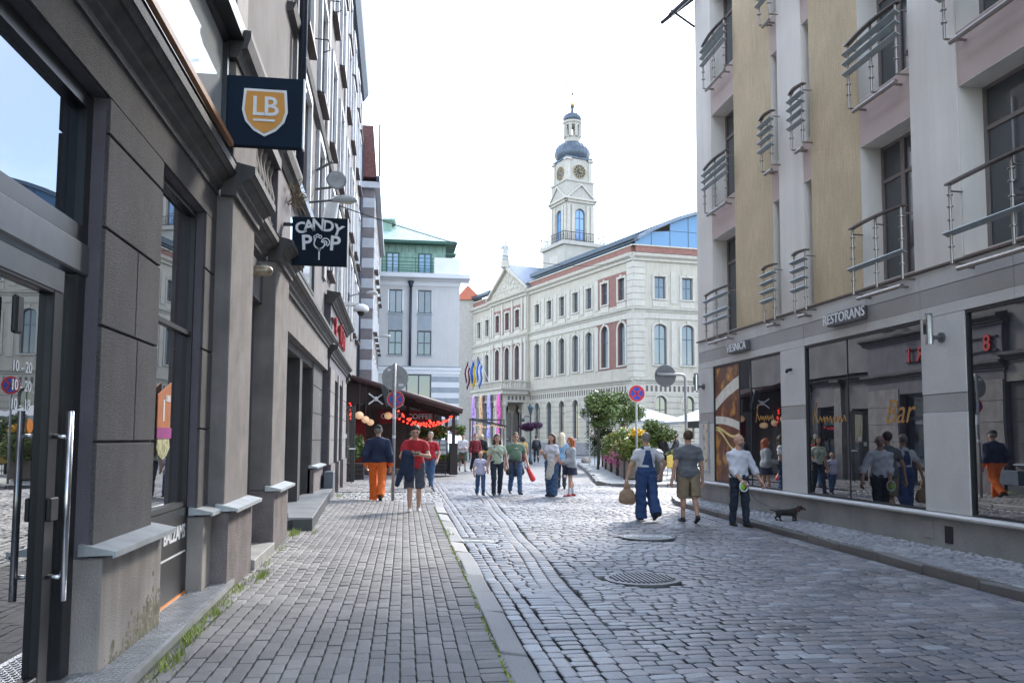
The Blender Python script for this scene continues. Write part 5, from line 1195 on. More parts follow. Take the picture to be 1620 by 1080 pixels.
one('cafe_interior', mat('cafe_brown', (.06, .035, .03), .7, .3, 3), lambda b: b.box(-2.1, 2.3, 41.3, 41.4, .05, 3.2), CF)
M_bulb = mat('red_bulb', (1, .05, .03), .4, 0, emit=.8); M_warm = mat('warm_lantern', (.8, .5, .3), .5, 0, emit=.12)
wires = MB()
for j, (p, q, sag, n) in enumerate((((.1, 35, 2.7), (1.6, 36, 2.35), .25, 12), ((.4, 38, 2.6), (2.4, 36, 2.5), .4, 16), ((1.4, 35.2, 2.3), (2.45, 35.4, 2.6), .15, 12), ((-.2, 37, 2.6), (2.4, 38.5, 2.4), .3, 14), ((-1.9, 34.6, 3.2), (-1.75, 34.7, 2.2), .05, 8))):
    P, Q = Vector(p), Vector(q); pts = []
    for k in range(n+1):
        s_ = k/n; x = P.lerp(Q, s_); x.z -= sag*4*s_*(1-s_); pts.append(x)
        if k < n: one('bulb', M_bulb, lambda b: b.ell((x.x+rnd.gauss(0, .03), x.y, x.z-.05+rnd.gauss(0, .03)), (.042, .042, .05), 8, 6), CF, smooth=True)
    wires.tube(pts, .01, 4)
wires.build('light_cable', M_bframe, CF)
for i, (x, y, z, r) in enumerate(((-1.42, 33.2, 2.45, .17), (-1.2, 33.8, 2.3, .16), (-1.02, 34.4, 2.2, .15), (-.3, 35.2, 2.5, .17))):
    t = thing('paper_lantern', 'glowing round paper lantern, %s from the left under the brown awning' % ('first', 'second', 'third', 'fourth')[i], 'lantern', (x, y, z), 'lanterns under the cafe awning')
    one('shade', M_warm, lambda b: b.ell((x, y, z), (r, r, r*.9), 14, 10), t, smooth=True); one('cord', M_bframe, lambda b: b.tube([(x, y, z+r*.85), (x, y, AZ(x)-.06)], .008, 4), t)
t = thing('wall_fan', 'white four-bladed bracket fan on the brown awning side curtain', 'fan', (-.8, 34, 3.1))
one('hub', M_wht, lambda b: b.ell((-.8, 34.02, 3.15), (.09, .06, .1), 10, 8), t, smooth=True); one('blades', M_wht, lambda b: [b.obox((-.8+.16*a, 34.0, 3.15+.12*c), (.13*a, 0, .1*c), (0, .012, 0), (-.02*c, 0, .02*a)) for a in (-1, 1) for c in (-1, 1)], t)
t = thing('loudspeaker', 'grey tilted box loudspeaker hanging under the awning beside the fan', 'loudspeaker', (-.35, 34, 3.1))
one('cabinet', mat('speaker_grey', (.07, .075, .085), .6), lambda b: b.obox((-.38, 33.85, 3.3), (.13, 0, .06), (0, .12, 0), (-.12, 0, .42)), t, bevel=.02); one('grille', M_blk, lambda b: b.obox((-.38, 33.725, 3.3), (.11, 0, .05), (0, .004, 0), (-.11, 0, .38)), t)
t = thing('menu_board', 'grey framed cafe menu board with rows of pictures', 'menu board', (1.85, 35.5, 0))
one('board', M_gframe, lambda b: b.box(1.55, 2.2, 35.3, 35.35, .85, 1.5), t)
for i in range(2):
    for j in range(3): one('picture', mat('menu_print', (.4, .42, .45), .5, .4, 9), lambda b: b.box(1.62+i*.3, 1.85+i*.3, 35.285, 35.299, .9+j*.2, 1.05+j*.2), t)
one('legs', M_bframe, lambda b: b.box(1.58, 1.62, 35.32, 35.36, 0, .85).box(2.13, 2.17, 35.32, 35.36, 0, .85), t)
# ================================================================== traffic signs
def nostop(b_parent, c, r, nrm=(0, -1, 0), xax=(1, 0, 0)):
    Mx = basis(c, xax, (0, 0, 1), nrm)
    dsk = one('sign_disc', mat('sign_blue', (.02, .06, .42), .4), lambda b: b.lathe([(r*.84, -.012), (r*.84, .006), (.001, .007)], (0, 0, 0), 36), b_parent, Mx)
    rd_ = mat('sign_red', (.55, .02, .03), .4)
    one('sign_ring', rd_, lambda b: b.lathe([(r*.74, .0), (r*.74, .011), (r*.97, .011), (r*.97, -.014), (r*.74, -.013)], (0, 0, 0), 36), dsk, Mx)
    one('sign_cross', rd_, lambda b: [b.obox((0, 0, .009), (r*.78*math.cos(a), r*.78*math.sin(a), 0), (-r*.09*math.sin(a), r*.09*math.cos(a), 0), (0, 0, .003)) for a in (.785, 2.356)], dsk, Mx)
    one('sign_rim', M_wht, lambda b: b.lathe([(r*.97, -.012), (r*.97, .012), (r, .012), (r, -.012)], (0, 0, 0), 36), dsk, Mx)
M_sback = mat('sign_back', (.3, .29, .29), .5, .15, 6, metal=.3); M_gpole = mat('galvanised_pole', (.33, .34, .35), .5, .2, 14, .2, 60, metal=.4)
t = thing('sign_post', 'pavement pole with a no stopping sign below a large round sign back', 'sign post', (-.02, 19.6, 0))
one('pole', M_gpole, lambda b: b.tube([(-.03, 19.6, .05), (-.03, 19.6, 3.32)], .038, 12), t, smooth=True)
dk = one('sign_back', M_sback, lambda b: b.lathe([(.305, 0), (.315, .01), (.31, .03), (.001, .032)], (0, 0, 0), 36), t, basis((-.02, 19.64, 2.98), (1, 0, 0), (0, 0, -1), (0, 1, 0)))
one('clamp', M_gpole, lambda b: b.box(-.1, .04, 19.58, 19.64, 3.1, 3.13).box(-.1, .04, 19.58, 19.64, 2.82, 2.85), dk)
one('sticker', M_wht, lambda b: b.box(-.2, -.13, 19.632, 19.637, 3.14, 3.19).box(.06, .18, 19.632, 19.637, 2.78, 2.84), dk)
nostop(t, (0, 19.66, 2.47), .205)
one('pole_stickers', M_wht, lambda b: b.tube([(-.03, 19.6, 2.0), (-.03, 19.6, 2.25)], .0395, 12).tube([(-.03, 19.6, 1.55), (-.03, 19.6, 1.62)], .0395, 12), t)
t = thing('sign_post', 'slim grey pole with a round no stopping sign beside the flower planters', 'sign post', (8.1, 27, 0))
one('pole', M_gpole, lambda b: b.tube([(8.1, 27.05, .1), (8.1, 27.05, 3.3)], .035, 10), t, smooth=True); nostop(t, (8.1, 27.0, 3.11), .29)
t = thing('sign_post', 'bent grey pole carrying a dark round sign back on an arm at the hotel corner', 'sign post', (8.75, 24, 0))
one('pole', M_gpole, lambda b: b.tube([(8.75, 24, .0), (8.74, 24, 3.4), (8.7, 24, 3.5), (8.6, 24, 3.53), (7.85, 24, 3.53)], .045, 10), t, smooth=True)
one('sign_back', mat('dark_sign_back', (.1, .11, .125), .5, .15, 6, metal=.3), lambda b: b.lathe([(.33, 0), (.34, .01), (.335, .03), (.001, .032)], (0, 0, 0), 36), t, basis((8.13, 24.06, 3.49), (1, 0, 0), (0, 0, -1), (0, 1, 0)))
t = thing('sign_post', 'far pale round sign back on a thin pole near the town hall', 'sign post', (10.5, 45, 0))
one('pole', M_gpole, lambda b: b.tube([(10.75, 45, 0), (10.75, 45, 3.3)], .035, 8), t); one('sign_back', M_sback, lambda b: b.lathe([(.33, 0), (.33, .03), (.001, .032)], (0, 0, 0), 28), t, basis((10.6, 45.05, 2.95), (1, 0, 0), (0, 0, -1), (0, 1, 0)))
# ================================================================== square: lamp post, stall, flags, banners, van
t = thing('lamp_post', 'ornate dark lamp post with lanterns and a ball of purple flowers', 'lamp post', (8.25, 50, 0))
M_lant = mat('teal_iron', (.03, .07, .09), .5, .1, 5)
one('post', M_lant, lambda b: b.lathe([(.16, 0), (.12, .3), (.06, .5), (.045, 3.0), (.07, 3.05), (.03, 3.1)], (8.25, 50, 0), 12), t, smooth=True)
one('lantern', M_lant, lambda b: b.lathe([(.06, 3.05), (.17, 3.45), (.19, 3.5), (.12, 3.6), (.03, 3.72)], (8.25, 50, 0), 6), t); one('arm_light', M_lant, lambda b: b.tube([(8.25, 50, 2.9), (7.9, 50, 2.95), (7.8, 50, 2.75)], .03, 6).ell((7.78, 50, 2.72), (.12, .1, .12), 8, 6), t)
ST = thing('market_stall', 'black framed market stall with a sloping roof and warm string lights', 'stall', (6.6, 60, 0))
one('frame', M_bframe, lambda b: [b.box(x-.04, x+.04, y-.04, y+.04, 0, 2.95) for x in (5.5, 7.75) for y in (58.8, 61)]+[b.box(5.5, 7.75, y-.03, y+.03, 2.9, 2.96) for y in (58.8, 61)], ST)
one('roof', M_blk, lambda b: b.prism([(5.4, 3.05), (7.9, 2.5), (7.9, 2.4), (5.4, 2.95)], 1, 58.6, 61.2), ST); one('counter', M_cpost, lambda b: b.box(5.6, 7.6, 59.4, 60.6, 0, .95), ST)
for k in range(14): one('bulb', M_warm, lambda b: b.ell((5.55+k*.165, 58.7, 2.45+.08*math.sin(k*.9)), (.055, .055, .06), 8, 6), ST)
M_flags = [('white and blue', (.6, .62, .65), (.03, .12, .5), 752), ('yellow', (.65, .5, .05), (.05, .2, .55), 757), ('blue and white', (.04, .16, .55), (.6, .6, .62), 768)]
def flag(label, cols_, t_, lean):
    o = MA @ Vector((t_, 3.5, 8.1)); tip = MA @ Vector((t_-lean, 5.2, 11.0))
    f = thing('flag', label, 'flag', tuple(o), 'flags on the balcony')
    one('pole', M_wht, lambda b: b.tube([o, tip], .04, 6), f)
    nn = 3; d = (o-tip).normalized()
    for k, c in enumerate(cols_):
        b = MB(); m = 6
        for i in range(m+1):
            for j in (0, 1):
                s_ = (k+j)/len(cols_)*.85; p = tip+d*(s_*1.6)+Vector((.12*math.sin(i*1.3+s_*4), .1*math.cos(i*1.1), -.42*i+.1*math.sin(i)))+uL*(.1*i)
                b.v.append(tuple(p))
        for i in range(m): b.f.append((2*i, 2*i+1, 2*i+3, 2*i+2))
        q = b.build('cloth', c, f, smooth=True); sld = q.modifiers.new('thick', 'SOLIDIFY'); sld.thickness = .03
cR, cW, cB, cY = mat('flag_maroon', (.16, .01, .02), .7), mat('flag_white', (.65, .65, .67), .7), mat('flag_blue', (.03, .13, .5), .7), mat('flag_yellow', (.7, .5, .04), .7)
flag('maroon and white flag on the town hall balcony, leftmost of three', [cR, cW, cR], 28.2, 1.)
flag('blue and yellow flag on the town hall balcony, middle of three', [cB, cY], 26.4, .9)
flag('blue and white flag on the town hall balcony, rightmost of three', [cB, cW, cB], 24.4, .7)
for i, (t_, col, lab) in enumerate(((28.5, (.42, .2, .55), 'purple'), (26.2, (.6, .33, .18), 'orange'), (23.9, (.36, .3, .65), 'lavender'), (21.2, (.65, .08, .35), 'pink'))):
    o = MA @ Vector((t_, 3.55, 1.3)); t = thing('banner', 'tall %s banner hanging from the town hall portico' % lab, 'banner', tuple(o), 'banners on the portico')
    b = MB(MA); m = 12
    for k in range(m+1):
        for a_ in (-.45, 0, .45): b.v.append((t_+a_, 3.75+.05*math.sin(k*.8+a_*2), 1.6+5*k/m))
    for k in range(m): b.f += [(3*k, 3*k+1, 3*k+4, 3*k+3), (3*k+1, 3*k+2, 3*k+5, 3*k+4)]
    q = b.build('cloth', mat('banner_'+lab, col, .7, .12, 2), t, smooth=True); q.modifiers.new('thick', 'SOLIDIFY').thickness = .02
    one('batten', M_wht, lambda q_: q_.tube([(t_-.5, 3.75, 6.62), (t_+.5, 3.75, 6.62)], .03, 6), t, MA)
    one('print', mat('banner_print_'+lab, tuple(c*.35 for c in col), .7), lambda q_: [q_.ell((t_+rnd.uniform(-.25, .25), 3.80, 2.1+k*.6), (.1, .02, .16), 6, 4) for k in range(7)], t, MA)
# parked van, mostly hidden behind strollers
VN_ = thing('parked_van', 'white van with a blue windscreen parked behind the cafe planters', 'van', (3.4, 52, 0))
M_van = mat('van_white', (.7, .71, .72), .3, .04, 3, coat=.4)
one('body', M_van, lambda b: b.prism([(50.1, .35), (50.0, .85), (50.3, 1.05), (51.1, 1.2), (51.9, 1.95), (52.3, 2.05), (55, 2.05), (55.1, 1.2), (55.1, .35)], 0, 2.5, 4.3), VN_, bevel=.08, seg=3)
one('windscreen', glass('blue_windscreen', (.03, .1, .2), 1.8), lambda b: b.add([(2.62, 51.12, 1.26), (4.18, 51.12, 1.26), (4.1, 51.84, 1.93), (2.7, 51.84, 1.93)], [(0, 1, 2, 3)]).add([(2.62, 51.09, 1.27), (4.18, 51.09, 1.27), (4.1, 51.81, 1.94), (2.7, 51.81, 1.94)], [(0, 1, 2, 3)]), VN_)
for x in (2.62, 4.18):
    for y in (50.8, 54.2):
        w = one('wheel', M_blk, lambda b: b.tube([(x-.1, y, .33), (x+.1, y, .33)], .33, 18), VN_); one('rim', M_chrome, lambda b: b.tube([(x-.11, y, .33), (x+.11, y, .33)], .19, 12), w)
for x in (2.75, 4.05): one('headlight', M_skg, lambda b: b.ell((x, 50.05, .85), (.16, .06, .1), 10, 6), VN_)
one('bumper', mat('red_bumper', (.4, .03, .03), .5), lambda b: b.box(2.5, 4.3, 49.92, 50.08, .35, .6), VN_, bevel=.03)
# ================================================================== plants
M_leaf = tone_mat('leaf', (.06, .105, .022), (.165, .215, .06), .55, .1, 30); M_leafl = tone_mat('light_leaf', (.13, .19, .03), (.22, .26, .06), .55, .1, 30); M_leafd = tone_mat('dark_leaf', (.025, .05, .016), (.06, .1, .03), .55, .1, 30)
for m in (M_leaf, M_leafl, M_leafd):
    m.node_tree.nodes['Principled BSDF'].inputs['Transmission Weight'].default_value = 0
def petal(name, c): return mat(name, c, .6, .2, 20)
PET = [petal('yellow_petal', (.75, .48, .02)), petal('pink_petal', (.55, .1, .25)), petal('white_petal', (.7, .7, .68)), petal('orange_petal', (.6, .2, .05))]
def leaves(name, parent, balls, n, size, matl, seed=1, flat=.5, hollow=.45):
    g = np.random.default_rng(seed); w = np.array([r[0]*r[1]*r[2] for _, r in balls])**.67; w /= w.sum(); V, T, tn = [], [], []
    cnt = g.multinomial(n, w)
    for (c, r), k in zip(balls, cnt):
        d = g.normal(size=(k, 3)); d /= np.linalg.norm(d, axis=1)[:, None]; rad = (hollow+(1-hollow)*g.random(k)**.5)*(1+.25*g.normal(size=k)*.5)
        p = np.array(c)+d*rad[:, None]*np.array(r)
        a = g.normal(size=(k, 3)); a[:, 2] *= flat; a /= np.linalg.norm(a, axis=1)[:, None]; q = np.cross(a, d+g.normal(size=(k, 3))*.6); q /= np.linalg.norm(q, axis=1)[:, None]+1e-6
        s = size*(.6+.8*g.random(k))[:, None]
        base = len(V) and sum(len(x) for x in V)
        vv = np.stack([p-a*s, p+q*s*.45, p+a*s, p-q*s*.45], 1).reshape(-1, 3)
        T.append(np.arange(k*4).reshape(-1, 4)+(sum(len(x) for x in V))); V.append(vv); tn.append(np.repeat(g.random(k), 4))
    return mkobj(name, mesh_np(name, np.vstack(V), np.vstack(T), np.concatenate(tn)), matl, parent)
def blobs(c, r, k, seed, sub=.45):
    g = random.Random(seed); out = []
    for i in range(k):
        while True:
            d = Vector((g.uniform(-1, 1), g.uniform(-1, 1), g.uniform(-1, 1)))
            if d.length < 1: break
        out.append(((c[0]+d.x*r[0]*.75, c[1]+d.y*r[1]*.75, c[2]+d.z*r[2]*.7), tuple(x*sub*g.uniform(.7, 1.3) for x in r)))
    return out
M_bark = mat('bark', (.06, .045, .035), .9, .3, 15, .5, 40); M_plk = mat('planter_timber', (.24, .2, .165), .85, .2, 4, .3, 60, streak=.25)
for i, (x, y, z, r, lab) in enumerate(((9.75, 39, 3.0, (1.2, 1.1, .95), 'small round-headed tree in the planter row, left of the no stopping sign'), (11.6, 41, 3.2, (1.15, 1.1, 1.0), 'second small round-headed tree, right behind the no stopping sign'))):
    t = thing('small_tree', lab, 'tree', (x, y, 0), 'small trees by the terrace')
    tk = MB(); tk.tube([(x, y, .1), (x+.03, y, 1.2), (x, y, 2.2), (x+.05, y, 2.9)], [.07, .06, .05, .03], 8)
    for k in range(7):
        a = k*.9; tk.tube([(x, y, 1.95+k*.1), (x+.45*math.cos(a), y+.45*math.sin(a), 2.5+k*.08), (x+.85*math.cos(a), y+.85*math.sin(a), 2.8+k*.1)], [.03, .02, .008], 5)
    tk.build('trunk', M_bark, t); leaves('crown', t, blobs((x, y, z), r, 20, i+3, .36), 4600, .08, M_leaf, i+1)
# planter boxes and their flowers along the island edge
pl = [((10.95, 42.6), (10.3, 39.4)), ((10.2, 39), (9.65, 36.0)), ((9.58, 35.6), (9.0, 32.6)), ((8.93, 32.2), (8.35, 29.2))]
plab = ('farthest timber planter of the row, beside the boulder', 'second farthest timber planter in the row', 'timber planter third from the far end of the row', 'nearest timber planter, behind the man in overalls')
pb = ('bushy light green shrub in the farthest planter', 'leafy bright green shrub in the second farthest planter', 'tall bright green flowering shrub with pink blooms in the third planter', 'bright green shrub with yellow flowers in the nearest planter')
for i, (p, q) in enumerate(pl):
    P, Q = Vector((p[0], p[1], 0)), Vector((q[0], q[1], 0)); d = (Q-P); L = d.length; d.normalize(); n = Vector((-d.y, d.x, 0))*-1
    n = Vector((abs(d.y), d.x if d.y < 0 else -d.x, 0)).normalized()
    t = thing('timber_planter', plab[i], 'planter', tuple(P), 'timber planters on the island'); Mp = frame(P+Vector((0, 0, .1)), d, n)
    for k in range(7):
        a0 = k*L/7
        one('plank', M_plk, lambda b: b.box(a0+.006, a0+L/7-.006, -.03, .0, .04, .66), t, Mp)
    one('side', M_plk, lambda b: b.box(0, L, .62, .65, .04, .66).box(L, L+.03, -.03, .65, .04, .66).box(-.03, 0, -.03, .65, .04, .66), t, Mp)
    one('soil', M_soil, lambda b: b.box(0, L, 0, .62, .1, .6), t, Mp)
    for k in (0, 1): one('corner_post', M_cpost, lambda b: b.box(k*L-.06, k*L+.06, -.1, -.03, .0, .74), t, Mp)
    s_ = thing('flower_shrub', pb[i], 'shrub', tuple(P+Vector((0, 0, .7))), 'shrubs in the planters')
    balls = []
    for k in range(26):
        a = rnd.uniform(.1, L-.1); w = P+d*a+n*rnd.uniform(.0, .6); hgt = rnd.uniform(.75, 1.75 if i != 0 else 1.5)
        balls.append(((w.x, w.y, hgt), (rnd.uniform(.2, .38), rnd.uniform(.2, .38), rnd.uniform(.18, .32))))
    leaves('foliage', s_, balls, 5200, .06, (M_leafl, M_leafl, M_leafl, M_leafl)[i], 20+i); leaves('inner_foliage', s_, [(c, tuple(x*.8 for x in r)) for c, r in balls], 1800, .07, M_leaf, 30+i)
    fl = [(c, tuple(x*1.1 for x in r)) for c, r in balls[::3]]
    leaves('blossom', s_, fl, 260 if i != 3 else 420, .045, PET[(2, 3, 1, 0)[i]], 40+i, hollow=.9)
    if i >= 2: leaves('trailing_blossom', s_, [((P+d*(L*.55)-n*.1).to_tuple()[:2]+(.75,), (.5, .12, .3))], 160, .05, PET[1], 50+i, hollow=.5)
t = thing('flower_shrub', 'tall shrub with yellow flowers at the near end of the planter row', 'shrub', (8.6, 28.9, .1), 'shrubs in the planters')
balls = blobs((8.75, 29.2, 1.25), (.55, .6, .7), 14, 9); leaves('foliage', t, balls, 3000, .06, M_leafl, 61); leaves('blossom', t, blobs((8.7, 29.0, 1.75), (.35, .35, .22), 5, 3), 260, .06, PET[0], 62, hollow=.7)
t = thing('olive_shrub', 'dark green bush standing behind the yellow flowers on the terrace', 'shrub', (11.3, 34, .1))
leaves('foliage', t, blobs((11.2, 34, 1.8), (.8, .7, .75), 14, 12), 4000, .07, M_leaf, 63); one('stem', M_bark, lambda b: b.tube([(11.2, 34, .1), (11.2, 34, 1.8)], .06, 6), t)
t = thing('potted_bush', 'small round green bush among the terrace chairs', 'shrub', (10.6, 29.5, .1))
leaves('foliage', t, blobs((10.35, 29.5, .95), (.32, .32, .3), 8, 14), 1500, .04, M_leaf, 64); one('pot', mat('clay_pot', (.2, .12, .09), .8), lambda b: b.lathe([(.14, .1), (.2, .65), (.22, .68), (.05, .66)], (10.35, 29.5, 0), 14), t)
# white-blossom climber by the far sign, boulder
t = thing('rose_trellis', 'dark trellis with pale blossom beside the far round sign', 'trellis', (11.6, 46, 0))
one('frame', M_bframe, lambda b: [b.box(11.0+k*.3, 11.03+k*.3, 46, 46.04, 0, 2.6) for k in range(6)], t); leaves('foliage', t, blobs((11.6, 45.9, 1.7), (.85, .3, 1.2), 14, 21), 2500, .07, M_leafd, 65); leaves('blossom', t, blobs((11.6, 45.8, 2.5), (.85, .3, .5), 10, 22), 220, .07, PET[2], 66)
t = thing('boulder', 'rounded pinkish boulder on the pavement by the planters', 'boulder', (11.6, 49.6, .1))
one('stone', mat('pink_granite', (.3, .25, .22), .7, .2, 4, .3, 40), lambda b: b.ell((11.65, 49.6, .24), (.33, .3, .24), 16, 10), t, smooth=True)
# cafe planters on the left, hanging baskets, lamp flowers
for i, (x, y, lab) in enumerate(((1.85, 35.9, 'dark cafe planter box with trailing grass under the menu board'), (-1.4, 30.5, 'green fern planter beside the open glass door'))):
    t = thing('cafe_planter', lab, 'planter', (x, y, 0), 'cafe planters')
    w_ = .6 if i == 0 else .3
    for k in range(4): one('plank', M_cpost, lambda b: b.box(x-w_, x+w_, y-.3, y+.3, .05+k*.15, .19+k*.15), t, bevel=.008)
    leaves('foliage', t, blobs((x, y, .85 if i == 0 else 1.2), (w_, .35, .28 if i == 0 else .55), 10, 31+i), 2200, .06, M_leafl if i == 0 else M_leaf, 67+i)
for i, (x, y, z, lab) in enumerate(((1.9, 36.4, 1.85, 'basket of rusty flowers left of the awning post'), (2.75, 37.5, 1.95, 'basket of faded pink flowers right of the awning post'), (1.1, 37.5, 1.75, 'basket of dark leaves deeper under the awning'))):
    t = thing('flower_basket', lab, 'flower basket', (x, y, z), 'baskets under the awning'); leaves('foliage', t, blobs((x, y, z), (.42, .35, .3), 9, 41+i), 1500, .06, M_leafd if i == 2 else M_leaf, 70+i); leaves('blossom', t, blobs((x, y, z), (.45, .35, .3), 6, 44+i), 260, .05, PET[3] if i != 1 else PET[1], 73+i)
    one('hanger', M_bframe, lambda b: b.tube([(x, y, z), (x, y, AZ(min(x, 2.7))-.1)], .012, 4), t)
t = thing('flower_ball', 'ball of dark purple flowers on the lamp post', 'flowers', (8.25, 50, 2.3))
leaves('blossom', t, blobs((8.25, 50, 2.35), (.7, .6, .3), 12, 51), 2600, .07, petal('purple_petal', (.07, .02, .07)), 77)
# weeds in the joints by the wall and kerb
wv_, wf_ = [], []
g = np.random.default_rng(3)
for (x, y, n, s) in ((-1.37, 6.0, 190, .07), (-1.38, 6.7, 150, .06), (-1.39, 7.2, 100, .05), (-1.40, 7.9, 120, .05), (-1.35, 5.3, 160, .06), (-1.36, 5.7, 40, .04), (-1.3, 8.6, 130, .055), (-1.36, 9.4, 60, .04), (-1.38, 10.6, 50, .04), (-1.4, 12.1, 160, .08), (-1.15, 12.5, 70, .05), (-1.3, 20.2, 50, .06), (.83, 13.2, 50, .04), (.86, 12.9, 30, .03)):
    for k in range(n):
        px, py = x+g.normal()*.035, y+g.normal()*.16; h = s*g.uniform(.4, 1.4); a = g.random()*6.28; l = h*g.uniform(.3, 1.1); i0 = len(wv_)
        wv_ += [(px-.006*math.sin(a), py+.006*math.cos(a), .06+max(0, .6-px)*.05), (px+.006*math.sin(a), py-.006*math.cos(a), .06+max(0, .6-px)*.05), (px+l*math.cos(a), py+l*math.sin(a), .07+max(0, .6-px)*.05+h)]; wf_.append((i0, i0+1, i0+2))
for k in range(700):
    y = g.uniform(5, 18); x = kL(y)-.012+g.normal()*.008; h = g.uniform(.006, .025); a = g.random()*6.28; i0 = len(wv_)
    wv_ += [(x-.008, y, .075), (x+.008, y+.004, .075), (x+h*.6*math.cos(a), y+h*math.sin(a), .085+h*.6)]; wf_.append((i0, i0+1, i0+2))
o = mkobj('weeds', mesh_np('weeds', wv_, wf_, g.random(len(wv_))), tone_mat('weed', (.22, .3, .05), (.36, .42, .1), .7, .1, 30)); tag(o, 'small green weeds growing in the joints along the left wall and kerb', 'weeds', kind='stuff')
# ================================================================== terrace furniture
for i, (x, y, z, r, lab, m) in enumerate(((13.6, 44, 2.55, 1.9, 'white pyramid parasol left of the terrace, seen behind the small trees', 'p_white'), (15.6, 40, 2.45, 1.7, 'white parasol in the middle of the terrace', 'p_white'), (14.2, 33, 2.35, 1.6, 'white parasol with black valance nearest the hotel corner', 'p_white'))):
    t = thing('parasol', lab, 'parasol', (x, y, 0), 'terrace parasols'); mm = mat(m, (.42, .43, .45), .8, .06, 2)
    b = MB(); b.v = [(x+r*sx, y+r*sy, z) for sx, sy in ((-1, -1), (1, -1), (1, 1), (-1, 1))]+[(x, y, z+.75)]; b.f = [(0, 1, 4), (1, 2, 4), (2, 3, 4), (3, 0, 4)]
    q = b.build('canopy', mm, t); q.modifiers.new('thick', 'SOLIDIFY').thickness = .02
    one('valance', M_blk if i == 2 else mm, lambda b: b.box(x-r, x+r, y-r-.01, y-r, z-.3 if i == 2 else z-.14, z-.012).box(x-r-.01, x-r, y-r, y+r, z-.3 if i == 2 else z-.14, z-.012), t)
    one('pole', M_cpost, lambda b: b.tube([(x, y, .1), (x, y, z+.72)], .035, 8), t)
t = thing('litter_bin', 'black cylindrical litter bin with a rounded lid behind the overalls man', 'litter bin', (9.1, 28, .1))
one('body', M_blk, lambda b: b.lathe([(.24, 0), (.27, .05), (.28, .95), (.25, 1.0)], (8.95, 27.7, .1), 20), t, smooth=True); one('lid', M_sback, lambda b: b.lathe([(.29, .98), (.29, 1.03), (.2, 1.1), (.05, 1.13)], (8.95, 27.7, .1), 20), t, smooth=True)
def chair(x, y, rz, lab):
    t = thing('cafe_chair', lab, 'chair', (x, y, .1), 'yellow terrace chairs'); Mx = Matrix.Translation((x, y, .1)) @ Matrix.Rotation(rz, 4, 'Z')
    one('seat', mat('yellow_rattan', (.5, .36, .06), .6, .2, 20), lambda b: b.box(-.22, .22, -.22, .22, .43, .47), t, Mx, bevel=.015); one('backrest', mat('yellow_rattan', (.5, .36, .06)), lambda b: b.prism([(-.22, .47), (.22, .47), (.2, .86), (0, .92), (-.2, .86)], 1, .2, .23), t, Mx)
    for sx in (-1, 1):
        for sy in (-1, 1): one('leg', M_chrome, lambda b: b.tube([(sx*.18, sy*.18, .43), (sx*.22, sy*.22, 0)], .014, 6), t, Mx)
chair(10.0, 28.6, .4, 'yellow rattan cafe chair right beside the litter bin'); chair(10.9, 30.6, 2.4, 'yellow rattan cafe chair behind the round bush on the terrace')
t = thing('cafe_table', 'small pale cafe table between the yellow chairs', 'table', (10.6, 29.2, .1))
one('top', M_wht, lambda b: b.lathe([(.32, .8), (.32, .83), (.01, .835)], (10.7, 28.9, 0), 20), t); one('stem', M_chrome, lambda b: b.tube([(10.7, 28.9, .12), (10.7, 28.9, .8)], .025, 8).lathe([(.22, .1), (.2, .13), (.02, .15)], (10.7, 28.9, 0), 16), t)
t = thing('sandwich_board', 'low folding board leaning by the terrace chairs', 'sign board', (9.9, 27.4, .1))
one('panel', M_blk, lambda b: b.obox((9.85, 27.4, .45), (.18, .05, 0), (0, .01, 0), (0, .1, .35)), t); one('panel_back', M_cpost, lambda b: b.obox((9.85, 27.62, .45), (.18, .05, 0), (0, .01, 0), (0, -.1, .35)), t)
# ================================================================== people: bodies grown as one surface from a distance field
A3 = lambda *p: np.array(p, float)
def rotx(a): c, s = math.cos(a), math.sin(a); return np.array([[1, 0, 0], [0, c, -s], [0, s, c]])
def rotz(a): c, s = math.cos(a), math.sin(a); return np.array([[c, -s, 0], [s, c, 0], [0, 0, 1]])
class Cap:
    def __init__(s, a, b, ra, rb=None, clip=None): s.a, s.b, s.ra, s.rb, s.clip = A3(*a), A3(*b), ra, ra if rb is None else rb, clip
    def box(s): r = max(s.ra, s.rb); return np.minimum(s.a, s.b)-r, np.maximum(s.a, s.b)+r
    def d(s, P):
        ab = s.b-s.a; t = np.clip(((P-s.a)@ab)/max(ab@ab, 1e-9), 0, 1); q = P-s.a-t[..., None]*ab
        return np.sqrt((q*q).sum(-1))-(s.ra+(s.rb-s.ra)*t)
    def grow(s, g, f=1.): return Cap(s.a, s.b, s.ra*f+g, s.rb*f+g, s.clip)
class Ell:
    def __init__(s, c, r, M=None, clip=None): s.c, s.r, s.M, s.clip = A3(*c), A3(*r), M, clip
    def box(s): m = s.r if s.M is None else np.full(3, s.r.max()); return s.c-m, s.c+m
    def d(s, P):
        q = P-s.c
        if s.M is not None: q = q@s.M
        k0 = np.sqrt(((q/s.r)**2).sum(-1)); k1 = np.sqrt(((q/s.r**2)**2).sum(-1))
        return k0*(k0-1)/np.maximum(k1, 1e-6)
    def grow(s, g, f=1.): return Ell(s.c, s.r*f+g, s.M, s.clip)
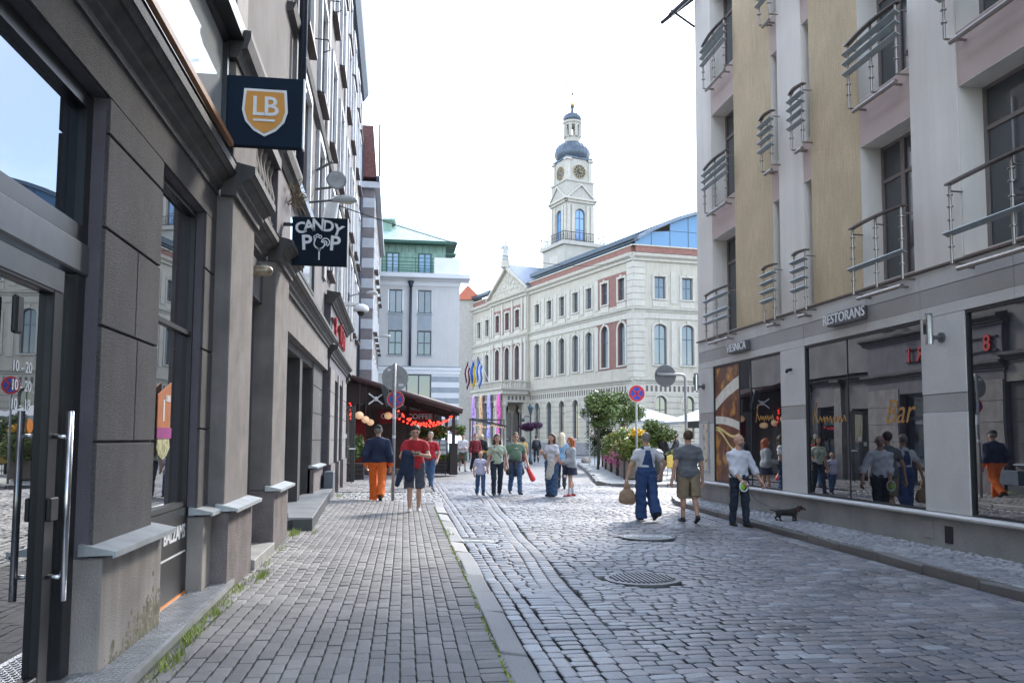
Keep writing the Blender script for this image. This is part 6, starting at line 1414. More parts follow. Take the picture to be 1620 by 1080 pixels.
def surfnet(F, o, h):
    s = F < 0; nx, ny, nz = F.shape
    C = [(i, j, k) for i in (0, 1) for j in (0, 1) for k in (0, 1)]
    cnt = sum(s[i:nx-1+i, j:ny-1+j, k:nz-1+k].astype(np.int8) for i, j, k in C)
    act = np.argwhere((cnt > 0) & (cnt < 8)); idx = np.full((nx-1, ny-1, nz-1), -1, np.int32); idx[tuple(act.T)] = np.arange(len(act))
    val = np.stack([F[act[:, 0]+i, act[:, 1]+j, act[:, 2]+k] for i, j, k in C], 1); Cn = np.array(C, float)
    acc = np.zeros((len(act), 3)); n = np.zeros(len(act))
    for a in range(8):
        for b in range(a+1, 8):
            if abs(Cn[a]-Cn[b]).sum() != 1: continue
            m = (val[:, a] < 0) != (val[:, b] < 0); t = np.where(m, val[:, a]/np.where(m, val[:, a]-val[:, b], 1), 0)
            acc += np.where(m[:, None], Cn[a]+t[:, None]*(Cn[b]-Cn[a]), 0); n += m
    V = (act+acc/n[:, None])*h+o; Q = []
    for ax in range(3):
        sl0 = [slice(None)]*3; sl1 = [slice(None)]*3; sl0[ax] = slice(0, -1); sl1[ax] = slice(1, None)
        e = np.argwhere(s[tuple(sl0)] != s[tuple(sl1)]); u, v = (ax+1) % 3, (ax+2) % 3
        e = e[(e[:, u] > 0) & (e[:, v] > 0) & (e[:, u] < F.shape[u]-1) & (e[:, v] < F.shape[v]-1)]
        du, dv_ = np.eye(3, dtype=int)[u], np.eye(3, dtype=int)[v]
        q = np.stack([idx[tuple((e-du-dv_).T)], idx[tuple((e-dv_).T)], idx[tuple(e.T)], idx[tuple((e-du).T)]], 1)
        flip = ~s[tuple(e.T)]; q[flip] = q[flip][:, ::-1]; Q.append(q)
    Q = np.vstack(Q); return V, Q[(Q >= 0).all(1)]
def grow(prims, h, k=.03, clips=(), wr=0., seed=0, carve=()):
    """smooth union of prims on a grid of pitch h -> vertices, quads. clips: f(P) kept where < 0"""
    lo = np.min([p.box()[0] for p in prims], 0)-3*h; hi = np.max([p.box()[1] for p in prims], 0)+3*h
    n = np.ceil((hi-lo)/h).astype(int)+1; ax = [lo[i]+h*np.arange(n[i]) for i in range(3)]; F = np.full(tuple(n), .3)
    for p in prims:
        a, b = p.box(); m = k+3*h; i0 = np.maximum(((a-m-lo)/h).astype(int), 0); i1 = np.minimum(((b+m-lo)/h).astype(int)+2, n)
        sl = tuple(slice(x, y) for x, y in zip(i0, i1)); P = np.stack(np.meshgrid(*[ax[i][sl[i]] for i in range(3)], indexing='ij'), -1)
        d = p.d(P)
        if p.clip is not None: d = np.maximum(d, p.clip(P))
        f = F[sl]; q = np.maximum(k-np.abs(f-d), 0)/k; F[sl] = np.minimum(f, d)-q*q*k*.25
    if clips or wr or carve:
        P = np.stack(np.meshgrid(*ax, indexing='ij'), -1)
        if wr:
            g = np.random.default_rng(seed); F -= wr*.75
            for _ in range(5):
                w = g.normal(size=3)*np.array([20, 20, 34.]); F += wr*.28*np.sin(P@w+g.random()*6)
        for c in clips: F = np.maximum(F, c(P))
        for c in carve: F = np.maximum(F, -c.d(P))
    return surfnet(F, lo, h)
def ik(S, T, a, b, hint):
    v = T-S; d = np.linalg.norm(v); d_ = min(d, (a+b)*.995); u = v/d; x = (a*a-b*b+d_*d_)/(2*d_); hh = math.sqrt(max(a*a-x*x, 0))
    p = hint-(hint@u)*u; p /= np.linalg.norm(p)+1e-9
    return S+u*x+p*hh, S+u*d_
SKIN = mat('skin', (.52, .30, .21), .55, .06, 12); SKIN2 = mat('tanned_skin', (.42, .23, .15), .55, .06, 12)
def cloth(name, col, **k): return mat(name, col, k.pop('rough', .85), k.pop('var', .08), k.pop('scale', 8), .15, 180, fine=.06, **k)
HAIR = {n: mat('hair_'+n, c, .6, .35, 60) for n, c in dict(dark=(.025, .018, .014), brown=(.07, .04, .022), grey=(.2, .18, .16), blond=(.5, .36, .17), red=(.36, .085, .02), white=(.6, .52, .38)).items()}
M_shoe = mat('dark_shoe', (.02, .018, .018), .5, .1, 10); M_shoew = mat('pale_shoe', (.45, .43, .4), .6, .1, 10); M_shoer = mat('red_shoe', (.4, .04, .03), .5); M_eye = mat('eye_dark', (.02, .015, .012), .3); M_lip = mat('lips', (.38, .14, .12), .5)
def person(label, pos, H, azd, top, bottom, hair='dark', hstyle='short', female=False, bw=1., belly=0., legs=(12, 4, -14, 18), aL=None, aR=None, sleeve='short', hem=.5, tlen='full', loose=0., shoes=M_shoe, skin=SKIN, vox=.0115, headp=0., heady=0., face=True, lean=0., sit=False, sock=None, bag=None, over=None, bib=None, tied=None, strap=None, cap=None, glasses=False, group='people walking in the street', hintL=None, hintR=None, skirt=None, beard=False):
    """aL/aR: wrist targets (x,y,z in heights, x outward). legs: thigh L, knee L, thigh R, knee R in degrees."""
    f = H; sw = (.093 if female else .104)*f*(bw*.6+.4); base = .47*f
    hipw = (.056 if female else .052)*f
    # legs relative to hip height 0
    J = {}
    for sd_, th, kn in ((-1, legs[0], legs[1]), (1, legs[2], legs[3])):
        h0 = A3(sd_*hipw, 0, 0); t1 = math.radians(th); t2 = math.radians(th-kn)
        kn_ = h0+A3(sd_*.006*f, math.sin(t1), -math.cos(t1))*.245*f; an = kn_+A3(sd_*.002*f, math.sin(t2), -math.cos(t2))*.235*f
        J[sd_] = [h0, kn_, an, t2]
    low = min(J[-1][2][2], J[1][2][2]) if not sit else -.47*f
    hz = .042*f-low
    for q in J.values():
        for i in range(3): q[i] = q[i]+A3(0, 0, hz)
    dz = hz-.522*f            # upper body shift
    def up(x, y, z): return A3(x, y+lean*(z-.53)*f, z*f+dz)
    neck = up(0, 0, .845); hc = up(0, .004*f, .936)
    Mh = rotz(math.radians(-heady)) @ rotx(math.radians(-headp))
    def hd(x, y, z): return neck+Mh@(A3(x, y, z)*f+A3(0, .004*f, .091*f))
    tor = [Ell(up(0, -.004*f, .735), (.094*f*bw, .063*f*(bw*.5+.5), .1*f)), Cap(up(-sw*.8, -.006*f, .775), up(0, -.008*f, .80), .032*f, .04*f), Cap(up(sw*.8, -.006*f, .775), up(0, -.008*f, .80), .032*f, .04*f),
           Ell(up(0, .006*f+belly*.018*f, .63), ((.076 if female else .086)*f*bw, (.058+.03*belly)*f, .09*f)), Ell(up(0, -.006*f, .545), (.092*f*(bw if not female else 1.02), .066*f, .066*f))]
    if female: tor += [Ell(up(sd_*.042*f, .048*f, .735), (.036*f, .032*f, .034*f)) for sd_ in (-1, 1)]
    arms = {}
    for sd_, tg, hint in ((-1, aL, hintL), (1, aR, hintR)):
        S = up(sd_*sw, -.004*f, .775); tg = tg or (.145, .02, .475)
        T = up(sd_*tg[0]*f, tg[1]*f, tg[2]); E, Wp = ik(S, T, .172*f, .15*f, A3(*(hint or (sd_*.35, -1, -.1))))
        if hint: pass
        arms[sd_] = (S, E, Wp)
    body = list(tor)+[Cap(up(0, -.004*f, .81), up(0, .004*f, .885), .031*f if not female else .026*f)]
    headp_ = [Ell(hd(0, -.004, .004), (.0465*f, .056*f, .058*f), Mh), Ell(hd(0, .016, -.032), (.035*f, .036*f, .035*f), Mh), Ell(hd(0, .03, -.004), (.035*f, .024*f, .036*f), Mh)]
    body += headp_
    for sd_ in (-1, 1): body.append(Ell(hd(sd_*.046, -.002, -.008), (.007*f, .014*f, .02*f), Mh))
    nose = [Cap(hd(0, .051, .008), hd(0, .063, -.018), .006*f, .0085*f)]
    brow = [Cap(hd(-.022, .049, .014), hd(.022, .049, .014), .006*f)]
    for sd_ in (-1, 1):
        S, E, Wp = arms[sd_]; body += [Cap(S, E, .029*f, .0235*f), Cap(E, Wp, .0235*f, .0165*f)]
        d = (Wp-E)/np.linalg.norm(Wp-E); ref = A3(0, 1, 0) if abs(d[1]) < .8 else A3(0, 0, 1); q = ref-(ref@d)*d; q /= np.linalg.norm(q); nrm = np.cross(d, q)*(-sd_ if abs(d[1]) < .8 else 1)
        pc = Wp+d*.03*f; body.append(Cap(Wp+q*.006*f, Wp+d*.05*f+q*.008*f, .0145*f, .0155*f)); body.append(Cap(Wp-q*.004*f, Wp+d*.05*f-q*.012*f, .0135*f, .0145*f))
        for i, ln in enumerate((.042, .047, .044, .034)):
            o = Wp+d*.055*f+q*(.02-.0125*i)*f; m1 = o+(d*.85+nrm*.35)*ln*.55*f; body += [Cap(o, m1, .0062*f), Cap(m1, m1+(d*.45+nrm*.85)*ln*.5*f, .006*f, .005*f)]
        th0 = Wp+d*.018*f+q*.016*f; th1 = th0+(d*.6+q*.75+nrm*.3)*.03*f; body += [Cap(th0, th1, .0075*f, .0065*f), Cap(th1, th1+(d*.85+nrm*.5+q*.1)*.025*f, .0063*f, .0055*f)]
    shoe_p = []
    for sd_ in (-1, 1):
        h0, kn_, an, t2 = J[sd_]; body += [Cap(h0, kn_, .05*f, .031*f), Cap(kn_, an, .031*f, .021*f), Ell(kn_*.62+an*.38-A3(0, .012*f, 0), (.03*f, .032*f, .055*f))]
        ft = min(max(t2, -.9), .35); fr_ = A3(0, math.cos(ft), math.sin(ft)) if t2 < 0 else A3(0, 1, 0); fr_ = A3(0, math.cos(t2*.8), math.sin(t2*.8)) if t2 < -.25 else A3(sd_*.12, 1, 0)
        dn = A3(0, fr_[2], -abs(fr_[1])); 
        heel = an+dn*.022*f-fr_*.025*f; toe = an+dn*.026*f+fr_*.09*f
        shoe_p += [Cap(heel, toe, .022*f, .02*f, lambda P, a=an+dn*.041*f, n_=dn: (P-a)@n_), Cap(an+A3(0, 0, .0), an+dn*.02*f+fr_*.03*f, .025*f, .02*f)]
    cz_, sz_ = math.cos(R(azd)), math.sin(R(azd)); X0, Y0, Z0 = pos
    def W_(V): V = np.asarray(V); return np.c_[V[:, 0]*cz_+V[:, 1]*sz_+X0, -V[:, 0]*sz_+V[:, 1]*cz_+Y0, V[:, 2]+Z0]
    root = thing('person', label, 'person', pos, group)
    def part(name, vq, m, par=None):
        V, Q = vq
        if len(Q) == 0: return None
        return mkobj(name, mesh_np(name, W_(V), Q), m, par or root, smooth=True)
    part('body', grow(body+(nose+brow if face else []), vox, .018), skin)
    seed = int(abs(X0*131+Y0*37)) % 1000
    # --- trousers / shorts / skirt
    hipz = hz
    if bottom is not None:
        g_ = .008+loose; leg = []
        tl = {'full': 1.9, 'short': .98, 'mini': .7}[tlen]
        for sd_ in (-1, 1):
            h0, kn_, an, t2 = J[sd_]
            if tl > 1.5:
                e = an+(an-kn_)*.02; dd = (an-kn_)/np.linalg.norm(an-kn_); leg += [Cap(h0+A3(0, 0, .01*f), kn_, .049*f+g_, .034*f+g_+loose*.5), Cap(kn_, e, .034*f+g_+loose*.5, .027*f+g_+loose*.9, lambda P, a=an+dd*.012*f, n_=dd: (P-a)@n_)]
            else:
                dd = (kn_-h0)/np.linalg.norm(kn_-h0); leg += [Cap(h0+A3(0, 0, .01*f), h0+dd*.26*f, .05*f+g_, .042*f+g_+loose*.8, lambda P, a=h0+dd*.245*f*tl, n_=dd: (P-a)@n_)]
        wz = up(0, 0, .565)[2]+(.02 if bib is None else .045)*f
        part('shorts' if tl < 1.5 else 'trousers', grow(leg+[tor[4].grow(.007)]+([tor[3].grow(.022)] if bib is not None else []), vox, .016, [lambda P: P[..., 2]-wz], wr=.011, seed=seed, carve=[Ell((0, (J[-1][1][1]+J[1][1][1])*.25, hz-.2*f), (.011*f, .2*f, .13*f))] if not sit else ()), bottom)
    if skirt is not None:
        sm_, sl_ = skirt; z0_ = up(0, 0, .60)[2]; z1_ = up(0, 0, sl_)[2]
        part('skirt', grow([Cap((0, -.005*f, z0_), (0, 0, z1_-.08*f), .082*f, .135*f)], vox, .03, [lambda P: P[..., 2]-z0_, lambda P: z1_-P[..., 2]], wr=.006, seed=seed), sm_)
    # --- top
    def topmesh(name, m, g_, sl, hem_, neckz=.845, wr=.011, carve=(), extra=()):
        pr = [p.grow(g_) for p in tor[:4]]+[tor[4].grow(g_+(.02 if hem_ < .515 else .004))]+([Ell(up(0, -.004*f, .52), (.096*f*bw, .072*f, .1*f))] if hem_ < .515 else [])+([] if not female else [p.grow(g_*.5) for p in tor[5:]])
        for sd_ in (-1, 1):
            S, E, Wp = arms[sd_]; d1 = (E-S)/np.linalg.norm(E-S); d2 = (Wp-E)/np.linalg.norm(Wp-E)
            if sl == 'none': continue
            if sl == 'short': pr.append(Cap(S, E, .031*f+g_, .03*f+g_, lambda P, a=S+d1*.105*f, n_=d1: (P-a)@n_))
            else:
                pr.append(Cap(S, E, .031*f+g_, .027*f+g_)); ln = .145*f if sl == 'long' else .06*f
                pr.append(Cap(E, Wp, .027*f+g_, .02*f+g_*1.1, lambda P, a=E+d2*ln, n_=d2: (P-a)@n_))
        hz_ = up(0, 0, hem_)[2]; nz_ = neck[2]+(neckz-.845)*f-.012*f
        part(name, grow(pr+list(extra), vox, .03, [lambda P: hz_-P[..., 2], lambda P: P[..., 2]-(nz_+P[..., 1]*-.35)], wr=wr, seed=seed+3, carve=carve), m)
    if top is not None: topmesh({'short': 't_shirt', 'none': 'vest'}.get(sleeve, 'shirt'), top, .0105, sleeve, hem)
    if over is not None:
        topmesh('jacket', over[0], .034, over[1], over[2], .86, .006, carve=[Ell(up(0, .13*f, .64), (.03*f, .085*f, .3*f))] if over[3] else ())
    if bib is not None:   # dungaree bib and crossed straps on the back
        g_ = .024
        zb = up(0, 0, .54)[2]; zt = up(0, 0, .80)[2]
        part('bib', grow([p.grow(g_) for p in tor[:5]], vox, .03, [lambda P: zb-P[..., 2], lambda P: np.abs(P[..., 0])-(.108*f-.078*f*np.clip((P[..., 2]-zb)/(zt-zb), 0, 1)**.7*1.0-.0), lambda P: P[..., 2]-zt-.006]), bib)
        for sd_ in (-1, 1): part('strap', grow([Cap(up(sd_*.015*f, -.062*f, .76), up(sd_*.055*f, -.035*f, .835), .014*f), Cap(up(sd_*.055*f, -.03*f, .835), up(sd_*.05*f, .05*f, .8), .014*f)], vox*.8, .01), bib)
    if tied is not None:
        part('tied_jacket', grow([tor[4].grow(.028, 1.02), Cap(up(-.07*f, -.03*f, .54), up(-.11*f, -.02*f, .36), .03*f, .045*f), Cap(up(.07*f, -.03*f, .54), up(.11*f, -.02*f, .36), .03*f, .045*f), Cap(up(.0, .07*f, .56), up(.02*f, .075*f, .42), .018*f, .02*f), Cap(up(0, -.05*f, .54), up(0, -.055*f, .36), .06*f, .075*f)], vox, .03, [lambda P: P[..., 2]-up(0, 0, .585)[2]], wr=.006, seed=seed), tied)
    for q_ in (shoe_p[:2], shoe_p[2:]): part('shoe', grow(q_, vox*.9, .02), shoes)
    if sock is not None:
        sp_ = []
        for sd_ in (-1, 1): h0, kn_, an, t2 = J[sd_]; part('sock', grow([Cap(kn_*.45+an*.55, an, .03*f, .026*f)], vox, .01), sock)
    # --- hair
    if hstyle != 'bald':
        hm = HAIR[hair]; sk_ = Ell(hd(0, -.008, .012), (.0505*f, .06*f, .06*f), Mh); n_ = Mh@A3(0, .78, -.62); c_ = hd(0, .026, .022)
        pr = [sk_]; cl = [lambda P: (P-c_)@n_]
        vq = grow(pr, vox*.9, .015, cl, wr=.002, seed=seed)
        if hstyle in ('long', 'bob', 'loose'):
            lo_ = {'long': -.17, 'bob': -.07, 'loose': -.2}[hstyle]
            ex = [sk_.grow(.004)]; ex[0].clip = cl[0]
            for sd_ in (-1, 1):
                ex += [Cap(hd(sd_*.042, -.012, .015), hd(sd_*.054, -.016, lo_*.65), .019*f, .02*f), Cap(hd(sd_*.025, -.045, 0), hd(sd_*.035, -.05, lo_), .028*f, .026*f)]
            ex.append(Cap(hd(0, -.05, 0), hd(0, -.056, lo_*1.05), .034*f, .03*f)); vq = grow(ex, vox*.9, .02, wr=.004, seed=seed)
        part('hair', vq, hm)
    if cap is not None:
        cp = Ell(hd(0, -.006, .018), (.051*f, .061*f, .058*f), Mh); c_ = hd(0, 0, .022); n_ = Mh@A3(0, .12, -1.)
        part('cap', grow([Ell(cp.c, cp.r, Mh, lambda P: (P-c_)@n_), Ell(hd(0, .066, .026), (.038*f, .036*f, .006*f), Mh)], vox*.8, .012), cap)
    if face:
        for sd_ in (-1, 1): part('eye', grow([Ell(hd(sd_*.0185, .0505, -.001), (.0095*f, .006*f, .0065*f), Mh)], .004, .004), M_eye)
        part('mouth', grow([Ell(hd(0, .0515, -.041), (.015*f, .006*f, .0045*f), Mh)], .004, .004), M_lip)
        [part('eyebrow', grow([Cap(hd(sd_*.01, .0555, .016), hd(sd_*.028, .05, .017), .0032*f)], .004, .004), HAIR[hair]) for sd_ in (-1, 1)]
    if beard: part('beard', grow([Ell(hd(0, .0185, -.036), (.036*f, .0375*f, .0358*f), Mh, lambda P, c=hd(0, .02, -.038), n_=Mh@A3(0, -.5, .86): (P-c)@n_)], .007, .008), mat('stubble', (.27, .165, .12), .8, .3, 60))
    if glasses: part('sunglasses', grow([Ell(hd(sd_*.02, .055, .0), (.017*f, .006*f, .0125*f), Mh) for sd_ in (-1, 1)]+[Cap(hd(sd_*.035, .05, .003), hd(sd_*.047, -.005, .003), .003*f) for sd_ in (-1, 1)], .006, .006), M_eye)
    if strap is not None: part('bag_strap', grow([Cap(up(.055*f, .058*f, .80), up(.02*f, .07*f, .72), .012), Cap(up(.02*f, .072*f, .72), up(-.06*f, .066*f, .62), .012)], .008, .01), strap)
    if bag is not None: part('backpack', grow([Ell(up(0, -.11*f, .70), (.085*f, .06*f, .115*f)), Ell(up(0, -.145*f, .66), (.06*f, .03*f, .06*f))]+[Cap(up(sd_*.06*f, .04*f, .8), up(sd_*.065*f, -.03*f, .82), .014*f) for sd_ in (-1, 1)]+[Cap(up(sd_*.06*f, .055*f, .8), up(sd_*.075*f, .05*f, .7), .014*f) for sd_ in (-1, 1)], vox, .02), bag)
    w = {k: Vector(W_(arms[k][2][None])[0]) for k in (-1, 1)}; e = {k: Vector(W_(arms[k][1][None])[0]) for k in (-1, 1)}
    return dict(root=root, wL=w[-1], wR=w[1], eL=e[-1], eR=e[1], W=W_, up=up, f=f)
def lump(name, label, cat, prims, m, h=.012, k=.02, wr=0., pos=None, clips=()):
    V, Q = grow(prims, h, k, clips, wr=wr); me = mesh_np(name, V, Q); o = mkobj(name, me, m, smooth=True); return tag(o, label, cat)
J_blue = cloth('blue_denim', (.05, .10, .2), var=.18); J_dark = cloth('dark_denim', (.02, .028, .045), var=.15); J_navy = cloth('navy_cotton', (.018, .028, .065)); C_org = cloth('orange_cotton', (.75, .15, .02)); C_red = cloth('red_cotton', (.42, .02, .03)); C_wht = cloth('white_cotton', (.62, .62, .65)); C_sh = cloth('white_linen', (.66, .66, .72)); C_gry = cloth('grey_cotton', (.14, .145, .16)); C_kh = cloth('khaki_cotton', (.25, .19, .12)); C_grn = cloth('green_cotton', (.12, .19, .13)); C_pgr = cloth('pale_green_cotton', (.42, .47, .36)); C_lil = cloth('lilac_cotton', (.5, .5, .66)); C_slate = cloth('slate_shorts', (.075, .085, .11)); C_over = cloth('overall_denim', (.03, .065, .17), var=.15); C_jkg = cloth('pale_grey_jacket', (.36, .38, .4)); C_skn = cloth('navy_skirt', (.02, .022, .045)); C_char = cloth('charcoal_cloth', (.05, .05, .06)); C_blk = cloth('black_cloth', (.015, .015, .02)); C_ol = cloth('olive_shorts', (.1, .13, .09)); C_tan = cloth('tan_top', (.55, .36, .12)); C_mar = cloth('maroon_cloth', (.12, .012, .03)); C_pl = cloth('plaid_shirt', (.16, .012, .02), var=.5, scale=22); C_lbl = cloth('light_blue', (.2, .36, .55))
far = dict(vox=.018, face=False)
p1 = person('man in navy jacket and orange trousers walking away on the left pavement', (-.39, 19.55, .05), 1.80, 4, C_org, C_org, hstyle='short', hair='grey', bw=1.18, belly=.4, legs=(6, 2, -12, 30), aL=(.15, .0, .49), aR=(.165, .02, .47), sleeve='long', hem=.47, loose=.014, over=(J_navy, 'long', .52, False), cap=C_blk, face=False)
p2 = person('man in red T-shirt and grey shorts looking down at his phone', (.40, 16.7, .085), 1.76, 178, C_red, C_slate, hair='dark', legs=(-8, 8, 13, 4), aL=(.025, .16, .665), aR=(.03, .155, .655), hintL=(-1, -.2, -.6), hintR=(1, -.2, -.6), tlen='short', loose=.016, shoes=M_shoew, headp=26, bw=1.04, hem=.5)
p3 = person('man in red shirt and blue jeans half hidden behind the phone user', (1.1, 25.9, .02), 1.76, 200, C_red, J_blue, hair='grey', legs=(16, 4, -16, 22), vox=.014, aL=(.15, .06, .5))
p4 = person('man in pale shirt and dark shorts with a black backpack under the awning', (.62, 33, .06), 1.74, 35, C_wht, C_char, hair='dark', tlen='short', bag=C_blk, legs=(18, 4, -16, 14), **far)
p5 = person('man in white hoodie, dark cap and olive shorts by the parked van', (3.2, 39.2, 0), 1.80, 175, C_wht, C_ol, hair='dark', tlen='short', sleeve='long', cap=J_navy, aL=(.05, .13, .62), aR=(.05, .14, .6), bw=1.08, loose=.01, sock=M_shoew, **far)
p6 = person('person in maroon plaid shirt and black trousers beside the hooded man', (3.78, 38.9, 0), 1.80, 165, C_pl, C_blk, hair='brown', sleeve='long', aL=(.14, .05, .5), **far)
p7 = person('blond person in black top with a yellow hem behind the plaid shirt', (4.3, 41, 0), 1.78, 20, C_tan, J_dark, hair='white', sleeve='long', over=(C_blk, 'long', .55, False), hem=.46, **far)
p8 = person('blond child in lilac T-shirt and jeans holding a hand', (2.35, 22.7, .0), 1.20, 178, C_lil, J_blue, hair='blond', female=True, legs=(10, 4, -10, 14), aL=(.17, .02, .56), aR=(.15, .0, .5), vox=.0105, bw=1.02, hem=.47)
p9 = person('woman in pale green T-shirt and dark jeans with long brown hair', (2.80, 22.65, 0), 1.69, 180, C_pgr, J_dark, hair='brown', hstyle='long', female=True, legs=(-8, 12, 12, 2), aL=(.17, .03, .5), aR=(.16, .02, .45), strap=C_char, bw=1.06, hem=.52)
p10 = person('man in green T-shirt and sunglasses carrying a red bag', (3.38, 23.1, 0), 1.75, 176, C_grn, J_blue, hair='brown', legs=(14, 2, -12, 16), aL=(.2, .02, .5), aR=(.165, -.02, .46), belly=.7, bw=1.1, glasses=True, tied=C_char, hem=.53)
p11 = person('woman in tan top and maroon skirt walking away behind the green shirt', (6.7, 43, 0), 1.68, 5, C_tan, None, hair='dark', hstyle='bob', female=True, skirt=(C_mar, .22), **far)
p12 = person('person in black with a dark backpack walking toward the town hall', (9.3, 54, 0), 1.80, 5, C_blk, C_blk, hair='dark', sleeve='long', bag=C_char, legs=(12, 2, -12, 20), **far)
p13 = person('woman in white T-shirt and wide jeans with long auburn hair', (4.22, 22.05, 0), 1.70, 232, C_wht, J_blue, hair='brown', hstyle='loose', female=True, legs=(3, 0, -3, 3), loose=.028, aL=(.12, .1, .5), aR=(.06, .14, .68), hem=.57, heady=-8)
p14 = person('blond person in light blue shirt just behind the auburn-haired woman', (5.2, 25.5, 0), 1.76, 15, C_lbl, J_dark, hair='white', hstyle='long', female=True, face=False, vox=.015)
p15 = person('red-haired woman in pale grey jacket, dark skirt and red shoes', (4.73, 22.0, 0), 1.60, 262, C_blk, None, hair='red', hstyle='loose', female=True, legs=(6, 2, -6, 6), aL=(.06, .14, .58), aR=(.06, .14, .57), sleeve='short', over=(C_jkg, 'long', .42, True), skirt=(C_skn, .37), sock=C_wht, shoes=M_shoer, heady=6)
p16 = person('man in blue dungarees and white T-shirt seen from behind with a paper bag', (4.83, 15.5, 0), 1.68, -2, C_wht, C_over, hair='grey', legs=(4, 2, -10, 26), aL=(.24, -.02, .47), aR=(.2, .06, .52), loose=.026, bib=C_over, hem=.59, bw=1.08, face=False, hintR=(1, -.4, 0), hintL=(-1, -.4, 0))
p17 = person('man in grey T-shirt and khaki shorts seen from behind', (5.50, 15.0, 0), 1.73, 4, C_gry, C_kh, hair='brown', legs=(5, 2, -8, 20), aL=(.19, -.04, .47), aR=(.17, .04, .46), tlen='short', loose=.02, bw=1.1, hem=.485, face=False)
p18 = person('bald man in white shirt and dark jeans walking a small dog', (6.16, 14.2, 0), 1.66, 172, C_sh, J_dark, hair='grey', hstyle='bald', legs=(6, 2, -4, 6), aL=(.23, .06, .49), aR=(.05, .13, .5), sleeve='roll', hem=.53, heady=-20, bw=1.08, beard=True)
p19 = person('seated person in dark clothes on the terrace, left of the pair', (11.2, 33.6, .1), 1.72, 60, C_blk, C_blk, hair='brown', sit=True, legs=(82, 84, 82, 84), sleeve='long', aL=(.08, .2, .58), aR=(.08, .2, .58), group='people sitting on the terrace', **far)
p20 = person('seated person in dark coat on the terrace, right of the pair', (11.9, 33.9, .1), 1.76, 300, C_char, C_blk, hair='brown', sit=True, legs=(82, 84, 82, 84), sleeve='long', aL=(.08, .2, .58), aR=(.08, .2, .58), group='people sitting on the terrace', **far)
p21 = person('seated person in red top near the hotel corner', (12.7, 32.2, .1), 1.72, 250, C_red, C_blk, hair='dark', sit=True, legs=(82, 84, 82, 84), aL=(.08, .2, .58), aR=(.08, .2, .58), group='people sitting on the terrace', **far)
for i, (x, y, rz) in enumerate(((11.2, 33.6, R(120)), (11.9, 33.9, R(-120)), (12.7, 32.2, R(-70)))): chair(x, y, rz, ('dark-seated chair under the left sitter on the terrace', 'chair under the right sitter of the pair on the terrace', 'chair under the sitter in red')[i])
# --- prints on shirts
def shirt_print(p, m, z, rx, rz):
    f = p['f']; V, Q = grow([Ell(p['up'](0, .062*f, z), (rx*f, .0225*f, rz*f))], .009, .01); mkobj('print', mesh_np('print', p['W'](V), Q), m, p['root'], smooth=True)
shirt_print(p10, C_pgr, .745, .036, .012); shirt_print(p8, C_skn, .70, .014, .02)
# --- things people hold
ph = (p2['wL']+p2['wR'])/2+Vector((0, -.1, .035))
tag(one('phone', M_blk, lambda b: b.obox(ph, (.075, 0, 0), (0, .02, .035), (0, -.004, .0035)), bevel=.006), 'black smartphone held by the man in the red T-shirt', 'phone')
e, w = p2['eR'], p2['wR']; m_ = e.lerp(w, .55)
lump('folded_jacket', 'navy jacket draped over the arm of the phone user', 'jacket', [Cap(m_+Vector((-.03, 0, .03)), m_+Vector((-.06, .0, -.3)), .09, .08), Cap(m_+Vector((.06, .02, .0)), m_+Vector((.05, .02, -.42)), .07, .09), Cap(m_+Vector((-.06, 0, -.15)), m_+Vector((-.2, .02, -.56)), .06, .05), Cap(e.lerp(w, .3), e.lerp(w, .9), .06)], J_navy, .012, .03, .006)
w = p10['wL']; 
lump('red_bag', 'bright red shopping bag in the hand of the man in sunglasses', 'bag', [Cap(w+Vector((.03, -.02, -.1)), w+Vector((.02, -.02, -.02)), .03, .02), Cap(w+Vector((.0, -.02, -.14)), w+Vector((.14, -.03, -.42)), .055, .085)], cloth('red_plastic', (.72, .05, .05), rough=.4), .012, .02)
w = p16['wL']
lump('paper_bag', 'crumpled brown bag hanging from the hand of the man in dungarees', 'bag', [Cap(w+Vector((0, 0, -.07)), w+Vector((0, 0, -.16)), .02, .05), Ell(w+Vector((0, 0, -.34)), (.15, .1, .15)), Cap(w+Vector((-.1, 0, -.42)), w+Vector((.1, 0, -.43)), .06)], cloth('brown_paper', (.33, .22, .14), rough=.8), .011, .04, .008)
w = p13['wL']
lump('cream_jacket', 'cream jacket carried on the arm of the woman in white T-shirt', 'jacket', [Cap(w+Vector((-.08, 0, .1)), w+Vector((-.12, 0, -.3)), .06, .08), Cap(w+Vector((-.02, 0, .1)), w+Vector((-.04, 0, -.2)), .06, .05)], cloth('cream_cloth', (.5, .48, .42)), .013, .03, .006)
w = p18['wR']+Vector((-.0, -.03, -.09))
LS = thing('dog_leash', 'lime green and white retractable leash in the hand of the bald man', 'leash', tuple(w))
one('case', mat('lime_plastic', (.25, .6, .03), .4), lambda b: b.ell(w, (.06, .03, .075), 14, 10), LS, smooth=True); one('case_ring', M_wht, lambda b: b.tube([w+Vector((.075*math.cos(a)+.02, -.02, .09*math.sin(a))) for a in [k*.314 for k in range(21)]], .014, 6), LS, smooth=True)
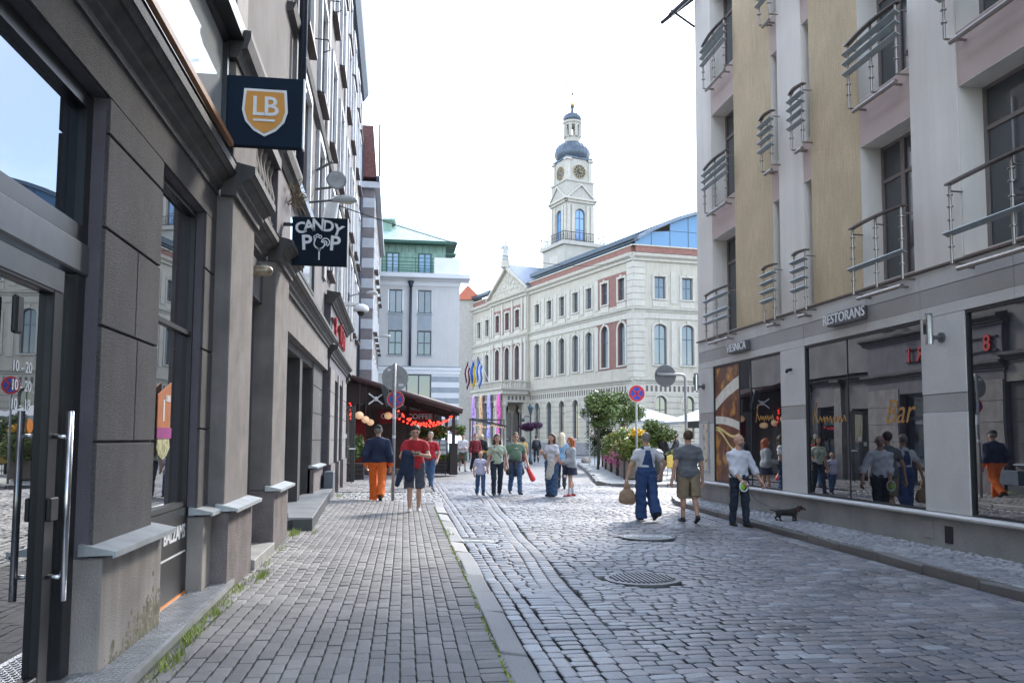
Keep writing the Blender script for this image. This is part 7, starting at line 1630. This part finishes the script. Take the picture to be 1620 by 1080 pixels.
# --- dachshund
D0 = Vector((7.08, 14.2, .1)); dzv = R(-12)
def dw(V): V = np.asarray(V); c, s_ = math.cos(dzv), math.sin(dzv); return np.c_[V[:, 0]*c-V[:, 1]*s_+D0.x, V[:, 0]*s_+V[:, 1]*c+D0.y, V[:, 2]+D0.z]
DG = thing('dog', 'small black and tan dachshund on a leash on the right pavement', 'dog', tuple(D0))
DG_b = [Cap((-.16, 0, .145), (.08, 0, .15), .052, .06), Ell((.1, 0, .145), (.07, .058, .068)), Cap((.12, 0, .17), (.19, 0, .225), .042, .036), Ell((.215, 0, .235), (.05, .04, .04)), Cap((.24, 0, .225), (.305, 0, .205), .024, .015), Cap((-.2, 0, .165), (-.33, 0, .2), .016, .007)]
for sy in (-1, 1):
    sw_ = .03*sy
    DG_b += [Cap((.11, .035*sy, .11), (.115+sw_, .035*sy, .055), .024, .015), Cap((.115+sw_, .035*sy, .055), (.11+sw_, .035*sy, .014), .014, .013), Cap((.11+sw_, .035*sy, .012), (.14+sw_, .035*sy, .01), .012, .01), Ell((-.16, .032*sy, .12), (.045, .026, .055)), Cap((-.15, .035*sy, .09), (-.185-sw_, .035*sy, .05), .02, .013), Cap((-.185-sw_, .035*sy, .05), (-.17-sw_, .035*sy, .012), .012, .011), Cap((-.17-sw_, .035*sy, .011), (-.145-sw_, .035*sy, .01), .011, .01)]
V, Q = grow(DG_b, .006, .02); mkobj('body', mesh_np('body', dw(V), Q), mat('black_fur', (.018, .014, .013), .75, .3, 60, .4, 200), DG, smooth=True)
for sy in (-1, 1):
    V, Q = grow([Cap((.195, .04*sy, .245), (.19, .052*sy, .185), .012, .022)], .005, .01); mkobj('ear', mesh_np('ear', dw(V), Q), mat('ear_fur', (.03, .02, .016), .8), DG, smooth=True)
V, Q = grow([Cap((.25, 0, .215), (.306, 0, .199), .023, .0155)]+[Cap((.113+.03*sy, .035*sy, .05), (.11+.03*sy, .035*sy, .012), .0165, .0145) for sy in (-1, 1)]+[Cap((-.182-.03*sy, .035*sy, .045), (-.17-.03*sy, .035*sy, .012), .0145, .0135) for sy in (-1, 1)]+[Ell((.15, 0, .11), (.03, .035, .03))], .005, .006)
mkobj('tan_markings', mesh_np('tan_markings', dw(V), Q), mat('tan_fur', (.22, .1, .04), .8, .2, 60), DG, smooth=True)
V, Q = grow([Ell((.318, 0, .208), (.009, .01, .008))]+[Ell((.235, .028*sy, .25), (.006, .006, .006)) for sy in (-1, 1)], .003, .003); mkobj('nose_and_eyes', mesh_np('nose', dw(V), Q), M_eye, DG, smooth=True)
V, Q = grow([Ell((.16, 0, .195), (.012, .046, .046), None)], .005, .005); mkobj('collar', mesh_np('collar', dw(V), Q), C_red, DG, smooth=True)
dn = Vector(dw(np.array([[.15, 0, .235]]))[0]); mid = (w+dn)/2+Vector((0, 0, -.18))
one('cord', M_bframe, lambda b: b.tube([w+Vector((.05, 0, 0)), w.lerp(mid, .5)+Vector((0, 0, -.06)), mid, mid.lerp(dn, .5)+Vector((0, 0, -.06)), dn], .0035, 5), LS)
